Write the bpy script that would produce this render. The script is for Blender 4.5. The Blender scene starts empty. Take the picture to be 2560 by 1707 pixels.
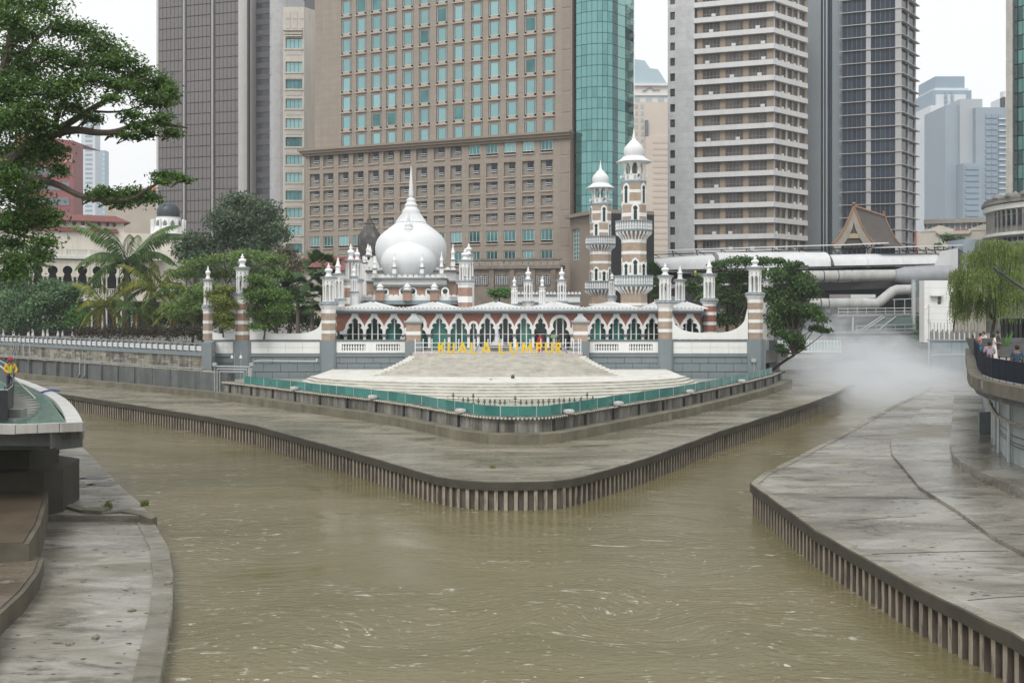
import bpy, bmesh, math, random
from mathutils import Vector, Matrix
R = math.radians
PI = math.pi
rnd = random.Random(11)
SC = bpy.context.scene
COL = SC.collection
# ------------------------------------------------------------------ camera
F = 2489.0      # focal length in pixels of the 2560 px wide photograph (35 mm lens)
HZ = 765.0      # horizon row
CH = 9.0        # camera height above the river
cam = bpy.data.cameras.new('camera')
cam.lens = F / 2560 * 36
cam.sensor_width = 36
cam.shift_y = -(853.5 - HZ) / 2560
cam.clip_end = 6000
camo = bpy.data.objects.new('camera', cam)
COL.objects.link(camo)
camo.location = (0, 0, CH)
camo.rotation_euler = (R(90), 0, 0)
SC.camera = camo
# ------------------------------------------------------------------ sky, sun, exposure (bright overcast)
world = bpy.data.worlds.new('World')
SC.world = world
world.use_nodes = True
nt = world.node_tree
nt.nodes.clear()
sky = nt.nodes.new('ShaderNodeTexSky')
sky.sky_type = 'NISHITA'
sky.sun_disc = False
sky.sun_elevation = R(50)
sky.sun_rotation = R(200)
sky.air_density = 1.0
sky.dust_density = 5.0
sky.ozone_density = 1.0
hs = nt.nodes.new('ShaderNodeHueSaturation')
hs.inputs['Saturation'].default_value = 0.10
nt.links.new(sky.outputs[0], hs.inputs['Color'])
cl = nt.nodes.new('ShaderNodeMix')          # an even cloud layer over the clear sky
cl.data_type = 'RGBA'
cl.inputs[0].default_value = 0.93
nt.links.new(hs.outputs[0], cl.inputs[6])
cl.inputs[7].default_value = (10.3, 10.45, 10.55, 1)
bg = nt.nodes.new('ShaderNodeBackground')
bg.inputs['Strength'].default_value = 0.082
nt.links.new(cl.outputs[2], bg.inputs['Color'])
wo = nt.nodes.new('ShaderNodeOutputWorld')
nt.links.new(bg.outputs[0], wo.inputs['Surface'])
sun = bpy.data.lights.new('sun', 'SUN')
sun.energy = 1.5
sun.angle = R(25)
sun.color = (1.0, 0.97, 0.93)
suno = bpy.data.objects.new('sun', sun)
COL.objects.link(suno)
suno.location = (0, 0, 80)
suno.rotation_euler = (R(40), 0, R(-20))
SC.view_settings.view_transform = 'Standard'
SC.view_settings.look = 'None'
SC.view_settings.gamma = 1
SC.view_settings.exposure = 0.36
SC.cycles.use_denoising = True
SC.cycles.max_bounces = 6
SC.cycles.diffuse_bounces = 3
SC.cycles.glossy_bounces = 3
SC.cycles.transmission_bounces = 4
SC.cycles.transparent_max_bounces = 8
SC.cycles.volume_bounces = 3
SC.cycles.caustics_reflective = False
SC.cycles.caustics_refractive = False

# ------------------------------------------------------------------ pixel -> place
def W(px, py, Y):
    return Vector(((px - 1280) * Y / F, Y, CH - (py - HZ) * Y / F))
def G(px, py, z):
    Y = F * (CH - z) / (py - HZ)
    return ((px - 1280) * Y / F, Y)
def XX(px, Y): return (px - 1280) * Y / F
def ZZ(py, Y): return CH - (py - HZ) * Y / F

# ------------------------------------------------------------------ mesh builder
class MB:
    def __init__(s):
        s.v = []; s.f = []; s.m = []
    def add(s, vs, fs, mi=0):
        b = len(s.v)
        s.v.extend([tuple(p) for p in vs])
        for f in fs:
            s.f.append(tuple(i + b for i in f)); s.m.append(mi)
        return s
    def box(s, x0, x1, y0, y1, z0, z1, mi=0):
        if x0 > x1: x0, x1 = x1, x0
        if y0 > y1: y0, y1 = y1, y0
        if z0 > z1: z0, z1 = z1, z0
        v = [(x0,y0,z0),(x1,y0,z0),(x1,y1,z0),(x0,y1,z0),(x0,y0,z1),(x1,y0,z1),(x1,y1,z1),(x0,y1,z1)]
        return s.add(v, [(3,2,1,0),(4,5,6,7),(0,1,5,4),(1,2,6,5),(2,3,7,6),(3,0,4,7)], mi)
    def prism(s, poly, z0, z1, mi=0):
        a = sum(poly[i][0]*poly[(i+1)%len(poly)][1] - poly[(i+1)%len(poly)][0]*poly[i][1] for i in range(len(poly)))
        if a < 0: poly = poly[::-1]
        n = len(poly)
        v = [(p[0],p[1],z0) for p in poly] + [(p[0],p[1],z1) for p in poly]
        f = [tuple(range(n-1,-1,-1)), tuple(range(n,2*n))] + [(i,(i+1)%n,n+(i+1)%n,n+i) for i in range(n)]
        return s.add(v, f, mi)
    def prismy(s, poly, y0, y1, mi=0):          # outline in x,z extruded along y
        a = sum(poly[i][0]*poly[(i+1)%len(poly)][1] - poly[(i+1)%len(poly)][0]*poly[i][1] for i in range(len(poly)))
        if a < 0: poly = poly[::-1]
        n = len(poly)
        v = [(p[0],y0,p[1]) for p in poly] + [(p[0],y1,p[1]) for p in poly]
        f = [tuple(range(n)), tuple(range(2*n-1,n-1,-1))] + [((i+1)%n,i,n+i,n+(i+1)%n) for i in range(n)]
        return s.add(v, f, mi)
    def lathe(s, prof, n=16, cx=0, cy=0, mi=0, a0=0.0, sx=1, sy=1):
        v = []; f = []
        m = len(prof)
        for (r, z) in prof:
            for k in range(n):
                a = a0 + 2*PI*k/n
                v.append((cx + sx*r*math.cos(a), cy + sy*r*math.sin(a), z))
        for i in range(m-1):
            for k in range(n):
                f.append((i*n+k, i*n+(k+1)%n, (i+1)*n+(k+1)%n, (i+1)*n+k))
        if prof[0][0] > 1e-4: f.append(tuple(range(n-1,-1,-1)))
        if prof[-1][0] > 1e-4: f.append(tuple(range((m-1)*n, m*n)))
        if prof[0][1] > prof[-1][1]:
            f = [t[::-1] for t in f]
        return s.add(v, f, mi)
    def tube(s, pts, r, n=6, mi=0, cap=True):
        pts = [Vector(p) for p in pts]
        m = len(pts)
        rs = r if isinstance(r, (list, tuple)) else [r]*m
        v = []; f = []
        up = Vector((0,0,1))
        prev = None
        for i, p in enumerate(pts):
            t = (pts[min(i+1,m-1)] - pts[max(i-1,0)])
            if t.length < 1e-6: t = Vector((0,0,1))
            t.normalize()
            if prev is None:
                a = t.cross(up)
                if a.length < 1e-3: a = t.cross(Vector((1,0,0)))
            else:
                a = prev - t*prev.dot(t)
                if a.length < 1e-4: a = t.cross(up)
            a.normalize(); prev = a
            b = t.cross(a)
            for k in range(n):
                an = 2*PI*k/n
                v.append(p + (a*math.cos(an) + b*math.sin(an))*rs[i])
        for i in range(m-1):
            for k in range(n):
                f.append((i*n+k, (i+1)*n+k, (i+1)*n+(k+1)%n, i*n+(k+1)%n))
        if cap:
            f.append(tuple(range(n))); f.append(tuple(range(m*n-1,(m-1)*n-1,-1)))
        return s.add(v, f, mi)
    def mesh(s, name, mats, smooth=False):
        me = bpy.data.meshes.new(name)
        me.from_pydata(s.v, [], s.f)
        if not isinstance(mats, (list, tuple)): mats = [mats]
        for m in mats: me.materials.append(m)
        if len(mats) > 1: me.polygons.foreach_set('material_index', s.m)
        if smooth:
            me.polygons.foreach_set('use_smooth', [True]*len(me.polygons))
            me.update()
            me.set_sharp_from_angle(angle=smooth if smooth is not True else 0.7)
        me.update()
        return me
    def build(s, name, mats, parent=None, loc=(0,0,0), rz=0, smooth=False, **kw):
        return put(name, s.mesh(name, mats, smooth), parent, loc, rz, **kw)

def put(name, me, parent=None, loc=(0,0,0), rz=0, rot=None, sc=None, label=None, cat=None, group=None, kind=None):
    o = bpy.data.objects.new(name, me)
    COL.objects.link(o)
    if parent: o.parent = parent
    o.location = loc
    o.rotation_euler = rot if rot else (0,0,rz)
    if sc: o.scale = sc
    tag(o, label, cat, group, kind)
    return o
def tag(o, label=None, cat=None, group=None, kind=None):
    if label: o['label'] = label
    if cat: o['category'] = cat
    if group: o['group'] = group
    if kind: o['kind'] = kind
    return o
def thing(name, label, cat, loc=(0,0,0), rz=0, group=None):
    return put(name, None, None, loc, rz, label=label, cat=cat, group=group)
def copy_tree(o, parent=None):
    c = o.copy(); COL.objects.link(c); c.parent = parent
    for ch in o.children: copy_tree(ch, c)
    return c
def offset(path, d):
    """offset an open 2d polyline to its left by d"""
    out = []
    n = len(path)
    for i in range(n):
        a = Vector(path[max(i-1,0)]); b = Vector(path[min(i+1,n-1)])
        t = (b-a).normalized()
        out.append((path[i][0]-t.y*d, path[i][1]+t.x*d))
    return out
def ribbon(path, d0, d1):
    return offset(path, d0) + offset(path, d1)[::-1]
def resample(path, step):
    P = [Vector(p) for p in path]
    out = [P[0].copy()]; acc = 0.0
    for i in range(len(P)-1):
        seg = P[i+1]-P[i]; L = seg.length; d = step-acc
        while d <= L:
            out.append(P[i]+seg*(d/L)); d += step
        acc = (acc+L) % step
    return out
def smoothpath(path, it=2):
    for _ in range(it):
        q = [path[0]]
        for a, b in zip(path[:-1], path[1:]):
            q.append(tuple(a[k]*.75+b[k]*.25 for k in range(len(a))))
            q.append(tuple(a[k]*.25+b[k]*.75 for k in range(len(a))))
        q.append(path[-1]); path = q
    return path

# ------------------------------------------------------------------ procedural materials
MATS = {}
def nodes(name):
    m = bpy.data.materials.new(name); m.use_nodes = True
    t = m.node_tree
    return m, t, t.nodes['Principled BSDF']
def mixc(t, fac, a, b, blend='MIX'):
    n = t.nodes.new('ShaderNodeMix'); n.data_type = 'RGBA'; n.blend_type = blend
    for sock, val in ((n.inputs[0], fac), (n.inputs[6], a), (n.inputs[7], b)):
        if hasattr(val, 'is_linked') or hasattr(val, 'links'): t.links.new(val, sock)
        elif isinstance(val, (tuple, list)): sock.default_value = (*val[:3], 1)
        else: sock.default_value = val
    return n.outputs[2]
def coords(t, space, scale=(1,1,1)):
    if space == 'world':
        g = t.nodes.new('ShaderNodeNewGeometry'); out = g.outputs['Position']
    else:
        g = t.nodes.new('ShaderNodeTexCoord'); out = g.outputs['Object']
    mp = t.nodes.new('ShaderNodeMapping'); mp.inputs['Scale'].default_value = scale
    t.links.new(out, mp.inputs['Vector'])
    return mp.outputs[0]
def noise(t, vec, scale, detail=4, rough=.6, dist=0):
    n = t.nodes.new('ShaderNodeTexNoise')
    n.inputs['Scale'].default_value = scale; n.inputs['Detail'].default_value = detail
    n.inputs['Roughness'].default_value = rough; n.inputs['Distortion'].default_value = dist
    t.links.new(vec, n.inputs['Vector'])
    return n.outputs['Fac']
def ramp(t, fac, stops):
    r = t.nodes.new('ShaderNodeValToRGB')
    while len(r.color_ramp.elements) > 2: r.color_ramp.elements.remove(r.color_ramp.elements[0])
    for i, (p, c) in enumerate(stops):
        e = r.color_ramp.elements[i] if i < 2 else r.color_ramp.elements.new(p)
        e.position = p
        c = c if isinstance(c, (tuple, list)) else (c, c, c)
        e.color = (*c[:3], 1)
    t.links.new(fac, r.inputs[0])
    return r.outputs[0]
def bump(t, b, h, strength=.3, dist=.02):
    n = t.nodes.new('ShaderNodeBump'); n.inputs['Strength'].default_value = strength
    n.inputs['Distance'].default_value = dist
    t.links.new(h, n.inputs['Height']); t.links.new(n.outputs[0], b.inputs['Normal'])
def M(name, col, rough=.7, var=.12, scale=1.5, bmp=0.0, bscale=20, bdist=.02, streak=0.0, dirt=(.06,.055,.045), sscale=(1.2,1.2,.12),
      metal=0.0, spec=.5, lo=.45, hi=.72, space='world'):
    """painted or plain surface: mottled colour, optional run-off stains and fine relief"""
    if name in MATS: return MATS[name]
    m, t, b = nodes(name)
    v = coords(t, space)
    f = noise(t, v, scale, 5, .62)
    c = ramp(t, f, [(.3, tuple(x*(1-var) for x in col)), (.7, tuple(min(x*(1+var),1) for x in col))])
    if streak > 0:
        sv = coords(t, space, sscale)
        sf = noise(t, sv, 1.0, 6, .7)
        k = ramp(t, sf, [(lo, 0.0), (hi, streak)])
        c = mixc(t, k, c, dirt)
    t.links.new(c, b.inputs['Base Color'])
    b.inputs['Roughness'].default_value = rough
    b.inputs['Metallic'].default_value = metal
    b.inputs['Specular IOR Level'].default_value = spec
    if bmp > 0: bump(t, b, noise(t, v, bscale, 4, .6), bmp, bdist)
    MATS[name] = m
    return m
def MBRICK(name, c1, c2, mortar, bw=.22, bh=.075, ms=.012, rough=.85, streak=.0, dirt=(.05,.045,.04), bmp=.35, space='object', off=.5, squash=1.0, var=.25):
    if name in MATS: return MATS[name]
    m, t, b = nodes(name)
    v = coords(t, space)
    sp = t.nodes.new('ShaderNodeSeparateXYZ'); t.links.new(v, sp.inputs[0])
    ad = t.nodes.new('ShaderNodeMath'); ad.operation = 'ADD'
    t.links.new(sp.outputs[0], ad.inputs[0]); t.links.new(sp.outputs[1], ad.inputs[1])
    cb = t.nodes.new('ShaderNodeCombineXYZ')
    t.links.new(ad.outputs[0], cb.inputs[0]); t.links.new(sp.outputs[2], cb.inputs[1])
    br = t.nodes.new('ShaderNodeTexBrick')
    br.inputs['Scale'].default_value = 1.0
    br.inputs['Brick Width'].default_value = bw; br.inputs['Row Height'].default_value = bh
    br.inputs['Mortar Size'].default_value = ms; br.inputs['Mortar Smooth'].default_value = .2
    br.offset = off
    br.inputs['Color1'].default_value = (*c1, 1); br.inputs['Color2'].default_value = (*c2, 1); br.inputs['Mortar'].default_value = (*mortar, 1)
    t.links.new(cb.outputs[0], br.inputs['Vector'])
    wv = coords(t, 'world')
    f = noise(t, wv, .8, 6, .7)
    c = mixc(t, 1.0, br.outputs['Color'], ramp(t, f, [(.3, 1-var), (.7, 1.0+0*var)]), 'MULTIPLY')
    if streak > 0:
        k = ramp(t, noise(t, coords(t, 'world', (1.1,1.1,.14)), 1.0, 6, .7), [(.45, 0.0), (.72, streak)])
        c = mixc(t, k, c, dirt)
    t.links.new(c, b.inputs['Base Color'])
    b.inputs['Roughness'].default_value = rough
    iv = t.nodes.new('ShaderNodeMath'); iv.operation = 'SUBTRACT'; iv.inputs[0].default_value = 1
    t.links.new(br.outputs['Fac'], iv.inputs[1])
    bump(t, b, iv.outputs[0], bmp, .02)
    MATS[name] = m
    return m
def MGLASS(name, col, rough=.06, var=.3, scale=.15, spec=.8, metal=0.0, wob=.0):
    """dark coated window glass: tinted body under a mirror-like surface"""
    if name in MATS: return MATS[name]
    m, t, b = nodes(name)
    v = coords(t, 'world')
    f = noise(t, v, scale, 3, .5)
    t.links.new(ramp(t, f, [(.35, tuple(x*(1-var) for x in col)), (.65, tuple(min(1,x*(1+var)) for x in col))]), b.inputs['Base Color'])
    b.inputs['Roughness'].default_value = rough
    b.inputs['Specular IOR Level'].default_value = spec
    b.inputs['Metallic'].default_value = metal
    if wob: bump(t, b, noise(t, v, .5, 2, .5), wob, .3)
    MATS[name] = m
    return m
def MLEAF(name, c1, c2, c3=None, trans=.25):
    if name in MATS: return MATS[name]
    m, t, b = nodes(name)
    g = t.nodes.new('ShaderNodeNewGeometry')
    stops = [(0.0, c1), (.75, c2)] + ([(1.0, c3)] if c3 else [])
    c = ramp(t, g.outputs['Random Per Island'], stops)
    f = noise(t, g.outputs['Position'], .5, 3, .5)
    c = mixc(t, 1.0, c, ramp(t, f, [(.3, .7), (.7, 1.15)]), 'MULTIPLY')
    t.links.new(c, b.inputs['Base Color'])
    b.inputs['Roughness'].default_value = .5
    b.inputs['Specular IOR Level'].default_value = .35
    tr = t.nodes.new('ShaderNodeBsdfTranslucent'); t.links.new(c, tr.inputs['Color'])
    ms = t.nodes.new('ShaderNodeMixShader'); ms.inputs[0].default_value = trans
    t.links.new(b.outputs[0], ms.inputs[1]); t.links.new(tr.outputs[0], ms.inputs[2])
    out = t.nodes['Material Output']; t.links.new(ms.outputs[0], out.inputs['Surface'])
    MATS[name] = m
    return m

# shared palette
WHITE = M('white_paint', (.78,.78,.76), .6, .04, .8, streak=.22, dirt=(.42,.41,.38), lo=.5, hi=.8)
WHITE2 = M('white_paint_plain', (.80,.80,.79), .55, .03)
GREYP = M('grey_paint', (.20,.235,.25), .55, .06, .7, streak=.3, dirt=(.13,.15,.16))
GREYD = M('grey_trim', (.16,.18,.19), .6, .12, 2.0)
BLUEG = M('blue_grey_trim', (.24,.31,.34), .6, .12, 2.0)
STEEL = M('steel_rail', (.50,.53,.53), .4, .05, metal=.3)
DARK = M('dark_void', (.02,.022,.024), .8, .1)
DSTEEL = M('dark_steel', (.05,.055,.06), .5, .1, metal=.2)
BRICKT = MBRICK('tan_brick', (.47,.345,.25), (.35,.25,.18), (.50,.43,.36), streak=.15, bmp=.3, ms=.012)
BRICKR = MBRICK('red_brick', (.40,.135,.09), (.29,.10,.07), (.36,.24,.19), streak=.1, bmp=.3, ms=.010)
BRICKM = MBRICK('mixed_brick', (.46,.27,.19), (.33,.18,.125), (.46,.36,.30), streak=.15, bmp=.3)

# flat building lettering, one mesh per character (made first, while the scene is still small)
GLYPH = {}
_m = M('band_letter',(.16,.155,.15),.7,.1)
_c = []
for _ch in sorted(set('ORIENTALBUILDING')):
    cu = bpy.data.curves.new('lettering','FONT'); cu.body = _ch; cu.size = .62; cu.extrude = .03; cu.align_x = 'CENTER'
    o_ = bpy.data.objects.new('lettering', cu); COL.objects.link(o_); _c.append((_ch,o_))
bpy.context.view_layer.update()
_dg = bpy.context.evaluated_depsgraph_get()
for _ch,o_ in _c:
    GLYPH[_ch] = bpy.data.meshes.new_from_object(o_.evaluated_get(_dg)); GLYPH[_ch].materials.clear(); GLYPH[_ch].materials.append(_m)
for _ch,o_ in _c: bpy.data.objects.remove(o_)
# ================================================================== river, banks, platforms
def water_mat():
    m, t, b = nodes('river_water')
    L = t.links.new
    def math_(op, x, y=None):
        n = t.nodes.new('ShaderNodeMath'); n.operation = op
        for i, q in enumerate((x, y)):
            if q is None: continue
            if hasattr(q, 'links'): L(q, n.inputs[i])
            else: n.inputs[i].default_value = q
        return n.outputs[0]
    mul = lambda x, y: math_('MULTIPLY', x, y)
    add = lambda x, y: math_('ADD', x, y)
    # eddies where the two rivers meet: the ripple pattern is wound up round a few centres
    g = t.nodes.new('ShaderNodeNewGeometry'); vec = g.outputs['Position']
    for (cx, cy, rad, ang) in ((2.3,29.3,1.8,1.5),(5.4,27.2,1.5,-1.2),(4.6,33.5,2.2,.8),(-4.5,27.5,2.5,.7),(-6.5,37.0,3.0,-.6),(7.0,41,2.4,.7)):
        d = t.nodes.new('ShaderNodeVectorMath'); d.operation = 'DISTANCE'; L(vec, d.inputs[0]); d.inputs[1].default_value = (cx,cy,0)
        q = math_('DIVIDE', d.outputs['Value'], rad); q = mul(q, q); q = math_('MULTIPLY', q, -1.0); e = math_('EXPONENT', q); an = mul(e, ang)
        r = t.nodes.new('ShaderNodeVectorRotate'); r.rotation_type = 'Z_AXIS'; L(vec, r.inputs['Vector']); r.inputs['Center'].default_value = (cx,cy,0); L(an, r.inputs['Angle'])
        vec = r.outputs[0]
    def sc(s_):
        mp = t.nodes.new('ShaderNodeMapping'); mp.inputs['Scale'].default_value = s_; L(vec, mp.inputs['Vector']); return mp.outputs[0]
    f = noise(t, sc((.05,.09,1)), 1.0, 4, .55, .6)
    c = ramp(t, f, [(.30, (.128,.116,.054)), (.52, (.168,.145,.076)), (.75, (.205,.170,.098))])
    pt = noise(t, sc((.055,.075,1)), 1.0, 3, .5, 1.2)             # rougher and calmer water
    fl = noise(t, sc((.55,2.1,1)), 1.0, 7, .74, 1.3)              # long foam-like streaks: sky glints put into the colour
    f2 = noise(t, sc((1.6,4.5,1)), 1.3, 5, .7, .8)                # small flecks: sparkle put into the colour
    patch = ramp(t, pt, [(.40, 0.0), (.52, 1.0)])
    fm = math_('MAXIMUM', mul(ramp(t, fl, [(.60, 0.0), (.67, .8)]), patch), mul(ramp(t, f2, [(.63, 0.0), (.675, .9)]), patch))
    c = mixc(t, fm, c, (.60,.59,.52))
    L(c, b.inputs['Base Color'])
    b.inputs['IOR'].default_value = 1.42
    L(ramp(t, pt, [(.35, .04), (.7, .09)]), b.inputs['Roughness'])
    fine = noise(t, sc((1.0,2.2,1)), 2.6, 5, .62, .4)
    mid = noise(t, sc((.6,1.5,1)), .8, 4, .55, 1.0)
    big = noise(t, sc((.6,1,1)), .16, 3, .5, 1.5)
    amp = ramp(t, pt, [(.36, .10), (.62, 1.0)])
    h = add(add(mul(mul(fine, amp), .060), mul(mul(mid, ramp(t, pt, [(.3,.3),(.7,1.0)])), .05)), mul(big, .10))
    bn = t.nodes.new('ShaderNodeBump'); bn.inputs['Strength'].default_value = 1.0; bn.inputs['Distance'].default_value = 1.0
    L(h, bn.inputs['Height']); L(bn.outputs[0], b.inputs['Normal'])
    return m
WATER = water_mat()
MB().add([(-260,-60,0),(260,-60,0),(260,260,0),(-260,260,0)], [(0,1,2,3)]).build('river', WATER, kind='structure')

def wet_mat(name, base, mud, silt, wetlo=.42, wethi=.6, sx=(.13,.34,1)):
    m, t, b = nodes(name)
    v = coords(t, 'world')
    f1 = noise(t, coords(t, 'world', sx), 1.0, 6, .65, .8)
    f2 = noise(t, coords(t, 'world', (.38,.95,1)), 1.0, 7, .74, 1.3)
    c = ramp(t, f1, [(.36, mud), (.5, base), (.63, silt)])
    c = mixc(t, ramp(t, f2, [(.53, 0.0), (.66, .85)]), c, tuple(x*.40 for x in mud))
    c = mixc(t, ramp(t, noise(t, coords(t, 'world', (.5,.9,1)), .55, 8, .75, .6), [(.56, 0.0), (.64, .6)]), c, tuple(x*.55 for x in mud))
    c = mixc(t, ramp(t, noise(t, coords(t, 'world', (.35,1.0,1)), 1.3, 7, .72, 1.0), [(.60, 0.0), (.68, .55)]), c, tuple(min(1,x*1.5) for x in silt))
    c = mixc(t, ramp(t, noise(t, v, 3.5, 6, .7), [(.35, .25), (.65, 0.0)]), c, tuple(x*.6 for x in base))
    t.links.new(c, b.inputs['Base Color'])
    w = noise(t, coords(t, 'world', (.09,.30,1)), 1.0, 6, .66, .7)
    t.links.new(ramp(t, w, [(wetlo, .07), (wethi, .55)]), b.inputs['Roughness'])
    b.inputs['Specular IOR Level'].default_value = .6
    bump(t, b, noise(t, coords(t, 'world', (1,2.2,1)), 4.0, 6, .65), .25, .05)
    return m
WETC = wet_mat('silted_concrete', (.225,.203,.150), (.145,.128,.088), (.29,.27,.215))
WETR = wet_mat('wet_concrete', (.235,.22,.182), (.135,.122,.092), (.34,.325,.285), .48, .60)
CAPB = M('capping_beam', (.062,.056,.042), .75, .25, 1.2, bmp=.4, bscale=6, streak=.5, dirt=(.04,.04,.03))
FOOT = M('mossy_footing', (.17,.16,.115), .8, .3, .8, bmp=.4, bscale=8, streak=.6, dirt=(.06,.062,.035))
CONC = M('stained_concrete', (.30,.29,.26), .8, .2, .9, bmp=.3, bscale=8, streak=.92, dirt=(.055,.05,.04), sscale=(1.6,1.6,.16), lo=.38, hi=.62)
CONCD = M('dark_concrete', (.13,.14,.14), .8, .22, .7, bmp=.3, bscale=8, streak=.7, dirt=(.05,.052,.05))
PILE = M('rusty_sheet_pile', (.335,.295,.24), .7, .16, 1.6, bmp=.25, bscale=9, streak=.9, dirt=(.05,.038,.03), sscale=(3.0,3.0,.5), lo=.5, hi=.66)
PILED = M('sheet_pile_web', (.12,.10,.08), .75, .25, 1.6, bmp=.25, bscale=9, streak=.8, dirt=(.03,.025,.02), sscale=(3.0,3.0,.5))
PAVE = M('city_paving', (.20,.195,.185), .85, .12, .3, bmp=.2, bscale=3)

# ground of the city beyond the river walls, one sheet to the horizon
BASE = [(-112,156),(-49.2,104.8),(-28.2,87.7),(-20.6,80),(-15.1,73.9),(-7.7,66.3),(-2.9,59.0),(-1.6,57.3),(0.0,56.6),(1.9,56.9),(3.2,58.6),(8.7,66.5),(12.2,71.2),(22.6,88.9),(26.6,98.0)]
g = MB()
g.prism([(-112,157),(-50,106.4),(-27.2,88.2),(-27.4,93.6),(23.6,93.6),(27.6,99.5),(30,112),(31,134),(1500,134),(1500,1500),(-1500,1500),(-1500,157)], 3.6, 4.7)
g.build('ground', PAVE, kind='structure')
MB().prism([(-1500,-200),(-24.5,-200),(-24.5,30),(-30,47),(-36,62),(-52,80),(-120,128),(-1500,150)], 1.2, 4.62).build('bank_left', PAVE, kind='structure')
MB().prism([(38,78),(50,104),(60,133),(1500,133),(1500,-200),(24,-200),(24,30),(26,44),(29,58)], 1.0, 5.4).build('bank_right', PAVE, kind='structure')

# ---- central platform
EDGE = [(-118,155),(-75,110.5),(-39.1*1.0,87.6),(-28.1,76.8),(-24.5,71.6)]
EDGE = [(-120,158),(-76,119),(-45,93.5)] + [G(px,py,1.25) for px,py in
        [(169,985.5),(370,1016),(510,1038),(638,1061),(766,1095.6),(908.6,1134.7),(1000,1161),(1060,1179),(1109,1192),(1160,1199),(1220,1202.5),(1279,1203.5),(1340,1203),(1399,1200),(1450,1189),(1525,1169),(1620,1140),(1702,1110),(1783,1080),(1909,1041),(2011,1009),(2080,984),(2110,967)]] + [(34.2,100),(33.6,106),(31.5,118),(31.5,133.5)]
plat = EDGE + [(26.6,133.5),(26.6,98.0)] + BASE[::-1][1:]
MB().prism(plat, -.6, 1.25).build('confluence_platform', WETC, kind='structure')

def sheet_wall(name, path, label, zt, ymax, limit=296):
    """capping beam on interlocking steel sheet piles, each pile a piece of its own"""
    t = thing(name, label, 'sheet piling', (path[0][0], path[0][1], 0))
    L = Vector((-path[0][0], -path[0][1], 0))
    c = MB()
    prof = [(-.16,zt-.02),(-.15,zt+.02),(.20,zt+.02),(.25,zt-.01),(.25,zt-.36),(.05,zt-.38)]
    fine = [tuple(p) for p in resample(path, .9)]
    offs = [offset(fine, -d) for d,_ in prof]
    n = len(fine)
    jit = [rnd.uniform(-.015,.015) for _ in range(n)]
    for k in range(len(prof)):
        for i in range(n): c.v.append((offs[k][i][0], offs[k][i][1], prof[k][1]+jit[i]))
    for k in range(len(prof)-1):
        for i in range(n-1):
            c.f.append((k*n+i, (k+1)*n+i, (k+1)*n+i+1, k*n+i+1)); c.m.append(1 if k == 1 else 0)
    c.build('capping_beam', [CAPB, WETC], t, loc=L)
    w = .215
    # a trough (outer pan with its two webs) and a flat inner pan
    outp = MB()
    def sheet(mb, pts, mi):
        v = []; f = []
        for x, y in pts: v += [(x,y,-.7),(x,y,zt-.30)]
        for i in range(len(pts)-1): f.append((2*i, 2*i+2, 2*i+3, 2*i+1))
        mb.add(v, f, mi)
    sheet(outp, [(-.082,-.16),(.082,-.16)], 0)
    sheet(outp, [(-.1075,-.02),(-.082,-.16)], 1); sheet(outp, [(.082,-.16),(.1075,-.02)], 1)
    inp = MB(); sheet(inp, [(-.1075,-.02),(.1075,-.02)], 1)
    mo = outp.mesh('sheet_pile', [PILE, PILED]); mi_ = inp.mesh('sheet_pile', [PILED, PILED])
    far = MB()
    P = resample(path, w)
    near = set(sorted(range(len(P)-1), key=lambda i: P[i].y if abs(P[i].x) < .62*P[i].y else 1e4)[:limit])
    for i in range(len(P)-1):
        a, b = P[i], P[i+1]; mid = (a+b)/2; d = (b-a)
        rz = math.atan2(d.y, d.x)
        src = mo if i % 2 else mi_
        off = rnd.uniform(-.012,.012)
        if i in near:
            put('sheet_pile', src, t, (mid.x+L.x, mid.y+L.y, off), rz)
        else:
            mb = outp if i % 2 else inp
            cs, sn = math.cos(rz), math.sin(rz)
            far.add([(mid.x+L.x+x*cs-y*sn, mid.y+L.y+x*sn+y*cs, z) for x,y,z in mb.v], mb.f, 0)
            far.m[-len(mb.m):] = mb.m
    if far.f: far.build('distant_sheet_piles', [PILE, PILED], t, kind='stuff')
    return t
pw = sheet_wall('sheet_pile_wall', EDGE, 'rusty sheet pile wall with dark capping beam around the central concrete point', 1.25, 74.0)

# ---- right platform
RE = [G(2720,1690,1.3), G(2560,1585,1.3), G(2297,1461,1.3), G(2056,1327,1.3), G(1889,1209,1.3), G(1915,1186,1.3), G(1989,1150,1.3), G(2117,1083,1.3), G(2231,1018,1.3), (37.7,90.4), (46,106), (58,133)]
CR = [G(2720,1500,1.3), G(2560,1392,1.3), G(2475,1345,1.3), G(2385,1278,1.3), G(2300,1225,1.3), G(2255,1170,1.3), G(2229,1140,1.3), G(2226,1108,1.3), G(2300,1030,1.3), G(2385,967,1.3), (52,106)]
MB().prism(RE[:-1] + CR[::-1], -.6, 1.30).build('riverside_slab', WETR, kind='structure')
INR = [(20,22),(21.5,40),(23.2,45.4),(25.2,55.4),(32,70),(42,86),(56,106)]
inner = MB(); inner.prism([(p[0]+.02,p[1]+.02) for p in CR] + INR[::-1], -.6, 1.43)
inner.build('riverside_upper_slab', WETR, kind='structure')
RP = RE[::-1]
sheet_wall('sheet_pile_wall', RP, 'sheet pile wall with tan ribs below the wet slab on the right bank', 1.30, 84.0)
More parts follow.
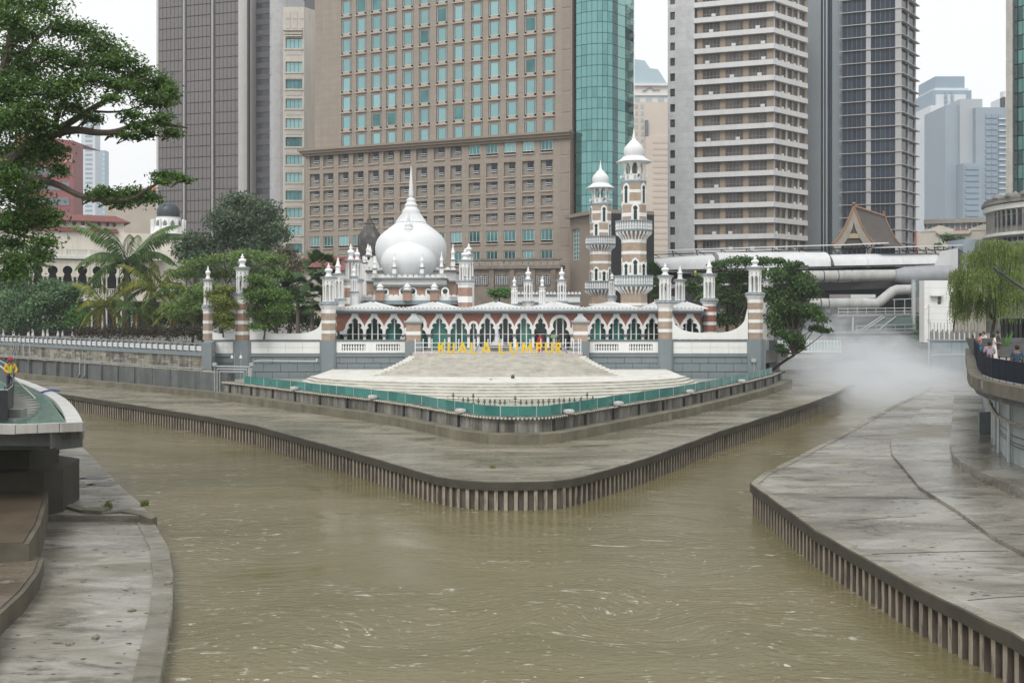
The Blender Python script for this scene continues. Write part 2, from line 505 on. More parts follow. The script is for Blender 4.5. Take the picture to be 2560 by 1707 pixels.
# joints sawn across the right slab
jm = M('joint', (.05,.048,.04), .9, .2)
for k, (a, b) in enumerate([((2010,1139),(2224,1139)),((2060,1242),(2330,1246)),((2180,1384),(2520,1376)),((2420,1500),(2560,1490)),((2240,1018),(2318,1018)),((2420,1018),(2330,1018)),((2120,1300),(2290,1290)),((2250,990),(2400,990))]):
    pa = G(a[0],a[1],1.3); pb = G(b[0],b[1],1.3)
    mb = MB(); mb.prism(ribbon([pa, ((pa[0]+pb[0])/2,(pa[1]+pb[1])/2+.05), pb], -.025-.01*(k%3), .025), 1.302, 1.306)
    z = .131 if k in (5,) else 0
    mb.build('slab_joint', jm, loc=(0,0,z), kind='structure')

# ---- left platform
LE = [(-46,92),(-33,73)] + [G(px,py,.45) for px,py in [(188,1108),(230,1147),(287,1210),(351,1268),(378,1299)]]
LE2 = [G(px,py,.40) for px,py in [(384,1304),(422,1370),(434,1438),(432,1523),(418,1608),(401,1707),(370,1850)]]
WETL = wet_mat('wet_slab', (.22,.205,.165), (.115,.105,.075), (.33,.315,.275), .42, .60, (.22,.62,1))
MB().prism(LE + [(-19.0,39.9),(-26,40.5),(-38,60),(-52,84)], -.6, .62).build('left_slab', WETL, kind='structure')
MB().prism(LE2 + [(-14,14),(-24,14),(-24,40.2),(-19,39.8)], -.6, .40).build('left_lower_slab', WETL, kind='structure')
# low kerb along the lower slab
kb = MB(); kb.prism(ribbon(LE2, -.02, -.62), .2, .445); kb.build('slab_edge_kerb', wet_mat('kerb_concrete', (.165,.15,.11), (.085,.078,.052), (.25,.235,.19), .44, .6), kind='structure')
# stepped left bank: two retaining ledges
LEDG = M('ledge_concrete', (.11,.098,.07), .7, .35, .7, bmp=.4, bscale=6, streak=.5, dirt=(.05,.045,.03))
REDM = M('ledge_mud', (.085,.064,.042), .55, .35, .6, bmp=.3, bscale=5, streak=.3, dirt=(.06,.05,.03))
lw1 = [G(136,1200,1.6), G(130,1240,1.6), G(112,1300,1.6), G(92,1345,1.6), G(68,1395,1.6)]
lw1 = [(-23.5,44),(-21.6,41.8)] + [G(125,1200,.62+.9), G(118,1260,1.4), G(100,1330,1.3), G(72,1386,1.2)]
a = MB(); a.prism(lw1 + [(-30,28.5),(-30,44)], .3, 1.55); a.prism([(p[0]-.18,p[1]) for p in lw1] + [(-30,28.5),(-30,44)], 1.3, 1.60, 1)
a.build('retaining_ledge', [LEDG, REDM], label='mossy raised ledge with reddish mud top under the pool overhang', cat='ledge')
lw2 = [G(110,1393,.95), G(98,1430,.95), G(60,1480,.95), G(0,1535,.95), (-12.6,24.5), (-11.5,20)]
a = MB(); a.prism(lw2 + [(-26,20),(-26,29.2),(-19,29.6)], .2, .95); a.prism([(p[0]-.16,p[1]) for p in lw2] + [(-26,20),(-26,29.2),(-19,29.6)], .8, .99, 1)
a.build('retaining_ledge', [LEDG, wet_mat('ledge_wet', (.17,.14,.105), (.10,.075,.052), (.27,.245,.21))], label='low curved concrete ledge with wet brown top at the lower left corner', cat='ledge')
ab = MB(); ab.prism([(-18.7,39.75),(-18.3,40.6),(-18.9,43.5),(-24,47),(-30,47),(-30,39.6),(-20.6,39.6)],.3,2.35); ab.prism([(-19.6,40.4),(-19.3,42.4),(-24,46),(-30,46),(-30,40.2)],2.35,3.1)
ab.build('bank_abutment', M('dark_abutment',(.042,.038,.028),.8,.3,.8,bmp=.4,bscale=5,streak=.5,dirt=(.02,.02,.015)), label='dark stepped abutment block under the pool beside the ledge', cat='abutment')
# access covers on the upper left slab
for k,(px,py) in enumerate([(176,1197),(238,1194),(198,1212),(256,1210)]):
    p = G(px,py,.63)
    MB().box(-.62,.62,-.42,.42,0,.012).build('access_cover', M('cover_steel',(.10,.10,.095),.5,.2,2), loc=(p[0],p[1],.622), rz=-.25+.02*k,
        label=['rear left','rear right','front left','front right'][k]+' of four dark access covers set in the left slab', cat='access cover', group='covers in the left slab')
# broken slab lip with weeds
lip = MB()
q = [G(px,py,.62) for px,py in [(160,1270),(205,1282),(255,1285),(300,1281),(345,1287),(378,1300)]]
for i,(a_,b_) in enumerate(zip(q[:-1],q[1:])):
    lip.prism([a_, b_, (b_[0]+.05,b_[1]+.55+rnd.uniform(-.1,.2)), (a_[0]+.05,a_[1]+.5+rnd.uniform(-.1,.2))], .3, .66+rnd.uniform(0,.10))
lip.build('broken_slab_lip', FOOT, label='broken mossy lip across the left slab', cat='rubble')
# stones and debris on the slabs
st = MB()
for k in range(5):
    bm = bmesh.new(); bmesh.ops.create_icosphere(bm, subdivisions=1, radius=1)
    for v_ in bm.verts: v_.co *= rnd.uniform(.7,1.2); v_.co.z *= .5
    me = bpy.data.meshes.new('stone'); bm.to_mesh(me); bm.free(); me.materials.append(FOOT)
    px,py = [(421,1459),(404,1531),(175,1608),(330,1525),(240,1592)][k]
    p = G(px,py,.42)
    put('stone', me, None, (p[0],p[1],.42), rnd.uniform(0,6), sc=(.16,.12,.14) if k else (.2,.16,.3),
        label=['jagged stone at the kerb of the lower left slab','flat stone near the kerb of the lower left slab','small dark clod on the lower left slab','flat silt clod in mid lower left slab','dark clod left of middle on lower slab'][k], cat='stone', group='stones on the left slab')
# silt clods and scraps washed up on the slabs
db = MB()
def scrap(px, py, z, s_):
    p = G(px,py,z); n = rnd.randrange(5,8); a0 = rnd.uniform(0,6); st_ = rnd.uniform(1,2.6)
    ring = [(p[0]+s_*st_*rnd.uniform(.5,1.1)*math.cos(a0+2*PI*i/n), p[1]+s_*rnd.uniform(.5,1.1)*math.sin(a0+2*PI*i/n), z+.002) for i in range(n)]
    db.add(ring+[(p[0],p[1],z+s_*.35)], [(i,(i+1)%n,n) for i in range(n)])
for _ in range(60):
    py = rnd.uniform(1310,1700); e_ = 150+(py-1310)*-.35
    scrap(rnd.uniform(max(20,e_-40),385), py, .402, rnd.uniform(.02,.07))
for _ in range(60): scrap(rnd.uniform(130,300), rnd.uniform(1180,1265), .622, rnd.uniform(.02,.06))
for _ in range(80):
    py = rnd.uniform(1010,1500); k_ = max(0,(py-1209)/376)
    scrap(rnd.uniform(2000+k_*500,2250+k_*330), py, 1.302, rnd.uniform(.02,.06))
for _ in range(140):
    px = rnd.uniform(500,2000); d_ = abs(px-1290); scrap(px, rnd.uniform(1112,1185)-d_*.145*rnd.uniform(.9,1.0), 1.252, rnd.uniform(.02,.06))
db.build('silt_scraps', M('silt_scrap',(.075,.068,.048),.8,.4,3), kind='stuff')
# weeds on the lip
def grass_tuft(name, loc, n, h, mat, label):
    g = MB()
    for _ in range(n):
        a = rnd.uniform(0,2*PI); r = rnd.uniform(0,.18); l = rnd.uniform(.5,1)*h
        x, y = r*math.cos(a), r*math.sin(a); dx, dy = rnd.uniform(-.5,.5)*l, rnd.uniform(-.5,.5)*l
        w_ = .012
        g.add([(x-w_,y,0),(x+w_,y,0),(x+dx*.4+w_,y+dy*.4,l*.6),(x+dx,y+dy,l),(x+dx*.4-w_,y+dy*.4,l*.6)], [(0,1,2,3,4)])
    return g.build(name, mat, loc=loc, label=label, cat='weeds')
WEED = MLEAF('weed', (.10,.15,.03), (.18,.24,.05), (.22,.22,.08))
for (px,py,l) in [(362,1262,'green weed tuft at the river end of the broken lip'),(270,1268,'small weed tuft midway on the broken lip')]:
    p = G(px,py,.66); grass_tuft('weed_tuft', (p[0],p[1],.62), 60, .35, WEED, l)
p = G(1232,1169,1.25); grass_tuft('weed_tuft', (p[0],p[1],1.25), 50, .14, WEED, 'flattened green weeds on the central concrete point')

# ================================================================== lower river wall round the point
TIPW = [(-24.2,83.65)]+BASE[3:]                     # from the left corner round the point to the right corner
ft = thing('river_wall', 'low stained concrete wall with mossy footing around the point', 'wall', (0,57,1.25))
FO = smoothpath(TIPW, 1)
c = MB(); c.prism(ribbon(FO, -.95, .1), -.3, .55); c.build('footing', FOOT, ft, loc=(0,-57,0))
WALLZ = 2.62
PP = resample(FO, 1.15)
jn = MB(); jn.prism(ribbon(FO, .16, .5), 1.2, WALLZ-.04); jn.build('backing_wall', CONCD, ft, loc=(0,-57,-1.25))
pm = MB(); pm.box(-.56,.56,0,.16,.5,WALLZ-1.25); pme = pm.mesh('wall_panel', CONC)
po = MB(); po.box(-.05,.05,-.16,.02,.45,WALLZ-1.25+.02); pom = po.mesh('post', DSTEEL)
for i in range(len(PP)-1):
    a, b = PP[i], PP[i+1]; mid = (a+b)/2; d = b-a; rz = math.atan2(d.y,d.x)
    put('wall_panel', pme, ft, (mid.x, mid.y-57, rnd.uniform(-.01,.01)), rz)
    if i % 3 == 1: put('post', pom, ft, (a.x, a.y-57, 0), rz)
cp = MB(); cp.prism(ribbon(FO, -.06, .55), WALLZ-.03, WALLZ+.06); cp.build('coping', CONC, ft, loc=(0,-57,-1.25))

# sprinkler pipe with nozzles
def nozzle_pipe(name, path, z, label, off=-.14):
    t = thing(name, label, 'pipe', (path[0][0], path[0][1], z))
    L = (-path[0][0], -path[0][1], 0)
    q = [(x,y,0) for x,y in offset(path, off)]
    MB().tube(q, .045, 6).build('pipe', M('pipe_grime',(.16,.15,.13),.6,.3,3), t, loc=L, smooth=True)
    nz = MB(); nd = MB()
    for i,p in enumerate(resample(offset(path, off-.02), .24)):
        dz = rnd.uniform(-.012,.012)
        nz.lathe([(.02,-.06+dz),(.065,-.05+dz),(.075,.0+dz),(.05,.05+dz),(.015,.07+dz)], 6, p.x, p.y)
        nd.box(p.x+.07,p.x+.14,p.y-.05,p.y+.05,-.10,.02)
    nz.build('nozzle_heads', M('nozzle_cream',(.50,.46,.36),.6,.3,6), t, loc=L, smooth=True, kind='stuff')
    nd.build('nozzle_clips', DSTEEL, t, loc=L, kind='stuff')
    return t
nozzle_pipe('mist_pipe', [tuple(p) for p in FO], WALLZ-.03, 'cream nozzled mist pipe along the low wall of the point')

# teal glass screen on the wall
TEAL = None
def teal_mat():
    m, t, b = nodes('teal_panel')
    g = t.nodes.new('ShaderNodeObjectInfo')
    c = ramp(t, g.outputs['Random'], [(0, (.05,.22,.20)), (1, (.085,.31,.275))])
    f = noise(t, coords(t,'world'), 1.2, 4, .6)
    c = mixc(t, 1, c, ramp(t, f, [(.3,.8),(.7,1.1)]), 'MULTIPLY')
    t.links.new(c, b.inputs['Base Color']); b.inputs['Roughness'].default_value = .18
    b.inputs['Alpha'].default_value = .86
    return m
TEAL = teal_mat()
gs = thing('glass_screen', 'low teal glass screen standing on the wall around the point', 'glass screen', (0,57,WALLZ))
gp = offset([tuple(p) for p in FO], .12)
PG = resample(gp, 1.05)
pn = MB(); pn.box(-.515,.515,-.008,.008,.07,.66); pnm = pn.mesh('panel', TEAL)
cpn = MB(); cpn.box(-.03,.03,-.02,.02,.02,.64); cpm = cpn.mesh('clamp', STEEL)
lo_i = 3; hi_i = len(PG)-6
for i in range(lo_i, hi_i):
    a, b = PG[i], PG[i+1]; mid = (a+b)/2; d = b-a; rz = math.atan2(d.y,d.x)
    put('panel', pnm, gs, (mid.x, mid.y-57, rnd.uniform(-.01,.01)), rz+rnd.uniform(-.012,.012))
    if i % 2 == 0: put('clamp', cpm, gs, (a.x, a.y-57, 0), rz)
# wrapped floodlights on the coping
fl = MB(); fl.lathe([(.0,-.02),(.30,0),(.36,.12),(.28,.24),(.0,.27)], 8, sx=1, sy=.6)
flm = fl.mesh('wrapped_lamp', M('plastic_wrap',(.50,.50,.49),.35,.25,8,bmp=.6,bscale=14), smooth=True)
labs = ['first wrapped floodlight from the left on the low wall','second wrapped floodlight from the left on the low wall','wrapped floodlight on the wall left of the point','wrapped floodlight on the wall right of the point','wrapped floodlight midway along the right low wall','rightmost wrapped floodlight on the low wall','small wrapped floodlight at the far right of the low wall']
for k,px in enumerate([738,932,1152,1422,1547,1726,1853]):
    best = min(gp, key=lambda p: abs(p[0]/p[1]*F+1280-px))
    q = [p for p in resample(offset(gp,-.3),.2)]
    p = min(q, key=lambda p: abs(p.x/p.y*F+1280-px))
    put('wrapped_lamp', flm, None, (p.x,p.y,WALLZ+.07), rnd.uniform(-.3,.3), label=labs[k], cat='floodlight', group='wrapped floodlights on the low wall')
# concrete blocks beside the right wall
for k,(px,py,s) in enumerate([(1641,1050,1.3),(1665,1043,1.0),(1690,1036,.9)]):
    p = G(px,py,1.25)
    MB().box(-.75*s,.75*s,-.3,.5,0,.42+.06*k).build('concrete_block', [FOOT,CONC,CONC][k], loc=(p[0],p[1],1.25), rz=.1,
        label=['mossy concrete block nearest the point beside the right wall','middle of three concrete blocks beside the right wall','concrete block farthest from the point beside the right wall'][k], cat='concrete block', group='blocks beside the right wall')
# ================================================================== mosque: retaining wall, pillars, arcade, hall, minarets
YW = 92.0                       # front face of the grey retaining wall
YA = 95.0                       # face of the arcade
DECK = 4.8
zw = lambda py: ZZ(py, YW)
xw = lambda px: XX(px, YW)
# ---- grey retaining wall of painted blocks
gw = thing('retaining_wall', 'grey painted block wall with white panels below the mosque', 'wall', (xw(505), YW, 0))
O = (-xw(505), -YW, 0)
x0, x1 = xw(505), xw(1905)
core = MB(); core.box(x0+.3, XX(1030,YW), YW+.25, YW+1.6, 1.3, zw(853)); core.box(XX(1458,YW), x1-.3, YW+.25, YW+1.6, 1.3, zw(853))
core.box(XX(1030,YW), XX(1458,YW), YW+.25, YW+1.6, 1.3, DECK-.05)
core.build('core', GREYP, gw, loc=O)
blk = MB(); blk.box(-.5,.5,0,.3,-.5,.5); blkm = blk.mesh('block', GREYP)
rows = [(893,908),(908.6,929),(929.6,949),(949.6,985)]
for r,(ya,yb) in enumerate(rows):
    za, zb = zw(yb), zw(ya); x = x0+.3 - (.8 if r % 2 else 0)
    while x < x1-.3:
        w_ = 1.55
        xa, xb = max(x, x0+.3), min(x+w_, x1-.3)
        if xb-xa > .2: put('block', blkm, gw, ((xa+xb)/2+O[0], YW+O[1]+rnd.uniform(-.006,.006), (za+zb)/2), sc=(xb-xa-.03, 1, zb-za-.035))
        x += w_
def rail_wall(px0, px1, balus):
    a, b = xw(px0), xw(px1)
    m = MB(); m.box(a,b,YW-.06,YW+.4,zw(893),zw(884)); m.box(a,b,YW-.12,YW+.4,zw(891),zw(887.5)); m.build('moulding', GREYP, gw, loc=O)
    m = MB(); m.box(a,b,YW-.05,YW+.4,zw(853.5),zw(849)); m.build('coping', GREYD, gw, loc=O)
    if not balus:
        n = 4; h = (zw(854)-zw(883.5))/2
        for r in range(2):
            for k in range(n):
                u0 = a+(b-a)*(k+.5*(r%2)*0)/n; u1 = a+(b-a)*(k+1)/n
                m = MB(); m.box(u0+.008,u1-.008,YW+.0,YW+.35,zw(883.5)+h*r+.008,zw(883.5)+h*(r+1)-.008)
                m.build('white_panel', WHITE, gw, loc=O)
    else:
        zt, zb = zw(854), zw(882)
        m = MB(); m.box(a,b,YW,YW+.3,zt-.22,zt); m.box(a,b,YW,YW+.3,zb,zb+.2)
        mid = (a+b)/2
        for (u,v) in ((a,a+.5),(mid-.5,mid+.5),(b-.5,b)): m.box(u,v,YW,YW+.3,zb+.2,zt-.22)
        m.build('white_panel', WHITE, gw, loc=O)
        bal = MB(); bal.lathe([(.06,0),(.09,.06),(.05,.16),(.1,.26),(.1,.34),(.05,.46),(.08,.56),(.06,.62)], 8)
        bm_ = bal.mesh('baluster', WHITE2, smooth=True)
        sz = (zt-zb-.42)/.62
        for (u,v) in ((a+.5,mid-.5),(mid+.5,b-.5)):
            n = max(3,int((v-u)/.235))
            for k in range(n):
                put('baluster', bm_, gw, (u+(k+.5)*(v-u)/n+O[0], YW+.15+O[1], zb+.2), sc=(1,1,sz))
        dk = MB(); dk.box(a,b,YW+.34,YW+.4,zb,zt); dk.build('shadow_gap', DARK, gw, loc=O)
rail_wall(531,584,False); rail_wall(627,800,False); rail_wall(841,1013,True); rail_wall(1474,1645,True); rail_wall(1683,1868,False)
# grey pilasters (chamfered) under each pillar
def pilaster(pa, pb, ytop, ybot, dy=.35):
    a, b = xw(pa), xw(pb); c = .22
    m = MB(); m.prism([(a,YW+.9),(a,YW-dy+c),(a+c,YW-dy),(b-c,YW-dy),(b,YW-dy+c),(b,YW+.9)], zw(ybot), zw(ytop))
    m.build('pilaster', GREYP, gw, loc=O)
for pa,pb,yt in ((584,627,851),(800,841,851),(1013,1036,851),(1452,1473,848),(1645,1683,848),(1868,1905,848)):
    pilaster(pa,pb,yt,985)
m = MB(); m.prism([(XX(506,86.9),86.9),(XX(531,86.9),86.6),(xw(532),YW+1),(xw(507),YW+1)],1.2,zw(851)); m.build('pilaster', GREYP, gw, loc=O)
# right return of the wall, set back towards the trees
m = MB(); m.box(xw(1905)-.1,xw(1905)+.5,YW+.6,YW+7,1.2,zw(849)); m.box(XX(1921,97),XX(1940,97),96.6,98.6,1.2,ZZ(850,97)); m.build('return_wall', GREYP, gw, loc=O)
m = MB(); m.box(xw(1906)+.42,XX(1921,97),96.8,97.4,ZZ(884,97),ZZ(852,97)); m.build('white_panel', WHITE, gw, loc=O)
# swooping white parapets between pillars
def swoop(pa, pb, yl, yr, ylow, ybase, flatl=.3, flatr=.3, y=YW+.1):
    a, b = XX(pa,y), XX(pb,y); n = 28
    pts = []
    for i in range(n+1):
        s = i/n
        d = 1-(1-abs(2*s-1)**3.2)**(1/2.2)
        top = yl if s < .5 else yr
        pts.append((a+(b-a)*s, ZZ(ylow,y)+(ZZ(top,y)-ZZ(ylow,y))*d))
    m = MB(); m.prismy([(a,ZZ(ybase,y))]+pts+[(b,ZZ(ybase,y))], y, y+.35)
    m.build('swoop_parapet', WHITE, gw, loc=O)
swoop(531,588,826,826,834,850); swoop(624,804,775,800,834,850); swoop(1681,1870,790,772,832,848)

# ---- pillars with little open pavilions
def finial_urn(h, r, n=12):
    return [(r*.85,0),(r*.9,h*.06),(r*.62,h*.14),(r*.55,h*.26),(r*.8,h*.36),(r*.98,h*.46),(r*.8,h*.56),(r*.35,h*.63),(r*.3,h*.68),(r*.52,h*.72),(r*.3,h*.77),(r*.16,h*.82),(r*.26,h*.86),(r*.1,h*.92),(0,h)]
def finial_ob(h, r):
    return [(r*.85,0),(r*.9,h*.05),(r*.7,h*.10),(r*.62,h*.36),(r*.85,h*.42),(r*.85,h*.46),(r*.6,h*.50),(r*.25,h*.82),(r*.34,h*.85),(r*.12,h*.90),(0,h)]
def pillar(px, Y, hw, ys, label, bands, brick, fin='urn', group='banded wall pillars with open pavilions', base_z=None):
    """ys: shaft foot, capital foot, moulding foot, columns foot, head foot, slab foot, finial foot, tip (photo rows)"""
    z = [ZZ(y, Y) for y in ys]
    t = thing('pavilion_pillar', label, 'pillar', (XX(px,Y), Y, z[0]), group=group)
    z = [q-z[0] for q in z]
    r = hw*Y/F; k8 = 1/math.cos(PI/8); a8 = PI/8
    # shaft in bands, bottom to top
    if bands:
        n = len(bands); tot = sum(w for _,w in bands); zz = 0
        for kind,w_ in bands:
            z2 = zz + (z[1])*w_/tot
            e = 0 if kind == 'b' else .02
            MB().lathe([(r*k8+e,zz),(r*k8+e,z2-.002)], 8, a0=a8).build('brick_band' if kind=='b' else 'white_band', brick if kind=='b' else WHITE, t)
            zz = z2
    h = z[2]-z[1]
    MB().lathe([(r*k8,z[1]),(r*k8,z[1]+h*.45),(r*k8*1.08,z[1]+h*.6),(r*k8*1.32,z[2])], 8, a0=a8).build('capital', WHITE, t)
    h = z[3]-z[2]
    MB().lathe([(r*k8*1.34,z[2]+.002),(r*k8*1.42,z[2]+h*.3),(r*k8*1.30,z[2]+h*.55),(r*k8*1.25,z[2]+h*.9),(r*k8*.9,z[3])], 8, a0=a8).build('moulding', MATS['lead_grey'], t)
    rc = r*.78
    hc = z[4]-z[3]
    col = MB(); col.lathe([(.10,0),(.10,.06),(.075,.10),(.066,hc*.86),(.085,hc*.9),(.10,hc*.95),(.10,hc)], 8)
    cm = col.mesh('column', WHITE2, smooth=.5)
    for k in range(8):
        a = PI/8+k*PI/4
        put('column', cm, t, (rc*math.cos(a), rc*math.sin(a), z[3]))
    hd = MB(); hh = z[5]-z[4]
    hd.lathe([(rc*1.12,z[4]),(rc*1.16,z[4]+hh*.25),(rc*1.16,z[4]+hh*.7),(rc*1.5,z[5])], 8, a0=a8)
    head = hd.build('pavilion_head', WHITE, t)
    nt_ = MB()
    for k in range(8):                       # little keyhole slots
        a = k*PI/4
        d = rc*1.16*math.cos(PI/8)+.004
        c_, s_ = math.cos(a), math.sin(a)
        pts = [(-.05,-.2),(.05,-.2),(.03,-.06),(.06,0),(.03,.06),(-.03,.06),(-.06,0),(-.03,-.06)]
        nt_.add([(c_*d-s_*u, s_*d+c_*u, z[4]+hh*.48+w_*min(1,hh*1.2)) for u,w_ in pts], [tuple(range(8))])
    nt_.build('keyhole_slots', GREYD, head)
    hs_ = z[6]-z[5]
    MB().lathe([(rc*1.5,z[5]+.002),(rc*1.66,z[5]+hs_*.3),(rc*1.66,z[5]+hs_*.7),(rc*1.2,z[6])], 8, a0=a8).build('slab', MATS['lead_grey'], t)
    hf = z[7]-z[6]
    MB().lathe([(q,w_+z[6]) for q,w_ in (finial_urn(hf, r*.62) if fin=='urn' else finial_ob(hf, r*.60))], 12).build('finial', WHITE2, t, smooth=.6)
    return t
M('lead_grey', (.23,.26,.28), .6, .4, 5.0, bmp=.5, bscale=8)
B5 = [('b',1),('w',.45),('b',1),('w',.45),('b',1)]
B7 = [('b',.8),('w',.5),('b',1),('w',.5),('b',1),('w',.5),('b',.9)]
B7b = [('b',1),('w',.5),('b',1),('w',.5),('b',1),('w',.5),('b',1)]
pillar(520, 92.6, 11, (851,784,770,762,716,703,697,663), 'leftmost banded pillar with pavilion half hidden by feathery leaves', B5, BRICKT)
pillar(606, 92.4, 17, (851,759,740,732,690,673,668,633), 'tall banded pillar at the left gap in the parapet beside the green tree', B7, BRICKM)
pillar(821.5, 92.4, 17, (851,783,763,754,712,697,692,657), 'tan banded pillar at the left end of the mosque arcade', B5, BRICKT)
pillar(845, 97.0, 15.5, (852,767,752,746,703,688,684,642), 'red banded pillar with pointed finial just behind the left arcade corner', B7, BRICKR, 'ob')
pillar(1663, 92.4, 17, (848,778,759,750,708,693,688,657), 'tan banded pillar at the right end of the mosque arcade', B5, BRICKT)
pillar(1700, 103, 14, (848,775,760,751,712,703,698,663), 'slim pavilion pillar with pointed finial rising behind the right arcade roof', [('w',1)], BRICKT, 'ob')
pillar(1773, 96.5, 16, (850,765,754,745,705,690,684,646), 'red brick banded pillar with pointed finial right of the swooping parapet', B7, BRICKR, 'ob')
pillar(1887.5, 92.4, 17.5, (848,757,738,730,690,673,668,638), 'rightmost tall banded pillar beside the overhanging branches', B7b, BRICKT)
pillar(1920, 97.6, 13.5, (850,765,749,741,712,701,697,668), 'white pavilion pillar behind twigs at the far right corner', [('w',1)], BRICKT)

# ---- arcade
ar = thing('arcade', 'long brick arcade with white cusped arches and scalloped white roof', 'arcade', (XX(841,YA), YA, DECK))
OA = (-XX(841,YA), -YA, -DECK)
ZE = 8.26
INN = [(0,7.93),(.05,7.84),(.16,7.76),(.27,7.66),(.315,7.54),(.29,7.42),(.215,7.345),(.34,7.36),(.50,7.335),(.62,7.25),(.665,7.13),(.63,7.0),(.52,6.885),(.64,6.86),(.74,6.77),(.79,6.64),(.80,6.5),(.80,6.30)]
OUT = [(0,ZE),(.29,ZE),(.30,8.12),(.40,7.93),(.56,7.72),(.72,7.48),(.85,7.26),(.92,7.08)]
def bay(px0, px1, kind='cusp', mull=2, pane='d'):
    a, b = XX(px0,YA), XX(px1,YA); c = (a+b)/2; hw = (b-a)/2
    k = hw/.935
    if kind == 'cusp':
        inn = [(x*k,z) for x,z in INN]; out = [(x*k,z) for x,z in OUT] + [(hw,7.0),(hw,6.30)]
        spz = 7.0
    elif kind == 'round':
        r = .68; zc = 7.18
        inn = [(r*math.sin(t_),zc+r*math.cos(t_)) for t_ in [i*2.25/14 for i in range(15)]] + [(.66,6.72),(.80,6.6),(.88,6.45),(.90,6.30)]
        out = [(0,ZE-.06)] + [(.98*math.sin(t_),zc+1.02*math.cos(t_)) for t_ in [i*1.75/10 for i in range(1,11)]] + [(hw,6.85),(hw,6.30)]
        spz = 6.9
    else:
        r = .24; zc = 7.12
        inn = [(r*math.sin(t_),zc+r*math.cos(t_)) for t_ in [i*2.3/10 for i in range(11)]] + [(.22,6.86),(.33,6.75),(.36,6.5),(.36,6.30)]
        out = [(0,7.58)] + [(.46*math.sin(t_),zc+.46*math.cos(t_)) for t_ in [i*1.6/8 for i in range(1,9)]] + [(hw,6.95),(hw,6.30)]
        spz = 6.95
    o_ = thing_part = put('arch', None, ar, (c+OA[0], 0, OA[2]))
    m = MB(); s = MB()
    for sg in (1,-1):
        m.prismy([(sg*x,z) for x,z in out+inn[::-1]], 0, .42)
        sp = [(x,z) for x,z in out if z > spz-.01]
        s.prismy([(sg*x,z) for x,z in ([(0,ZE)] if kind!='cusp' else []) + sp + [(hw,spz),(hw,ZE)]], .07, .36)
    m.build('surround', WHITE, o_); s.build('spandrel', BRICKR, o_)
    # glazed screen behind the arch
    zt, zb = 7.95, DECK+.02
    iw = inn[-1][0]+.05
    xs = [-iw] + [(-iw+2*iw*(i+1)/(mull+1))+ (.0) for i in range(mull)] + [iw]
    for i in range(len(xs)-1):
        g_ = MB(); g_.box(xs[i],xs[i+1],.62,.64,zb,zt); g_.build('pane', GL[pane][rnd.randrange(len(GL[pane]))], o_)
    for x in xs[1:-1]:
        q = MB(); q.box(x-.055,x+.055,.52,.66,zb,zt); q.build('mullion', WHITE2, o_)
    q = MB(); q.box(-iw,iw,.58,.68,6.28,6.33); q.build('transom', WHITE2, o_)
    return o_
def sroom(name, col, rough, tr):
    m, t, b = nodes(name)
    b.inputs['Base Color'].default_value = (*col,1); b.inputs['Roughness'].default_value = rough
    b.inputs['Alpha'].default_value = tr; b.inputs['Specular IOR Level'].default_value = .5
    return m
GL = {'d': [sroom('arcade_glass_dark',(.012,.022,.022),.05,.8), sroom('arcade_glass_green',(.015,.045,.04),.05,.75)],
      't': [sroom('arcade_glass_teal',(.03,.17,.14),.06,.85), sroom('arcade_glass_green2',(.02,.09,.075),.06,.8), sroom('arcade_glass_teal2',(.045,.23,.19),.06,.85)]}
for spec in [(863,911,'cusp',2,'d'),(911,960,'cusp',2,'d'),(960,1009.4,'cusp',1,'t'),(1009.4,1073,'round',2,'t'),(1073,1122.5,'cusp',1,'t'),(1122.5,1171.2,'cusp',2,'t'),(1171.2,1195.6,'small',1,'t'),
             (1195.6,1241,'cusp',2,'d'),(1241,1286,'cusp',2,'d'),(1286,1332.5,'cusp',2,'t'),(1332.5,1370,'cusp',0,'d'),(1370,1430,'round',2,'d'),(1430,1472,'cusp',1,'t'),
             (1472,1518,'cusp',2,'t'),(1518,1564,'cusp',2,'t'),(1564,1607.5,'cusp',2,'t'),(1607.5,1653,'cusp',2,'d'),(1653,1700,'cusp',2,'d'),(1700,1751,'cusp',2,'d')]:
    bay(*spec)
cols = [863,911,960,1009.4,1073,1122.5,1171.2,1195.6,1241,1286,1332.5,1370,1430,1472,1518,1564,1607.5,1653,1700,1751]
cm = MB(); cm.box(-.19,.19,-.03,.43,1.28,1.5,1); cm.box(-.24,.24,-.06,.46,1.40,1.5,1)
cm.box(-.125,.125,.06,.36,.2,1.28,0); cm.box(-.2,.2,0,.42,0,.2,1)
cmm = cm.mesh('column', [WHITE2, GREYD])
for px in cols: put('column', cmm, ar, (XX(px,YA)+OA[0], 0, 0))
# end piece left of the first column, eaves, roof
m = MB(); m.box(XX(841,YA),XX(863,YA),YA+.05,YA+.42,6.6,ZE); m.build('brick_wall', BRICKR, ar, loc=OA)
m = MB(); m.prismy([(XX(841,YA)+.3,6.3),(XX(841,YA)+.3,6.58),(XX(841,YA)+.62,6.62),(XX(863,YA),6.9),(XX(863,YA),6.3)], YA-.002, YA+.44); m.build('springer', WHITE, ar, loc=OA)
xl, xr = XX(839,YA), XX(1757,YA)
m = MB(); m.box(xl,xr,YA-.12,YA+.5,ZE,8.36); m.box(xl-.1,xr,YA-.55,YA+.5,8.36,8.48); m.box(xl-.18,xr,YA-.66,YA+.6,8.48,8.58)
m.build('eaves', GREYP, ar, loc=OA)
m = MB(); m.box(xl,xr,YA-.5,YA+7.5,8.585,8.72)
ROOFW = M('roof_limewash',(.58,.59,.60),.85,.08,.9,streak=.5,dirt=(.36,.36,.36),sscale=(.8,.5,1))
m.build('roof', ROOFW, ar, loc=OA)
cr = MB()
x = xl
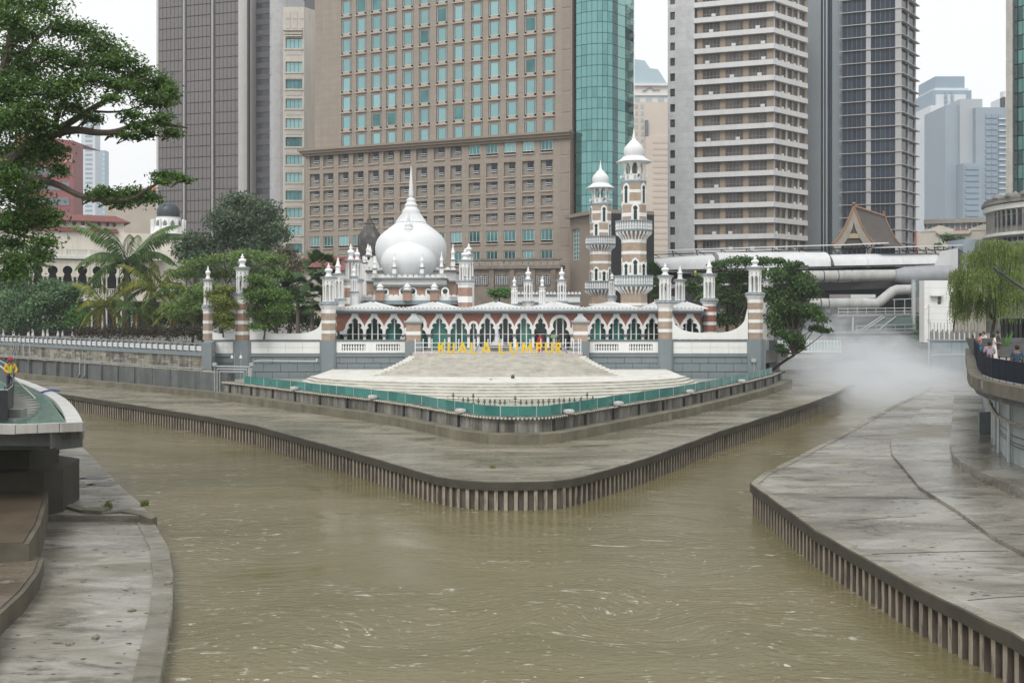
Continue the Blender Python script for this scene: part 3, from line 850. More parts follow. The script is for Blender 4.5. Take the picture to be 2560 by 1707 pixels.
while x < xr-.3:
    cr.prismy([(x+.02,8.72),(x+.02,8.80),(x+.08,8.88),(x+.17,8.93),(x+.185,8.97),(x+.20,8.93),(x+.29,8.88),(x+.35,8.80),(x+.35,8.72)], YA-.46, YA-.34)
    x += .372
cr.build('scalloped_crest', WHITE, ar, loc=OA, kind='stuff')
rs = MB()
x = xl
while x < xr-.3:
    rs.lathe([(0,0),(.07,.01),(.075,.03),(0,.05)], 6); x += .372
    b_ = len(rs.v)-24
    for i in range(b_, len(rs.v)):
        vx,vy,vz = rs.v[i]; rs.v[i] = (x-.19+vx*1.3, YA-.46-vz, 8.80+vy)
rs.build('crest_rosettes', M('rosette_grey',(.45,.46,.46),.7,.2), ar, loc=OA, kind='stuff')
rp = MB()
for px in (933,1088,1240,1385,1525,1640,1712):
    cx = XX(px,YA+2.6); s = 2.75 if px < 1600 else 1.7
    rp = MB(); rp.add([(cx-s,YA-.3,8.73),(cx+s,YA-.3,8.73),(cx+s,YA+5.6,8.73),(cx-s,YA+5.6,8.73),(cx-.18,YA+2.5,9.36),(cx+.18,YA+2.5,9.36),(cx+.18,YA+2.8,9.36),(cx-.18,YA+2.8,9.36)],
       [(0,1,5,4),(1,2,6,5),(2,3,7,6),(3,0,4,7),(4,5,6,7)])
    p_ = rp.build('roof_hip', ROOFW, ar, loc=OA)
    rd = MB()
    for sx in (-1,1): rd.tube([(cx+sx*s,YA-.28,8.76),(cx+sx*.18,YA+2.5,9.38)], .05, 5)
    rd.build('hip_ridge', WHITE2, p_)
# inside: floor, back wall, ceiling
m = MB(); m.box(XX(841,YA),xr,YA+7.0,YA+7.3,DECK,8.3); m.box(XX(841,YA)-.0,XX(841,YA)+.3,YA+.5,YA+7,DECK,8.3); m.box(xr-.3,xr,YA+.5,YA+7,DECK,8.3); m.build('back_wall', M('interior_teal',(.03,.07,.065),.6,.4,.6), ar, loc=OA)
for k,px in enumerate(range(880,1740,34)):
    w_ = rnd.uniform(.4,1.1); h_ = rnd.choice([2.2,2.6,1.2,3.0])
    x = XX(px,YA+3); m = MB(); m.box(x,x+w_,YA+rnd.uniform(2,5),YA+5.4,DECK,DECK+h_)
    m.build('interior_screen', [M('int_a',(.05,.20,.17),.4,.2),M('int_b',(.03,.05,.05),.5,.2),M('int_c',(.14,.24,.21),.4,.2)][k%3], ar, loc=OA)
# deck in front and below the arcade
m = MB(); m.prism([(XX(1030,YW),YW+.3),(XX(1032,86.4),86.4),(XX(1456,86.4),86.4),(XX(1458,YW),YW+.3),(XX(1757,YA),YW+1.6),(XX(1757,YA),YA+7.2),(XX(841,YA),YA+7.2),(XX(841,YA),YW+1.6)], 4.6, DECK)
m.build('mosque_deck', M('deck_stone',(.42,.36,.34),.7,.12,1.0), kind='structure')
# brick gate piers at the deck
for px,l in ((1034.5,'tan brick pier with grey cap left of the fountain deck'),(1451,'tan brick pier with grey cap right of the fountain deck')):
    Yp = 91.4
    t = thing('gate_pier', l, 'pier', (XX(px,Yp), Yp, ZZ(853,Yp)), group='piers flanking the fountain deck')
    z = lambda y: ZZ(y,Yp)-ZZ(853,Yp)
    w_ = 17.6*Yp/F
    for nm,ya,yb,mm,e in (('brick_band',853,837,BRICKT,0),('white_band',837,828,WHITE,.015),('brick_band',828,808,BRICKT,0)):
        MB().box(-w_-e,w_+e,-.5-e,.5+e,z(ya)+.001,z(yb)).build(nm, mm, t)
    m = MB(); m.box(-w_-.12,w_+.12,-.62,.62,z(808)+.001,z(805)); m.box(-w_-.2,w_+.2,-.7,.7,z(805),z(802))
    m.lathe([(w_*1.45,z(802)),(w_*1.1,z(796)),(w_*.5,z(789)),(w_*.5,z(784.5))], 4, a0=PI/4, sy=.8)
    m.build('cap', M('pier_cap',(.36,.38,.385),.6,.1), t)
    if False: pass
    MB().box(-w_-.1,w_+.1,-.6,.6,DECK-.1-ZZ(853,Yp)-2.6,-.002).build('plinth', GREYP, t)

# ---- prayer hall with domes
YH = 104.0
ph = thing('prayer_hall', 'white and brick prayer hall under two nested white onion domes', 'mosque hall', (XX(1024,YH), YH+6, DECK))
OH = (-XX(1024,YH), -(YH+6), -DECK)
def hall_tier(nm, pa, pb, ya, yb, Y, depth, mat, e=0):
    m = MB(); a, b = XX(pa,Y)-e, XX(pb,Y)+e; c = min(1.6,(b-a)*.12)
    y0 = Y-e
    m.prism([(a,y0+c),(a+c,y0),(b-c,y0),(b,y0+c),(b,Y+depth),(a,Y+depth)], ZZ(ya,Y), ZZ(yb,Y))
    return m.build(nm, mat, ph, loc=OH)
# lower hall body and cornices (front tier)
hall_tier('brick_wall', 905, 1152, 880, 761, YH+1, 16, BRICKM)
hall_tier('grey_band', 900, 1156, 761, 751, YH, 16, BLUEG, .1)
hall_tier('white_parapet', 905, 1152, 750.8, 742, YH, .4, WHITE)
def crest_row(nm, pa, pb, ya, yb, Y, step=.55):
    m = MB(); a, b = XX(pa,Y), XX(pb,Y); z0, z1 = ZZ(ya,Y), ZZ(yb,Y); h = z1-z0; x = a
    while x < b-.1:
        w_ = step*.92
        m.prismy([(x,z0),(x+w_,z0),(x+w_,z0+h*.35),(x+w_*.85,z0+h*.7),(x+w_*.6,z0+h*.75),(x+w_*.5,z1),(x+w_*.4,z0+h*.75),(x+w_*.15,z0+h*.7),(x,z0+h*.35)], Y, Y+.14)
        x += step
    m.build(nm, WHITE, ph, loc=OH, kind='stuff')
crest_row('crest', 905, 1152, 742, 735, YH+.1)
Yd = YH+3.0
hall_tier('drum_wall', 931, 1114, 742, 717, Yd, 7, BRICKM)
hall_tier('grey_band', 928, 1116, 717, 711.5, Yd-.3, 7.4, GREYD, .05)
hall_tier('white_frieze', 931, 1112, 711.3, 699, Yd-.2, 7.4, WHITE)
hall_tier('grey_band', 928, 1113, 699, 694.5, Yd-.4, 7.6, GREYD, .1)
crest_row('crest', 936, 1108, 694.5, 685, Yd-.1, .6)
# window arches in the drum
for px in (960,1007.5,1032.5,1076,1113):
    x = XX(px,Yd); z0 = ZZ(737,Yd); z1 = ZZ(722,Yd)
    for s in ((-.22,.22) if px in (960,1076) else (0,)):
        w_ = .17 if s else .28
        o_ = MB(); pts = [(x+s-w_-.14,z0)] + [(x+s-(w_+.14)*math.cos(t_*PI/8), z1-.25+(w_+.14)*math.sin(t_*PI/8)) for t_ in range(9)] + [(x+s+w_+.14,z0)]
        o_.prismy(pts, Yd-.10, Yd+.05); wn = o_.build('window_arch', WHITE2, ph, loc=OH)
        g_ = MB(); pts = [(x+s-w_*.7,z0+.1),(x+s-w_*.7,z1-.4)] + [(x+s-w_*math.cos(t_*PI/8), z1-.28+w_*math.sin(t_*PI/8)) for t_ in range(9)] + [(x+s+w_*.7,z1-.4),(x+s+w_*.7,z0+.1)]
        g_.prismy(pts, Yd-.13, Yd-.105); g_.build('pane', GL['d'][1], wn)
def dome(nm, cpx, Y, prof, k, mat, seg=48):
    s = k*Y/F
    x = XX(cpx,Y)
    m = MB(); m.lathe([(r*s, ZZ(400+y/4.1275, Y)) for r,y in prof], seg, x, Y)
    return m.build(nm, mat, ph, loc=OH, smooth=.9)
K = 1/4.1275
DOMEW = M('dome_white', (.70,.715,.725), .8, .035, .5, streak=.22, dirt=(.48,.49,.49), sscale=(.9,.9,.16), lo=.48, hi=.75)
DOMEW.node_tree.nodes['Principled BSDF'].inputs['Specular IOR Level'].default_value = .15
dome('main_dome', 1027.7, 113, [(268,1215),(300,1150),(332,1085),(355,1020),(366,960),(368,905),(358,855),(340,815),(312,778),(275,745),(232,712),(190,680),(152,652),(146,644)], K, DOMEW)
f1 = dome('dome_finial', 1027.7, 113, [(150,655),(153,642),(146,634),(120,600),(100,572),(92,556),(93,548),(90,530),(84,512),(72,508),(64,492),(60,484),(66,476),(64,458),(50,448),(44,436),(47,424),(47,412),(40,402),(20,392),(15,384),(24,374),(25,362),(18,250),(10,140),(4,80),(0,60)], K, DOMEW, 32)
fl_ = MB(); s = K*113/F
for k_ in range(28):
    a = 2*PI*k_/28
    fl_.tube([(XX(1027.7,113)+math.cos(a)*r*s*1.01, 113+math.sin(a)*r*s*1.01, ZZ(400+y/4.1275,113)) for r,y in ((150,640),(122,600),(101,570),(93,556))], .05, 4)
    fl_.lathe([(0,-.11),(.11,0),(0,.11)], 6, XX(1027.7,113)+math.cos(a)*152*s, 113+math.sin(a)*152*s)
    for i in range(len(fl_.v)-18, len(fl_.v)): fl_.v[i] = (fl_.v[i][0], fl_.v[i][1], fl_.v[i][2]+ZZ(400+646/4.1275,113))
fl_.build('fluting', DOMEW, f1)
dome('front_dome', 1021.4, Yd+3.4, [(235,1200),(262,1140),(280,1090),(285,1055),(280,1015),(266,975),(245,945),(215,915),(175,885),(135,858),(112,840),(108,834)], K, DOMEW)
f2 = dome('dome_finial', 1021.4, Yd+3.4, [(110,842),(113,834),(90,812),(72,786),(66,770),(68,762),(66,742),(50,735),(46,722),(52,716),(48,700),(38,694),(40,682),(40,666),(28,660),(24,646),(14,640),(16,630),(10,590),(4,550),(0,530)], K, DOMEW, 24)
fl_ = MB(); s = K*(Yd+3.4)/F
for k_ in range(22):
    a = 2*PI*k_/22; cx, cy = XX(1021.4,Yd+3.4), Yd+3.4
    fl_.tube([(cx+math.cos(a)*r*s*1.01, cy+math.sin(a)*r*s*1.01, ZZ(400+y/4.1275,cy)) for r,y in ((111,836),(90,812),(72,786),(67,771))], .045, 4)
    b_ = len(fl_.v); fl_.lathe([(0,-.09),(.09,0),(0,.09)], 6, cx+math.cos(a)*113*s, cy+math.sin(a)*113*s)
    for i in range(b_, len(fl_.v)): fl_.v[i] = (fl_.v[i][0], fl_.v[i][1], fl_.v[i][2]+ZZ(400+838/4.1275,cy))
fl_.build('fluting', DOMEW, f2)
# rear tier under the main dome
Yr = YH+6.5
hall_tier('brick_wall', 912, 1138, 740, 705, Yr, 8, BRICKM)
hall_tier('grey_band', 910, 1140, 705, 701.5, Yr-.2, 8.2, GREYD)
hall_tier('white_frieze', 912, 1138, 701.3, 680, Yr-.1, 8, WHITE)
hall_tier('grey_band', 909, 1141, 680, 675, Yr-.3, 8.3, GREYD)
crest_row('crest', 910, 1140, 675, 666, Yr-.1, .6)
hall_tier('white_parapet', 905, 955, 668, 640, Yr+12, 3, WHITE)
hall_tier('roof', 906, 1150, 745, 743, YH+.5, 15, WHITE2)
# pinnacles
def pinnacle(px, ybase, ytip, Y, r, brickto=None):
    h = ZZ(ytip,Y)-ZZ(ybase,Y)
    x = XX(px,Y); z0 = ZZ(ybase,Y)
    o_ = put('pinnacle', None, ph, (x+OH[0], Y+OH[1], z0+OH[2]))
    hb = h*.52
    MB().box(-r,r,-r,r,0,hb*.45 if brickto is None else hb).build('shaft', WHITE2 if brickto is None else BRICKM, o_)
    q = MB(); q.box(-r*1.35,r*1.35,-r*1.35,r*1.35,hb*.45 if brickto is None else hb, (hb*.45 if brickto is None else hb)+.12)
    q.build('cap', GREYD, o_)
    zb = (hb*.45 if brickto is None else hb)+.121
    MB().lathe([(a_,b_+zb) for a_,b_ in finial_ob(h-zb, r*1.25)], 10).build('finial', WHITE2, o_, smooth=.6)
for px,yb,yt in ((986,684,628),(1055,684,630),(1104,684,628),(937,684,640)): pinnacle(px,yb,yt,Yd-.3,.2)
for px,yb,yt in ((1132.5,666,608),(920,650,608),(925,652,612),(912,665,638)): pinnacle(px,yb,yt,Yr+.4,.24)
for px in (950,1018,1086): pinnacle(px,752,706,YH-.15,.42,1)
# corner pavilions of the hall
HG = 'corner pavilions of the prayer hall'
pillar(877, 101.5, 15, (800,720,705,697,657,655,650,608), 'white corner pavilion at the left of the domes', [('b',1),('w',.4),('b',.6)], BRICKM, group=HG)
pillar(893, 108, 12, (780,712,703,697,662,655,650,618), 'smaller white pavilion just right of the left corner pavilion', [('w',1)], BRICKM, group=HG)
pillar(885, 99.5, 9, (800,745,733,728,700,695,690,660), 'low slim pavilion in front of the left corner pavilion', [('w',1)], BRICKM, group=HG)
pillar(1163, 102, 17.5, (800,719,706,700,668,655,650,620), 'white corner pavilion at the right of the domes', [('b',1),('w',.35),('b',.5)], BRICKM, group=HG)
pillar(1172, 108, 13, (790,705,694,690,655,640,636,607), 'taller white pavilion behind the right corner pavilion', [('w',1)], BRICKM, group=HG)
# low roof terrace pavilions right of the dome
RG = 'slim pavilions above the arcade roof'
for px,Y,hw,ys,l in ((1286,101,8.5,(790,768,764,759,727,718,715,690),'first slim roof pavilion right of the domes'),(1320.5,103,12.5,(790,768,758,752,712,703,699,666),'second and tall slim roof pavilion right of the domes'),
                     (1355.5,101,8.5,(790,768,764,759,727,718,715,689),'third slim roof pavilion right of the domes'),(1404.5,103,12.5,(790,768,758,752,712,703,699,666),'fourth roof pavilion right of the domes nearest the minarets')):
    pillar(px,Y,hw,ys,l,[('w',1)],BRICKM,group=RG)
bw = thing('courtyard_block', 'low white crenellated block behind the slim roof pavilions', 'building', (XX(1370,112),114,DECK))
OB = (-XX(1370,112),-114,-DECK)
m = MB(); m.box(XX(1285,112),XX(1450,112),112,118,DECK,ZZ(738,112)); m.build('wall', WHITE, bw, loc=OB)
m = MB(); m.box(XX(1283,112),XX(1453,112),111.8,118.2,ZZ(738,112),ZZ(735.5,112)); m.box(XX(1283,112),XX(1453,112),111.8,118.2,ZZ(759,112),ZZ(755,112)); m.build('string_course', GREYP, bw, loc=OB)
m = MB(); x = XX(1285,112)
while x < XX(1448,112):
    m.prismy([(x,ZZ(735.4,112)),(x+.34,ZZ(735.4,112)),(x+.30,ZZ(731,112)),(x+.2,ZZ(730,112)),(x+.17,ZZ(728,112)),(x+.14,ZZ(730,112)),(x+.04,ZZ(731,112))],111.9,112.05); x += .40
m.build('crest', WHITE2, bw, loc=OB, kind='stuff')
# blackened onion dome behind
bd = thing('black_dome_pavilion', 'weather-blackened onion dome with dark finial behind the prayer hall', 'dome', (XX(924,128),128,DECK))
m = MB(); s = K*128/F
m.lathe([(60,1100),(95,1000),(112,950),(124,880),(126,820),(118,780),(96,745),(76,720),(60,690),(50,664)],32)
m.v = [(x*s,y*s,ZZ(400+z/4.1275,128)-DECK) for x,y,z in m.v]
m.f = [f_[::-1] for f_ in m.f]
m.build('dome', M('soot_black',(.075,.07,.068),.75,.4,1.4,streak=.5,dirt=(.33,.31,.29),sscale=(1.5,1.5,.4),lo=.54,hi=.64), bd, smooth=.9)
m = MB(); m.lathe([(54,668),(56,655),(40,645),(24,620),(28,612),(14,600),(8,580),(3,560),(0,545)],14)
m.v = [(x*s,y*s,ZZ(400+z/4.1275,128)-DECK) for x,y,z in m.v]; m.f = [f_[::-1] for f_ in m.f]
m.build('finial', M('soot_finial',(.10,.08,.07),.8,.4,2), bd, smooth=.6)
MB().lathe([(2.2,0),(2.2,9.6)],8).build('drum', WHITE, bd)

# ---- minarets
def minaret(px, Y, label, rz):
    t = thing('minaret', label, 'minaret', (XX(px,Y), Y, DECK), group='minarets of the mosque')
    q = .01229
    zb = lambda y: ZZ(300+y/3.268,100)-DECK
    k8 = 1/math.cos(PI/8); a8 = PI/8+rz
    rs = 97*q
    def band(nm, r, ya, yb, mat, n=8):
        return MB().lathe([(r*(k8 if n==8 else 1),zb(ya)),(r*(k8 if n==8 else 1),zb(yb)-.002)], n, a0=a8).build(nm, mat, t)
    zs = [(1700,1515,'b'),(1515,1495,'w'),(1495,1430,'b'),(1252,1275,'w')]
    MB().lathe([(1.30*k8,0),(1.30*k8,zb(1515))],8,a0=a8).build('brick_band',BRICKT,t)
    band('white_band',1.31,1515,1495,WHITE); band('brick_band',1.28,1495,1370,BRICKT)
    for ya,yb,kk in ((1290,1252,'w'),(1252,1190,'b'),(1190,1165,'w'),(1165,1100,'b'),(1100,1075,'w'),(1075,1008,'b'),(1008,980,'w'),
                     (980,925,'b'),(850,795,'b'),(795,765,'w'),(765,700,'b'),(700,672,'w'),(672,603,'b'),(603,578,'w'),(578,525,'b')):
        band('brick_band' if kk=='b' else 'white_band', rs+(.012 if kk=='w' else 0), ya, yb, BRICKT if kk=='b' else WHITE)
    # niches on the facets
    for k in range(8):
        a = rz + k*PI/4
        for (ya,yb) in (((1270,1130),) if k%2==0 else ((1300,1160),)) + (((830,690),) if k%2==0 else ((690,525),)):
            o_ = put('niche', None, t, (math.cos(a)*(rs+.0), math.sin(a)*(rs), 0), rot=(0,0,a+PI/2))
            w_ = .40 if True else .3; z0, z1 = zb(ya), zb(yb)
            pts = [(-w_,z0),(w_,z0),(w_,z1-.45),(w_*.8,z1-.22),(w_*.35,z1-.06),(0,z1+.04),(-w_*.35,z1-.06),(-w_*.8,z1-.22),(-w_,z1-.45)]
            MB().prismy([(x,z) for x,z in pts], -.05, .12).build('surround', WHITE, o_)
            g_ = .22
            pts = [(-g_*.75,z0+.06),(g_*.75,z0+.06),(g_*.75,z1-.72),(g_*.45,z1-.68),(g_*.8,z1-.6),(g_,z1-.47),(g_*.85,z1-.35),(g_*.4,z1-.27),(0,z1-.2),(-g_*.4,z1-.27),(-g_*.85,z1-.35),(-g_,z1-.47),(-g_*.8,z1-.6),(-g_*.45,z1-.68),(-g_*.75,z1-.72)]
            MB().prismy(pts, -.075, -.052).build('pane', GL['d'][1], o_)
    # balconies
    for (yt,yf,yb2,yc,R_) in ((830,900,915,985,153*q),(1275,1345,1362,1432,160*q)):
        b_ = put('balcony', None, t)
        MB().lathe([(R_*.97,zb(yb2)),(R_*1.0,zb(yf)),(R_*.97,zb(yf)+.002)],16).build('floor', BLUEG, b_)
        MB().lathe([(R_*.985,zb(yt)-.06),(R_*1.01,zb(yt)-.05),(R_*1.01,zb(yt)+.04),(R_*.9,zb(yt)+.05)],16).build('handrail', BLUEG, b_)
        hh = zb(yt)-zb(yf)-.06
        bl = MB(); bl.box(-.05,.05,-.05,.05,0,.12); bl.lathe([(.045,.12),(.03,hh*.3),(.065,hh*.5),(.03,hh*.75),(.05,hh)],6); bmm = bl.mesh('baluster', WHITE2)
        for i in range(40):
            a = 2*PI*i/40
            if math.sin(a) < .35: put('baluster', bmm, b_, (R_*.95*math.cos(a), R_*.95*math.sin(a), zb(yf)))
        MB().lathe([(R_*.9,zb(yf)+.001),(R_*.9,zb(yt)-.1)],16).build('parapet_core', M('parapet_core',(.5,.52,.52),.7,.05), b_)
        br = MB()
        for i in range(24):
            a = 2*PI*i/24
            br.tube([(math.cos(a)*r,math.sin(a)*r,z) for r,z in ((R_*.93,zb(yb2)-.02),(R_*.90,zb(yb2)-.22),(R_*.76,zb((yb2+yc)/2)),(rs*1.03,zb(yc)+.15),(rs*1.0,zb(yc)))], [.10,.11,.08,.09,.06], 5)
        br.build('brackets', WHITE2, b_, smooth=.8)
        MB().lathe([(rs*1.02,zb(yc)),(rs*1.1,zb((yb2+yc)/2)),(R_*.8,zb(yb2))],16).build('corbel', BRICKT, b_)
    # lantern and dome
    MB().lathe([(rs*.98*k8,zb(525)),(108*q,zb(515)),(108*q,zb(503)),(90*q,zb(498))],8,a0=a8).build('ring', BLUEG, t)
    rl = 76*q
    par = MB().lathe([(rl*k8,zb(498)+.002),(rl*k8,zb(450))],8,a0=a8).build('lantern_parapet', WHITE, t)
    for k in range(8):
        a = rz+k*PI/4
        d = rl+.01
        sl = MB(); sl.box(-.13,.13,-.012,.012,zb(490),zb(458))
        sl.build('fretwork', M('fret_shadow',(.42,.43,.43),.7,.35,14), par, loc=(math.cos(a)*d,math.sin(a)*d,0), rz=a+PI/2)
    hc = zb(352)-zb(450)
    for k in range(8):
        a = a8+k*PI/4; r_ = rl*k8*.96
        c = MB(); c.lathe([(.12,0),(.12,.1),(.085,.16),(.085,hc*.55),(.13,hc*.62),(.17,hc*.72),(.30,hc)],8)
        c.build('column', WHITE2, t, loc=(math.cos(a)*r_,math.sin(a)*r_,zb(450)), smooth=.6)
    MB().lathe([(.28,zb(498)),(.28,zb(352))],8).build('core', M('lantern_core',(.16,.16,.15),.8,.2), t)
    MB().lathe([(145*q,zb(350)),(145*q,zb(346)),(118*q,zb(330)),(100*q,zb(318)),(88*q,zb(302)),(72*q,zb(298))],32).build('brim', DOMEW, t, smooth=.8)
    MB().lathe([(86*q,zb(353)),(100*q,zb(360)),(143*q,zb(351)),(143*q,zb(350)-.002)],24).build('brim_soffit', WHITE, t)
    MB().lathe([(72*q,zb(298)+.002),(80*q,zb(280)),(83*q,zb(258)),(80*q,zb(238)),(72*q,zb(222)),(60*q,zb(208)),(48*q,zb(195)),(36*q,zb(180)),(24*q,zb(168))],32).build('dome', DOMEW, t, smooth=.9)
    MB().lathe([(25*q,zb(169)),(18*q,zb(164)),(14*q,zb(150)),(17*q,zb(145)),(9*q,zb(138)),(11*q,zb(126)),(5*q,zb(115)),(3*q,zb(85)),(0,zb(62))],12).build('finial', WHITE2, t, smooth=.7)
    for k,a in enumerate((-.35,PI+.35,-PI*.42)):
        h = MB(); h.lathe([(.04,0),(.06,.28),(.20,.5),(.17,.5),(.03,.2)],10)
        h.build('loudspeaker', WHITE2 if k < 2 else STEEL, t, loc=(math.cos(a)*rl,math.sin(a)*rl,zb(468)), rz=0, smooth=.8).rotation_euler = (PI/2,0,a+PI/2)
    return t
minaret(1584.5, 100, 'near right minaret, the taller in view, with white onion dome', R(-90))
minaret(1501.3, 122, 'far left minaret, the shorter in view, with white onion dome', R(-90-30))
# small white colonnade between the minarets
pillar(1530, 112, 9, (790,760,745,738,705,700,697,682), 'slim white pavilion squeezed between the two minarets', [('w',1)], BRICKM, group='slim pavilions above the arcade roof')
# ================================================================== cascade, fountain deck, letters, left embankment
def marble():
    m, t, b = nodes('weathered_marble')
    v = coords(t, 'world')
    c = ramp(t, noise(t, v, .6, 5, .6), [(.3,(.60,.585,.53)),(.7,(.72,.71,.67))])
    k = ramp(t, noise(t, coords(t,'world',(.9,.9,3.0)), 1.1, 7, .75, .4), [(.54,0.0),(.68,.65)])
    c = mixc(t, k, c, (.22,.20,.14))
    k2 = ramp(t, noise(t, coords(t,'world',(1.6,1.6,6.0)), 1.4, 7, .75), [(.62,0.0),(.70,.85)])
    c = mixc(t, k2, c, (.07,.065,.05))
    t.links.new(c, b.inputs['Base Color']); b.inputs['Roughness'].default_value = .6
    bump(t, b, noise(t, v, 7, 5, .6), .2, .03)
    return m
MARB = marble(); MARB2 = M('shaded_stained_riser',(.42,.405,.35),.7,.2,1.2,streak=.6,dirt=(.17,.155,.11),sscale=(.7,.7,2.5),lo=.5,hi=.68)  # risers: grime, plus shade between steps put into a greyer base colour
cas = thing('cascade_steps', 'weathered white marble cascade of steps below the yellow letters', 'steps', (0,80,2.3))
OC = (0,-80,-2.3)
NU = 12
def arcfront(xl, xr, yl, yr, bul, n=14, round_=.0):
    pts = []
    for i in range(n+1):
        s = i/n
        d = 1-(2*s-1)**2
        if round_: d = d**round_
        pts.append((xl+(xr-xl)*s, yl+(yr-yl)*s-bul*d))
    return pts
for i in range(NU):
    s = i/(NU-1)
    # wider towards the bottom, flaring out
    e = s**1.35
    xl = -8.65+(-11.6+8.65)*e; xr = 6.1+(9.0-6.1)*e
    yb = 86.3-(86.3-82.6)*s
    z1 = 4.79-(4.79-3.32)*s
    f = arcfront(xl, xr, yb, yb, .25+.9*s)
    f = [(x, y+rnd.uniform(-.01,.01)) for x,y in f]
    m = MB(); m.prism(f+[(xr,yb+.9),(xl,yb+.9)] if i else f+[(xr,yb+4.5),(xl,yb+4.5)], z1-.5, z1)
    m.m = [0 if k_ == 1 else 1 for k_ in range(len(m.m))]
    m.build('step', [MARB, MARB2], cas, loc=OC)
    # each step's block ends stick out in short returns
    if i and i % 1 == 0:
        m = MB(); m.box(xl-.22,xl+.35,yb-.05,yb+1.2,z1-.6,z1-.01); m.box(xr-.35,xr+.22,yb-.05,yb+1.2,z1-.6,z1-.01); m.build('step_return', MARB, cas, loc=OC)
NL = 6
for i in range(NL):
    s = i/(NL-1)
    xl = -16.7-1.5*s; xr = 14.4+1.6*s; yb = 82.2-.9*s; z1 = 3.22-(3.22-2.40)*s
    f = arcfront(xl, xr, yb, yb, 7.4+3.0*s, 26, .62)
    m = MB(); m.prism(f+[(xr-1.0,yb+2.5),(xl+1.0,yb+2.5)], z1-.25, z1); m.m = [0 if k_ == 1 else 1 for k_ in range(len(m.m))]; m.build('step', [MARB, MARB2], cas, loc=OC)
m = MB(); m.prism(arcfront(-12,9.4,84,84,8.0,12)+[(11,91.6),(-13,91.6)], 2.2, 2.98); m.build('step_core', MARB, cas, loc=OC)
m = MB(); m.box(-16.5,14.2,82.6,91.7,2.2,3.19); m.build('upper_landing', MARB, cas, loc=OC)
# shallow basin floor inside the point
MB().prism([(p[0]*.97,p[1]+.9) for p in FO[2:-2]]+[(22,91.5),(-27,91.5)], 1.6, 2.34).build('basin_floor', M('basin_floor',(.34,.36,.30),.35,.2,.8), kind='structure')
# two dark outlets in the steps
for px,py,l in ((1227,952,'dark round outlet left in the cascade steps'),(1282,949,'dark upright outlet right in the cascade steps')):
    p = G(px,py,3.1)
    q = MB(); q.lathe([(.12,0),(.14,.05),(.14,.3),(.10,.36),(0,.37)],10); q.build('water_outlet', DSTEEL, loc=(p[0],p[1]-.35,2.95 if px<1250 else 3.0), label=l, cat='outlet', smooth=.6, sc=(1,1,.9 if px<1250 else 1.4), group='outlets in the cascade')
# fountain jets: bronze standpipes in the basin behind the glass tip
BRZ = M('bronze_fitting',(.15,.135,.105),.5,.3,4,metal=.4)
def jet(px, Y, h, kind, label):
    t = thing('fountain_jet', label, 'fountain jet', (XX(px,Y),Y,2.34), group='standing jets behind the glass tip')
    MB().tube([(0,0,0),(0,0,h)],.035,6).build('standpipe',BRZ,t)
    MB().lathe([(.03,h),(.11,h+.02),(.11,h+.08),(.05,h+.1),(.05,h+.22),(.015,h+.26)],8).build('nozzle',BRZ,t,smooth=.6)
    MB().lathe([(.12,h*.45),(.12,h*.45+.07)],8).build('valve',BRZ,t)
    if kind:
        MB().tube([(-.35,0,h*.8),(.35,0,h*.8)],.018,5).build('cross_arm',BRZ,t)
        MB().tube([(-.35,0,h*.8),(-.35,0,h*1.05)],.018,5).build('arm_tip',BRZ,t); MB().tube([(.35,0,h*.8),(.35,0,h*1.05)],.018,5).build('arm_tip',BRZ,t)
jets = [1133,1158,1170,1183,1196,1211,1225,1237,1250,1262,1288,1302,1316,1330,1346,1358,1372,1385,1398,1410,1424,1436,1452,1468,1482]
words = ['first','second','third','fourth','fifth','sixth','seventh','eighth','ninth','tenth','eleventh','twelfth','thirteenth','fourteenth','fifteenth','sixteenth','seventeenth','eighteenth','nineteenth','twentieth','twenty-first','twenty-second','twenty-third','twenty-fourth','twenty-fifth']
for k,px in enumerate(jets):
    tall = px in (1133,1183,1288,1468,1458)
    off = abs(px-1290)/200
    jet(px, 62.6+off*2.6+rnd.uniform(-.2,.2), .50 if not tall else .78, tall, words[k]+' bronze fountain jet from the left behind the glass tip')
mf = thing('jet_manifold', 'tangle of bronze supply pipes among the fountain jets', 'pipework', (XX(1290,62),62.4,2.34))
for k in range(4):
    MB().tube([(-3.2+.2*k,.3*k,.12+.05*k),(3.6-.15*k,.3*k,.12+.05*k)],.05,6).build('supply_pipe',BRZ,mf)
MB().box(-1.1,1.0,-.2,.3,0,.42).build('pump_box',M('pump_box',(.42,.42,.38),.5,.2,3),mf)

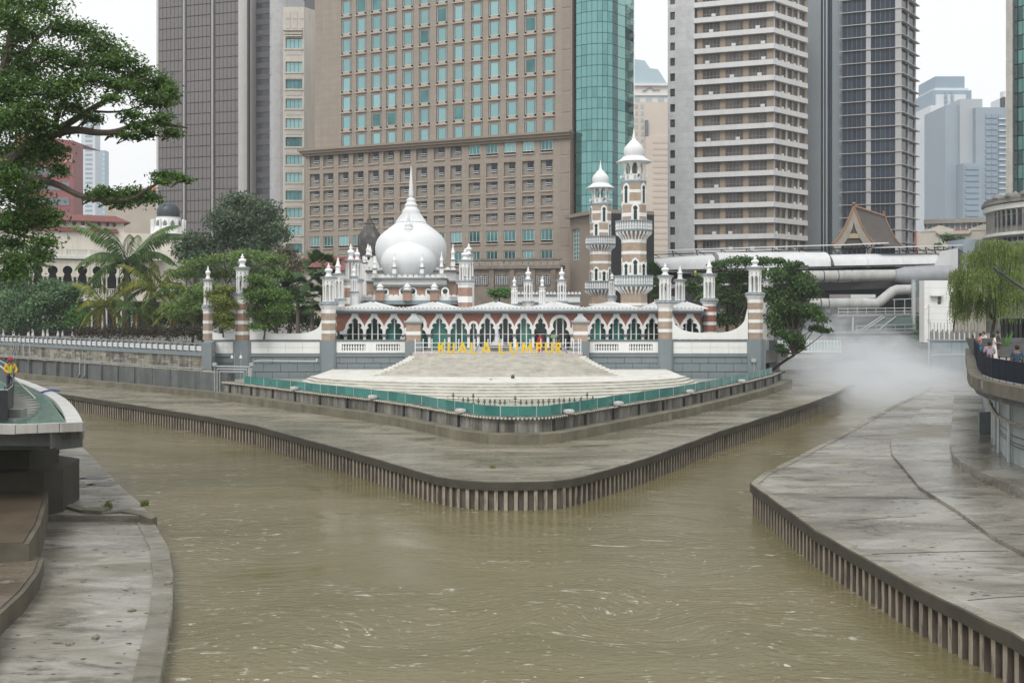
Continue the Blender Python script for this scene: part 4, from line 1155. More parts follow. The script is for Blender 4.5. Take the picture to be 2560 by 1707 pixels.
# ---- yellow letters KUALA LUMPUR
YL = 86.95
sg = thing('letter_sign', 'freestanding yellow letters reading KUALA LUMPUR on top of the cascade', 'sign', (XX(1247,YL),YL,DECK))
YEL = M('yellow_letter',(.72,.49,.015),.45,.05,2); YSD = M('letter_side',(.62,.60,.50),.5,.05,2)
def stroke(m, a, b, w, y0, y1):
    a, b = Vector(a), Vector(b); d = (b-a).normalized(); n = Vector((-d.y,d.x))*w/2
    m.prismy([tuple(a+n),tuple(b+n),tuple(b-n),tuple(a-n)], y0, y1)
def letter(ch, px0, px1):
    S = 5.88
    xa, xb = XX(1080+px0/S,YL), XX(1080+px1/S,YL); w = xb-xa; h = .97; sw = .165
    m = MB(); q = sw/2
    dy = [0]
    def st(a,b,w_=sw):
        stroke(m,a,b,w_,-.06-.001*dy[0],.06+.001*dy[0]); dy[0]+=1
    if ch == 'K':
        st((q,0),(q,h)); st((q*1.6,h*.42),(w-q,h)); st((w*.42,h*.56),(w-q*.6,0))
    if ch == 'L': st((q,0),(q,h)); st((0,q),(w,q))
    if ch == 'A': st((q*.6,0),(w/2,h)); st((w-q*.6,0),(w/2,h)); st((w*.24,h*.3),(w*.76,h*.3))
    if ch == 'M': st((q,0),(q*1.7,h)); st((w-q,0),(w-q*1.7,h)); st((q*1.6,h*.96),(w/2,h*.2)); st((w-q*1.6,h*.96),(w/2,h*.2))
    if ch == 'U':
        r = w/2-q; st((q,r+q),(q,h)); st((w-q,r+q),(w-q,h))
        pts = [(w/2+(w/2)*math.cos(a),r+q+(r+q)*math.sin(a)) for a in [PI+PI*i/12 for i in range(13)]] + [(w/2+r*math.cos(a)-q*math.cos(a),r+q+(r-q)*math.sin(a)) for a in [2*PI-PI*i/12 for i in range(13)]]
        for i in range(12): m.prismy([pts[i],pts[i+1],pts[24-i],pts[25-i]],-.06,.06)
    if ch in 'PR':
        st((q,0),(q,h)); rr = h*.29; cx = w-rr*1.0-.02; cz = h-rr
        st((q,h-q),(cx,h-q)); st((q,h-2*rr+q),(cx,h-2*rr+q))
        for i in range(10):
            a0, a1 = -PI/2+PI*i/10, -PI/2+PI*(i+1)/10
            m.prismy([(cx+rr*math.cos(a0),cz+rr*math.sin(a0)),(cx+rr*math.cos(a1),cz+rr*math.sin(a1)),(cx+(rr-sw)*math.cos(a1),cz+(rr-sw)*math.sin(a1)),(cx+(rr-sw)*math.cos(a0),cz+(rr-sw)*math.sin(a0))],-.06,.06)
        if ch == 'R': st((w*.48,h*.44),(w-q*.5,0))
    o = m.build('letter', YEL, sg, loc=(xa-XX(1247,YL),0,.06))
    b = MB(); b.v = [(x+.03,y+.07,z) for x,y,z in m.v]; b.f = list(m.f); b.m = list(m.m)
    b.build('return', YSD, o)
for ch,a,b in (('K',90,190),('U',228,333),('A',383,510),('L',565,662),('A',728,862),('L',978,1082),('U',1136,1262),('M',1318,1476),('P',1528,1624),('U',1660,1776),('R',1814,1900)):
    letter(ch,a,b)
MB().box(XX(1092,YL)-XX(1247,YL),XX(1408,YL)-XX(1247,YL),-.05,.2,0,.055).build('base_rail', STEEL, sg)
# ---- white post railing behind the letters
YR = 88.0
rl = thing('deck_railing', 'white steel post railing behind the yellow letters', 'railing', (XX(1245,YR),YR,DECK))
pxs = [1038,1058,1080,1112,1147,1187,1220,1255,1290,1325,1352,1385,1414,1434,1446,1452]
for i,px in enumerate(pxs):
    x = XX(px,YR)-XX(1245,YR)
    q = MB(); q.tube([(x,0,0),(x,0,1.22)],.045,6); q.lathe([(.06,1.2),(.07,1.25),(0,1.3)],6,x,0); q.build('post',WHITE2,rl)
xs = [XX(p,YR)-XX(1245,YR) for p in (pxs[0],pxs[-1])]
for z in (.95,.55,.12): MB().tube([(xs[0],0,z),(xs[1],0,z)],.03,6).build('rail',WHITE2,rl)
wire = MB()
for i in range(60):
    x = xs[0]+(xs[1]-xs[0])*i/59; wire.tube([(x,.02,.12),(x,.02,.95)],.006,3)
wire.build('infill_wires', STEEL, rl, kind='stuff')
for k,(a,b) in enumerate((((1186,.05),(1200,.95)),((1402,.95),(1418,.05)))):
    MB().tube([(XX(a[0],YR)-XX(1245,YR),-.3,a[1]),(XX(b[0],YR)-XX(1245,YR),-.1,b[1])],.06,6).build('brace', BLUEG, rl)
# ---- fountain plume on the deck
YF = 91.0
ftn = thing('deck_fountain', 'white stone fountain with splashing water plume before the arcade', 'fountain', (XX(1243,YF),YF,DECK))
q = MB(); q.box(-3.6,3.9,-.6,1.2,0,.22); q.box(-2.2,2.3,-.4,1.0,.22,.42); q.build('plinth', M('fountain_stone',(.45,.46,.44),.6,.12,2), ftn)
q = MB(); q.lathe([(.9,.42),(1.35,.62),(1.42,.66),(1.25,.66),(.6,.55)],24); q.build('bowl', M('fountain_stone',(.45,.46,.44)), ftn, smooth=.6)
wd = MB()
for k in range(2600):
    tt = rnd.random()
    if rnd.random() < .45:
        r_ = abs(rnd.gauss(0,.09))*(1.3-.6*tt); z = .5+tt*2.1
    else:
        z = .45+2.0*(1-tt)**1.6*rnd.random(); r_ = .05+.85*tt**1.1*(1-(z-.4)/3.2)
    a = rnd.uniform(0,2*PI); s_ = rnd.uniform(.008,.022)
    x, y = r_*math.cos(a), r_*math.sin(a)
    wd.add([(x-s_,y,z),(x,y-s_,z+s_*.3),(x+s_,y,z),(x,y,z+s_*2.6),(x,y,z-s_*1.8)], [(0,1,3),(1,2,3),(2,0,3),(1,0,4),(2,1,4),(0,2,4)])
wd.build('water_drops', M('spray_water',(.85,.87,.88),.15,.02), ftn, kind='stuff')

# ================================================================== left embankment
EMB = [(-112,156.6),(-70,121.9),(-49.4,105.2),(-26.75,86.75)]
EMBX = EMB[:3]+[(-24.0,84.0)]
em = thing('embankment_wall', 'stone and concrete embankment wall with white panel railing left of the mosque', 'wall', (-26.75,86.75,1.25))
OE = (26.75,-86.75,-1.25)
m = MB(); m.prism(ribbon(EMBX,-.9,.2),1.0,1.75); m.build('footing', FOOT, em, loc=OE)
m = MB(); m.prism(ribbon(EMBX,-.05,.7),1.7,3.3); m.build('concrete_wall', CONCD, em, loc=OE)
m = MB(); m.prism(ribbon(EMB,.30,.9),3.3,4.6); m.build('stone_backing', CONCD, em, loc=OE)
STONE = [M('stone_a',(.30,.285,.235),.85,.3,1.2,bmp=.5,bscale=7,streak=.8,dirt=(.045,.045,.04),lo=.46,hi=.64), M('stone_b',(.23,.215,.17),.85,.35,1.4,bmp=.5,bscale=7,streak=.8,dirt=(.045,.045,.04),lo=.46,hi=.64), M('stone_c',(.35,.33,.285),.85,.25,1.2,bmp=.5,bscale=7,streak=.7,dirt=(.05,.05,.045),lo=.48,hi=.66)]
sme = []
for k in range(3):
    q = MB(); q.box(-.5,.5,-.10,.2,-.5,.5); sme.append(q.mesh('stone', STONE[k]))
EM2 = EMB[2:]; a_, b_ = Vector((-62,115.4)), Vector(EMB[3])
dv = (b_-a_); Lw = dv.length; dv.normalize(); rzE = math.atan2(dv.y,dv.x); nv = Vector((-dv.y,dv.x))
def along(s, d=0.0): return a_+dv*s+nv*d
for r in range(5):
    s = -rnd.uniform(0,.5); z = 3.3+r*.26
    while s < Lw:
        w_ = rnd.uniform(.65,1.05); s1 = min(s+w_,Lw)
        p = along((max(s,0)+s1)/2, .3)
        put('stone', sme[rnd.randrange(3)], em, (p.x+OE[0],p.y+OE[1],z+.13-1.25), rzE, sc=(s1-max(s,0)-.03, rnd.uniform(.8,1.3), .24))
        s = s1
m = MB(); m.prism(ribbon(EMB,.05,.9),4.6,4.75); m.prism(ribbon(EMB,.12,.9),4.75,4.92); m.build('ledge', GREYP, em, loc=OE)
m = MB(); m.prism(ribbon(EMB,.34,.62),5.62,5.72); m.build('handrail', GREYP, em, loc=OE)
pp = MB(); pp.box(-.07,.07,-.13,.13,0,.72); ppm = pp.mesh('post', GREYP)
pl = MB(); pl.box(-.43,.43,-.04,.04,.16,.56)
plm = pl.mesh('white_panel', WHITE2)
ps = MB()
for k in range(9): ps.box(-.36+k*.09-.016,-.36+k*.09+.016,-.046,-.041,.24,.48)
psm = ps.mesh('slots', M('slot_shadow',(.45,.46,.46),.7,.05))
n = int(Lw/1.0)
for k in range(n+1):
    p = along(Lw*k/n,.48); put('post', ppm, em, (p.x+OE[0],p.y+OE[1],4.90-1.25), rzE)
    if k < n:
        p = along(Lw*(k+.5)/n,.48); o = put('white_panel', plm, em, (p.x+OE[0],p.y+OE[1],4.90-1.25), rzE); put('slots', psm, o)
# raking buttresses on the lower wall
bt = MB(); bt.prism([(-.07,-.32),(.07,-.32),(.07,0),(-.07,0)],.4,2.0); btm = bt.mesh('rib', CONCD)
for k in range(int(Lw/3.0)):
    p = along(1.5+k*3.0,-.05); put('rib', btm, em, (p.x+OE[0],p.y+OE[1],0), rzE)
nozzle_pipe('mist_pipe', [tuple(along(0,-.1)),tuple(along(Lw/2,-.1)),tuple(along(Lw,-.1)),(-24.6,84.6)], 3.36, 'nozzled mist pipe on brackets along the left embankment wall', off=-.12)
tr = thing('cable_tray', 'pale steel cable tray running above the left mist pipe', 'cable tray', (*along(0,-.2),3.5))
q = MB(); q.box(0,Lw,-.12,.12,0,.08); q.build('tray', M('galvanised',(.42,.44,.44),.5,.12,3,metal=.3), tr, rz=rzE)
for k in range(12):
    q = MB(); q.box(-.03,.03,-.14,.25,-.3,-.002); p = dv*(Lw*(k+.5)/12); q.build('bracket', MATS['galvanised'], tr, loc=(p.x,p.y,0), rz=rzE)
# conduits dropping down the wall
def conduit(px, pts, label, r=.055):
    Yc = None
    s = min([along(Lw*i/400,-.25) for i in range(401)], key=lambda p: abs(XX(px,1)*p.y-p.x))
    t = thing('conduit', label, 'conduit', (s.x,s.y,pts[0][1]), group='conduits on the left embankment')
    MB().tube([(dv.x*u,dv.y*u,z-pts[0][1]) for u,z in pts], r, 6).build('pipe', MATS['galvanised'], t, smooth=.8)
    for u,z in pts[:2]:
        MB().lathe([(r*1.5,z-.04-pts[0][1]),(r*1.5,z+.04-pts[0][1])],8,dv.x*u,dv.y*u).build('clip', STEEL, t)
conduit(199, [(0,3.7),(0,2.2),(-.5,1.8)], 'left of two conduits dropping down the embankment wall')
conduit(213, [(0,3.7),(0,2.2),(-.6,1.8)], 'right of two conduits dropping down the embankment wall')
for k,px in enumerate((28,34,40,46)):
    conduit(px, [(0,4.9),(0,4.3),(-.5,3.8),(-.5,3.2)], ['first','second','third','fourth'][k]+' of four cranked conduits at the far left embankment')
conduit(58, [(0,4.8),(0,4.0),(0,3.4)], 'straight conduit left of the far left pair'); conduit(74, [(0,4.8),(0,4.0),(0,3.4)], 'straight conduit right of the far left pair')
# steel pipe frame where the glass screen starts
pf = thing('pipe_frame', 'galvanised pipe frame bridging the wall corner at the left end of the glass', 'pipe frame', (-24.3,84.6,1.9))
fr = []
for k in range(3):
    x = -.9+k*.22; h = 2.0-k*.22
    MB().tube([(x,-.2,-.4+.0*k),(x,-.2,h),(x+3.2-k*.44,-1.2,h),(x+3.2-k*.44,-1.2,h-1.0)],.07,6).build('pipe', MATS['galvanised'], pf)
MB().box(2.2,2.5,-1.3,-1.0,.6,1.9).build('junction_box', MATS['galvanised'], pf)
for k,x in enumerate((-.9,2.2)): MB().box(x-.15,x+.15,-.35,.05,2.02,2.3).build('cap_box', MATS['galvanised'], pf)
# two small lamps on thin posts by the left wall
for k,(px,l) in enumerate(((586,'left of two slim post lamps before the grey wall'),(602,'right of two slim post lamps before the grey wall'))):
    Yp = 90.5; t = thing('post_lamp', l, 'lamp', (XX(px,Yp),Yp,2.3), group='slim post lamps before the grey wall')
    MB().tube([(0,0,0),(0,0,2.55-.15*(1-k)),(-.22*(1-k),0,2.6-.15*(1-k))],.02,5).build('post',STEEL,t)
    MB().lathe([(.14,1.95),(.15,2.02),(.09,2.15),(.03,2.25)],10,-.22*(1-k),0).build('lamp_shade',M('lamp_white',(.7,.72,.72),.4,.05),t,smooth=.6)
hb = MB(); hb.tube([(XX(634,91.6),91.6,ZZ(903,91.6)),(XX(652,91.6),91.6,ZZ(901,91.6)),(XX(792,91.6),91.6,ZZ(903,91.6))],.03,6); hb.tube([(XX(792,91.6),91.6,ZZ(903,91.6)),(XX(792,91.6),91.6,ZZ(896,91.6))],.05,6)
hb.build('wall_pipe', WHITE2, label='thin white pipe running along the grey wall under the long swoop', cat='pipe')
jb = MB(); jb.box(-.2,.2,-.12,.1,0,.34); jb.tube([(0,-.05,0),(.05,-.05,-.8),(.2,-.05,-1.6)],.03,5)
jb.build('junction_box', STEEL, loc=(XX(1884,91.5),91.5,ZZ(905,91.5)), label='small grey junction box with cable on the right pilaster', cat='junction box')
# ================================================================== city buildings behind
class Fac:
    """a facade plane through two photo columns at given depths; local x along it, y into the building, z up"""
    def __init__(s, p1, Y1, p2, Y2):
        s.a = Vector((XX(p1,Y1),Y1)); s.b = Vector((XX(p2,Y2),Y2))
        d = s.b-s.a; s.L = d.length; s.d = d/s.L
        s.rz = math.atan2(s.d.y, s.d.x)
    def u(s, px):
        k = (px-1280)/F
        return (k*s.a.y-s.a.x)/(s.d.x-k*s.d.y)
    def Y(s, px): return s.a.y+s.d.y*s.u(px)
    def z(s, px, py): return ZZ(py, s.Y(px))
    def thing(s, name, label, cat, z0=4.7, group=None):
        s.t = thing(name, label, cat, (s.a.x,s.a.y,z0), s.rz, group); s.z0 = z0
        return s.t
    def zl(s, px, py): return s.z(px,py)-s.z0
def holed(mb, x0, x1, z0, z1, holes, y0=0.0, dep=.5, mi=0, mir=0):
    """wall skin with real openings and reveals"""
    xs = sorted(set([x0,x1]+[h[0] for h in holes]+[h[1] for h in holes])); zs = sorted(set([z0,z1]+[h[2] for h in holes]+[h[3] for h in holes]))
    xs = [x for x in xs if x0<=x<=x1]; zs = [z for z in zs if z0<=z<=z1]
    idx = {}
    def vid(x,z):
        if (x,z) not in idx: idx[(x,z)] = len(mb.v); mb.v.append((x,y0,z))
        return idx[(x,z)]
    hs_ = [(h[0]-1e-6,h[1]+1e-6,h[2]-1e-6,h[3]+1e-6) for h in holes]
    for j in range(len(zs)-1):
        zc = (zs[j]+zs[j+1])/2; run = None
        row = [h for h in hs_ if h[2]<zc<h[3]]
        for i in range(len(xs)-1):
            xc = (xs[i]+xs[i+1])/2
            solid = not any(h[0]<xc<h[1] for h in row)
            if solid:
                mb.f.append((vid(xs[i],zs[j]),vid(xs[i+1],zs[j]),vid(xs[i+1],zs[j+1]),vid(xs[i],zs[j+1]))); mb.m.append(mi)
    for (a,b,c,d) in holes:
        mb.add([(a,y0,c),(b,y0,c),(b,y0,d),(a,y0,d),(a,y0+dep,c),(b,y0+dep,c),(b,y0+dep,d),(a,y0+dep,d)],[(0,4,5,1),(1,5,6,2),(2,6,7,3),(3,7,4,0)],mir)
    return mb
WMESH = {}
def window(parent, style, u0, u1, z0, z1, y, frame_mat, pane_mat, nm=1, fw=.07, bars=()):
    """one window: frame with mullions, pane as its own piece"""
    w, h = round(u1-u0,2), round(z1-z0,2)
    key = (style,w,h,nm,frame_mat.name,fw)
    if key not in WMESH:
        f = MB()
        f.box(-w/2,w/2,-.05,.05,0,fw); f.box(-w/2,w/2,-.05,.05,h-fw,h); f.box(-w/2,-w/2+fw,-.05,.05,fw,h-fw); f.box(w/2-fw,w/2,-.05,.05,fw,h-fw)
        for k in range(nm):
            x = -w/2+w*(k+1)/(nm+1); f.box(x-fw/2,x+fw/2,-.04,.04,fw,h-fw)
        for b in bars: f.box(-w/2+fw,w/2-fw,-.045,.045,h*b-fw/2,h*b+fw/2)
        p = MB(); p.box(-w/2+.02,w/2-.02,0,.03,.02,h-.02)
        WMESH[key] = (f.mesh('window',frame_mat), p)
    fm, p = WMESH[key]
    k2 = key+(pane_mat.name,)
    if k2 not in WMESH: WMESH[k2] = p.mesh('pane', pane_mat)
    o = put('window', fm, parent, ((u0+u1)/2, y, z0))
    put('pane', WMESH[k2], o)
    return o
UNIT = {}
def ubox(parent, name, mat, x0, x1, y0, y1, z0, z1):
    """piece from a shared unit block"""
    k = (name, mat.name)
    if k not in UNIT: UNIT[k] = MB().box(-.5,.5,-.5,.5,-.5,.5).mesh(name, mat)
    return put(name, UNIT[k], parent, ((x0+x1)/2,(y0+y1)/2,(z0+z1)/2), sc=(abs(x1-x0),abs(y1-y0),abs(z1-z0)))

# ---- A: brown panelled office tower on the left
fa = Fac(391,216,620,210); t = fa.thing('office_tower','tall grey-brown panelled office tower behind the left trees','tower')
ztop = fa.zl(500,-70)
FINP = M('fin_pale',(.34,.33,.325),.6,.06,.3)
PANB = M('brown_panel',(.150,.135,.134),.32,.07,.06,spec=.6); PANG = M('tower_gap',(.055,.052,.055),.6,.1); PALE = M('tower_pale',(.46,.45,.43),.6,.06,.3,streak=.25,dirt=(.3,.3,.3))
m = MB(); m.box(0,fa.L,.25,26,0,ztop); m.build('core', PANG, t)
zr = []; z = fa.zl(500,640); 
step = 27.2*fa.Y(500)/F
zz = fa.zl(500,2)
rows_ = []
z = ztop
while z > 2: rows_.append((z-step+.10, z-.10)); z -= step
cnt = 0; rest = MB()
cells = []
for (pa,pb,n) in ((396.5,454.5,6),(465.5,525.5,6),(537.5,597,6)):
    ua, ub = fa.u(pa), fa.u(pb)
    for i in range(n):
        for (za,zb) in rows_: cells.append((ua+(ub-ua)*i/n+.05, ua+(ub-ua)*(i+1)/n-.05, za, zb))
import itertools
vis = [c for c in cells if c[2] > fa.zl(500,560)]
for c in cells:
    if c in vis and cnt < 300 and (c[2] > fa.zl(500,430) or c[0] > fa.u(530)):
        ubox(t,'cladding_panel',PANB,c[0],c[1],.1+rnd.uniform(0,.02),.3,c[2],c[3]); cnt += 1
    else: rest.box(c[0],c[1],.1+rnd.uniform(0,.02),.3,c[2],c[3])
rest.build('cladding_panels_remaining', PANB, t, kind='stuff')
for pa,pb,mm,dy in ((391,396,PALE,.0),(455,458.5,PANG,.1),(459,463.5,FINP,-.3),(526,529.5,PANG,.1),(530,534.5,FINP,-.3),(598,601,PANG,.1)):
    m = MB(); m.box(fa.u(pa),fa.u(pb),dy,.4,0,ztop); m.build('fin', mm, t)
m = MB(); q = [(fa.L+2.2*math.sin(a)-2.0, 2.2-2.2*math.cos(a)) for a in [i*PI/12 for i in range(7)]]
m.prism([(fa.u(601),.2)]+[(fa.u(601)+.1,-.3)]+[(x,y-.5) for x,y in q]+[(fa.L+.2,3)],0,ztop); m.build('corner_column', PALE, t)
m = MB(); m.box(fa.L-.3,fa.L+5.2,3.0,24,0,ztop); m.build('side_wing', M('dark_glass_side',(.055,.058,.07),.12,.3,.1), t)
for z in rows_[::1]:
    ubox(t,'spandrel',M('side_spandrel',(.09,.088,.10),.4,.1),fa.L+.2,fa.L+5.25,2.9,3.0,z[0],z[0]+.5*step)
# ---- C: pale grey slab between
fb = Fac(670,205,716,205); t = fb.thing('slab_block','narrow pale grey clad slab between brown tower and cream block','building')
h = fb.zl(690,-60); m = MB(); q = [(fb.L/2-fb.L/2*math.cos(a), 1.5-1.5*math.sin(a)) for a in [i*PI/10 for i in range(11)]]
m.prism(q+[(fb.L,18),(0,18)],0,h); m.build('wall', MBRICK('grey_cladding',(.46,.46,.46),(.44,.44,.445),(.38,.38,.38),1.6,5.8,.03,.5,bmp=.1,off=0), t)
for k in range(26): ubox(t,'cladding_joint',M('joint_grey',(.28,.28,.29),.8,.05),.12,.22,.3,1.6,k*5.8+5.6,k*5.8+5.75)
# ---- B: cream slim block with teal windows
fc = Fac(707.5,190,760,190); t = fc.thing('cream_block','slim cream block with one column of wide teal windows','building')
CREAM = M('cream_render',(.53,.495,.435),.75,.05,.3,streak=.35,dirt=(.30,.27,.23)); 
zt = fc.zl(730,18); holes = []
rowsC = [(95.7,121),(154.7,180),(199,222),(247,271),(296.6,320),(343,366.5),(387.4,411),(432,455.5),(476.7,500),(520,543),(564,587),(609,632)]
ua, ub = fc.u(714), fc.u(755.6)
for ya,yb in rowsC: holes.append((ua,ub,fc.zl(730,yb),fc.zl(730,ya)))
m = holed(MB(),0,fc.L,0,zt,holes,0,.55); m.add([(fc.L,0,0),(fc.L+2.0,2.6,0),(fc.L+2.0,16,0),(0,16,0),(0,0,0),(fc.L,0,zt),(fc.L+2.0,2.6,zt),(fc.L+2.0,16,zt),(0,16,zt),(0,0,zt)],[(0,1,6,5),(1,2,7,6),(2,3,8,7),(3,4,9,8),(5,6,7,8,9)])
m.build('wall', CREAM, t)
HG = [MGLASS('teal_glass',(.21,.375,.38),.08,.12,.05,.5,.45), MGLASS('teal_glass_b',(.26,.43,.435),.08,.12,.05,.5,.55), MGLASS('teal_glass_dim',(.08,.20,.205),.1,.4,.2,.5,.45)]
FRW = M('window_frame_white',(.62,.64,.63),.5,.05); FRD = M('window_frame_dark',(.12,.13,.13),.5,.1)
for k,hh in enumerate(holes):
    window(t,'cream',hh[0],hh[1],hh[2],hh[3],.4,FRD,HG[k%3 if k>1 else 1],3,.08)
    ubox(t,'sill',CREAM,hh[0]-.2,hh[1]+.2,-.18,.0,hh[2]-.35,hh[2]-.05)
    ubox(t,'planter_panel',M('cream_panel',(.47,.45,.41),.8,.08,.8),hh[0]+.05,hh[1]-.05,-.06,.0,hh[2]-1.3,hh[2]-.36)
for k in range(3):
    u0 = fc.u(714)+k*1.32; ubox(t,'relief_panel',M('cream_panel',(.47,.45,.41)),u0,u0+.95,-.1,0,fc.zl(730,72),fc.zl(730,50)); ubox(t,'relief_panel',MATS['cream_panel'],u0,u0+.95,-.1,0,fc.zl(730,48),fc.zl(730,30))
for k,y in enumerate((75,84,90)): ubox(t,'cornice',CREAM,fc.u(709)+.2*k,fc.u(757)-.1*k,-.5,0,fc.zl(730,y+3),fc.zl(730,y))
fx = Fac(742,230,770,230); t2 = fx.thing('rear_block','dark slim block peeking above the cream block','building'); MB().box(0,fx.L,0,15,0,fx.zl(750,-60)).build('wall', M('rear_dark',(.16,.15,.155),.6,.1,.2), t2)
ubox(t2,'window_strip',M('rear_glass',(.06,.06,.07),.2,.2),fx.L*.3,fx.L*.55,-.05,.05,20,fx.zl(750,-60)-1)

# ---- D: hotel with the big window grid
fh = Fac(765,168.6,1430,150.0); t = fh.thing('hotel','broad beige stone-clad hotel with a grid of teal bay windows','hotel')
STN = MBRICK('beige_stone',(.335,.285,.235),(.318,.270,.223),(.225,.19,.16),1.55,1.06,.022,.75,streak=.22,dirt=(.20,.165,.135),bmp=.15,off=0,var=.14)
STND = M('beige_stone_dark',(.26,.215,.175),.8,.1,.5)
COLS = [866,903,941,978.6,1019.5,1061,1104.6,1146.4,1192,1235.7,1280,1326,1372]
def ypx(y1372, px): return HZ-(HZ-y1372)*fh.Y(1372)/fh.Y(px)
UPR = [(-119.5,-83),(-67,-31),(-15,22),(37.3,73),(90,125.5),(142,178),(194.5,230),(246.5,282),(299,333)]
UP = []; LOWH = []; TEA = []
zc = fh.zl(1372,338)                        # cornice level
hw = .99
for px in COLS:
    u = fh.u(px)
    for ya,yb in UPR: UP.append((u-hw,u+hw,fh.zl(1372,yb+8),fh.zl(1372,ya)))
LC = [794.4,828.4]+COLS
for px in LC:
    u = fh.u(px)
    for i,(ya,yb) in enumerate(((350,384),(402,438),(449,478),(490,516),(530,555))):
        if i == 0 and px > 1180: TEA.append((u-hw,u+hw,fh.zl(1372,382),fh.zl(1372,352)))
        else: LOWH.append((u-hw,u+hw,fh.zl(1372,yb),fh.zl(1372,ya)))
    for ya,yb in ((574,606),(625.6,660)): TEA.append((u-hw,u+hw,fh.zl(1372,yb),fh.zl(1372,ya)))
us = fh.u(787); ztop = fh.zl(1372,-135)
m = MB(); holed(m,us,fh.L,zc,ztop,UP,0,.45)
m.add([(us,0,zc),(us,20,zc),(us,20,ztop),(us,0,ztop)],[(0,3,2,1)]); m.add([(fh.L,0,zc),(fh.L,20,zc),(fh.L,20,ztop),(fh.L,0,ztop)],[(0,1,2,3)])
m.build('upper_wall', STN, t)
m = MB(); holed(m,fh.u(772),fh.L,0,zc,LOWH+TEA,-.9,.45); a = fh.u(772)
m.add([(a,-.9,0),(a,20,0),(a,20,zc),(a,-.9,zc)],[(0,3,2,1)]); m.add([(fh.L,-.9,0),(fh.L,20,0),(fh.L,20,zc),(fh.L,-.9,zc)],[(0,1,2,3)])
m.build('lower_wall', STN, t)
m = MB(); m.box(us+.1,fh.L-.1,.44,20,zc,ztop-.1); m.build('core', DARK, t)
m = MB(); m.box(fh.u(772)+.1,fh.L-.1,-.46,.3,0,zc-.05); m.build('lower_core', DARK, t)
m = MB(); m.box(a-.7,fh.L+.2,-1.7,.2,zc-.5,zc-.1); m.box(a-1.0,fh.L+.3,-2.0,.2,zc-.1,zc+.25); m.box(a-.4,fh.L+.1,-1.3,.2,zc-.9,zc-.5); m.build('cornice', STND, t)
BAYS = M('bay_sill',(.40,.345,.29),.75,.08,.6)
for k,hh in enumerate(UP):
    r = rnd.random()
    o = window(t,'bay',hh[0]+.12,hh[1]-.12,hh[2]+.5,hh[3]-.05,.1,FRW,(HG[0] if r<.55 else (HG[1] if r<.9 else HG[2])),0,.05)
    ubox(o,'side_light',FRD,-.86,-.62,-.02,.06,.05,hh[3]-hh[2]-.6); ubox(o,'side_light',FRD,.62,.86,-.02,.06,.05,hh[3]-hh[2]-.6)
    ubox(o,'ledge',BAYS,-1.05,1.05,-.35,.2,-.62,-.42); ubox(o,'apron',BAYS,-.6,.6,-.15,.2,-.42,-.05)
for k,hh in enumerate(TEA):
    o = window(t,'tea',hh[0]+.05,hh[1]-.05,hh[2]+.3,hh[3]-.05,-.75,FRW,HG[2] if rnd.random()<.6 else HG[0],2,.06)
    ubox(o,'ledge',BAYS,-1.0,1.0,-.35,.1,-.5,-.32)
RCS = M('recess_stone',(.25,.225,.20),.85,.1,.8)
DW = MGLASS('dark_window',(.02,.025,.04),.12,.4,.3,.4)
for hh in LOWH:
    o = ubox(t,'recess_panel',RCS,hh[0],hh[1],-.55,-.46,hh[2],hh[3])
    w_ = hh[1]-hh[0]; h_ = hh[3]-hh[2]
    hd_ = h_*(.66 if h_ > 2.0 else .55)
    wn = ubox(t,'window',DW,hh[0]+w_*.40,hh[0]+w_*.86,-.62,-.56,hh[3]-hd_,hh[3]-.02)
    for k in (0,1): ubox(t,'guard_rail',FRW,hh[0]+w_*.39,hh[0]+w_*.87,-.72,-.64,hh[3]-hd_+.08+k*.26,hh[3]-hd_+.16+k*.26)
    ubox(t,'sill',BAYS,hh[0]-.05,hh[1]+.05,-1.08,-.9,hh[2]-.18,hh[2])
# pale panel column at the right edge
for y in range(-75,340,52): ubox(t,'edge_panel',M('edge_panel',(.27,.225,.19),.8,.06),fh.u(1405),fh.u(1427),-.06,.02,fh.zl(1372,y+47),fh.zl(1372,y))
for y in range(352,620,45): ubox(t,'edge_panel',MATS['edge_panel'],fh.u(1405),fh.u(1427),-.96,-.89,fh.zl(1372,y+40),fh.zl(1372,y))
# ---- hotel arcade wing at street level with lattice windows
fw_ = Fac(1185,146,1400,143); t = fw_.thing('arcade_wing','weathered stone wing with arched lattice windows at the hotel foot','building')
WST = M('wing_stone',(.24,.205,.17),.85,.2,.8,streak=.5,dirt=(.08,.07,.06)); zt = fw_.zl(1290,672)
MB().box(0,fw_.L,0,3,0,zt).build('wall', WST, t)
m = MB(); m.box(-.2,fw_.L+.2,-.5,3,zt,zt+.5); m.build('cornice', WST, t)
for k in range(14): ubox(t,'balustrade_panel',M('wing_fret',(.30,.27,.23),.8,.3,4),.1+k*fw_.L/14,.1+(k+.9)*fw_.L/14,-.35,-.2,zt+.5,zt+1.25)
ubox(t,'coping',WST,-.2,fw_.L+.2,-.5,.2,zt+1.26,zt+1.5)
for px in (1194,1212,1247,1264,1298,1316,1350,1367):
    u = fw_.u(px); z0, z1 = fw_.zl(px,712), fw_.zl(px,688)
    o_ = MB(); o_.prismy([(u-.48,z0),(u+.48,z0),(u+.48,z1-.4)]+[(u+.48*math.cos(a),z1-.4+.4*math.sin(a)) for a in [PI*i/8 for i in range(1,8)]]+[(u-.48,z1-.4)],-.12,-.01); wn = o_.build('window', DW, t)
    lt = MB()
    for i in range(4): lt.box(u-.42+i*.28-.03,u-.42+i*.28+.03,-.18,-.12,z0,z1-.1)
    for i in range(5): lt.box(u-.45,u+.45,-.18,-.12,z0+(z1-z0)*i/5,z0+(z1-z0)*i/5+.05)
    lt.build('lattice', FRW, wn)
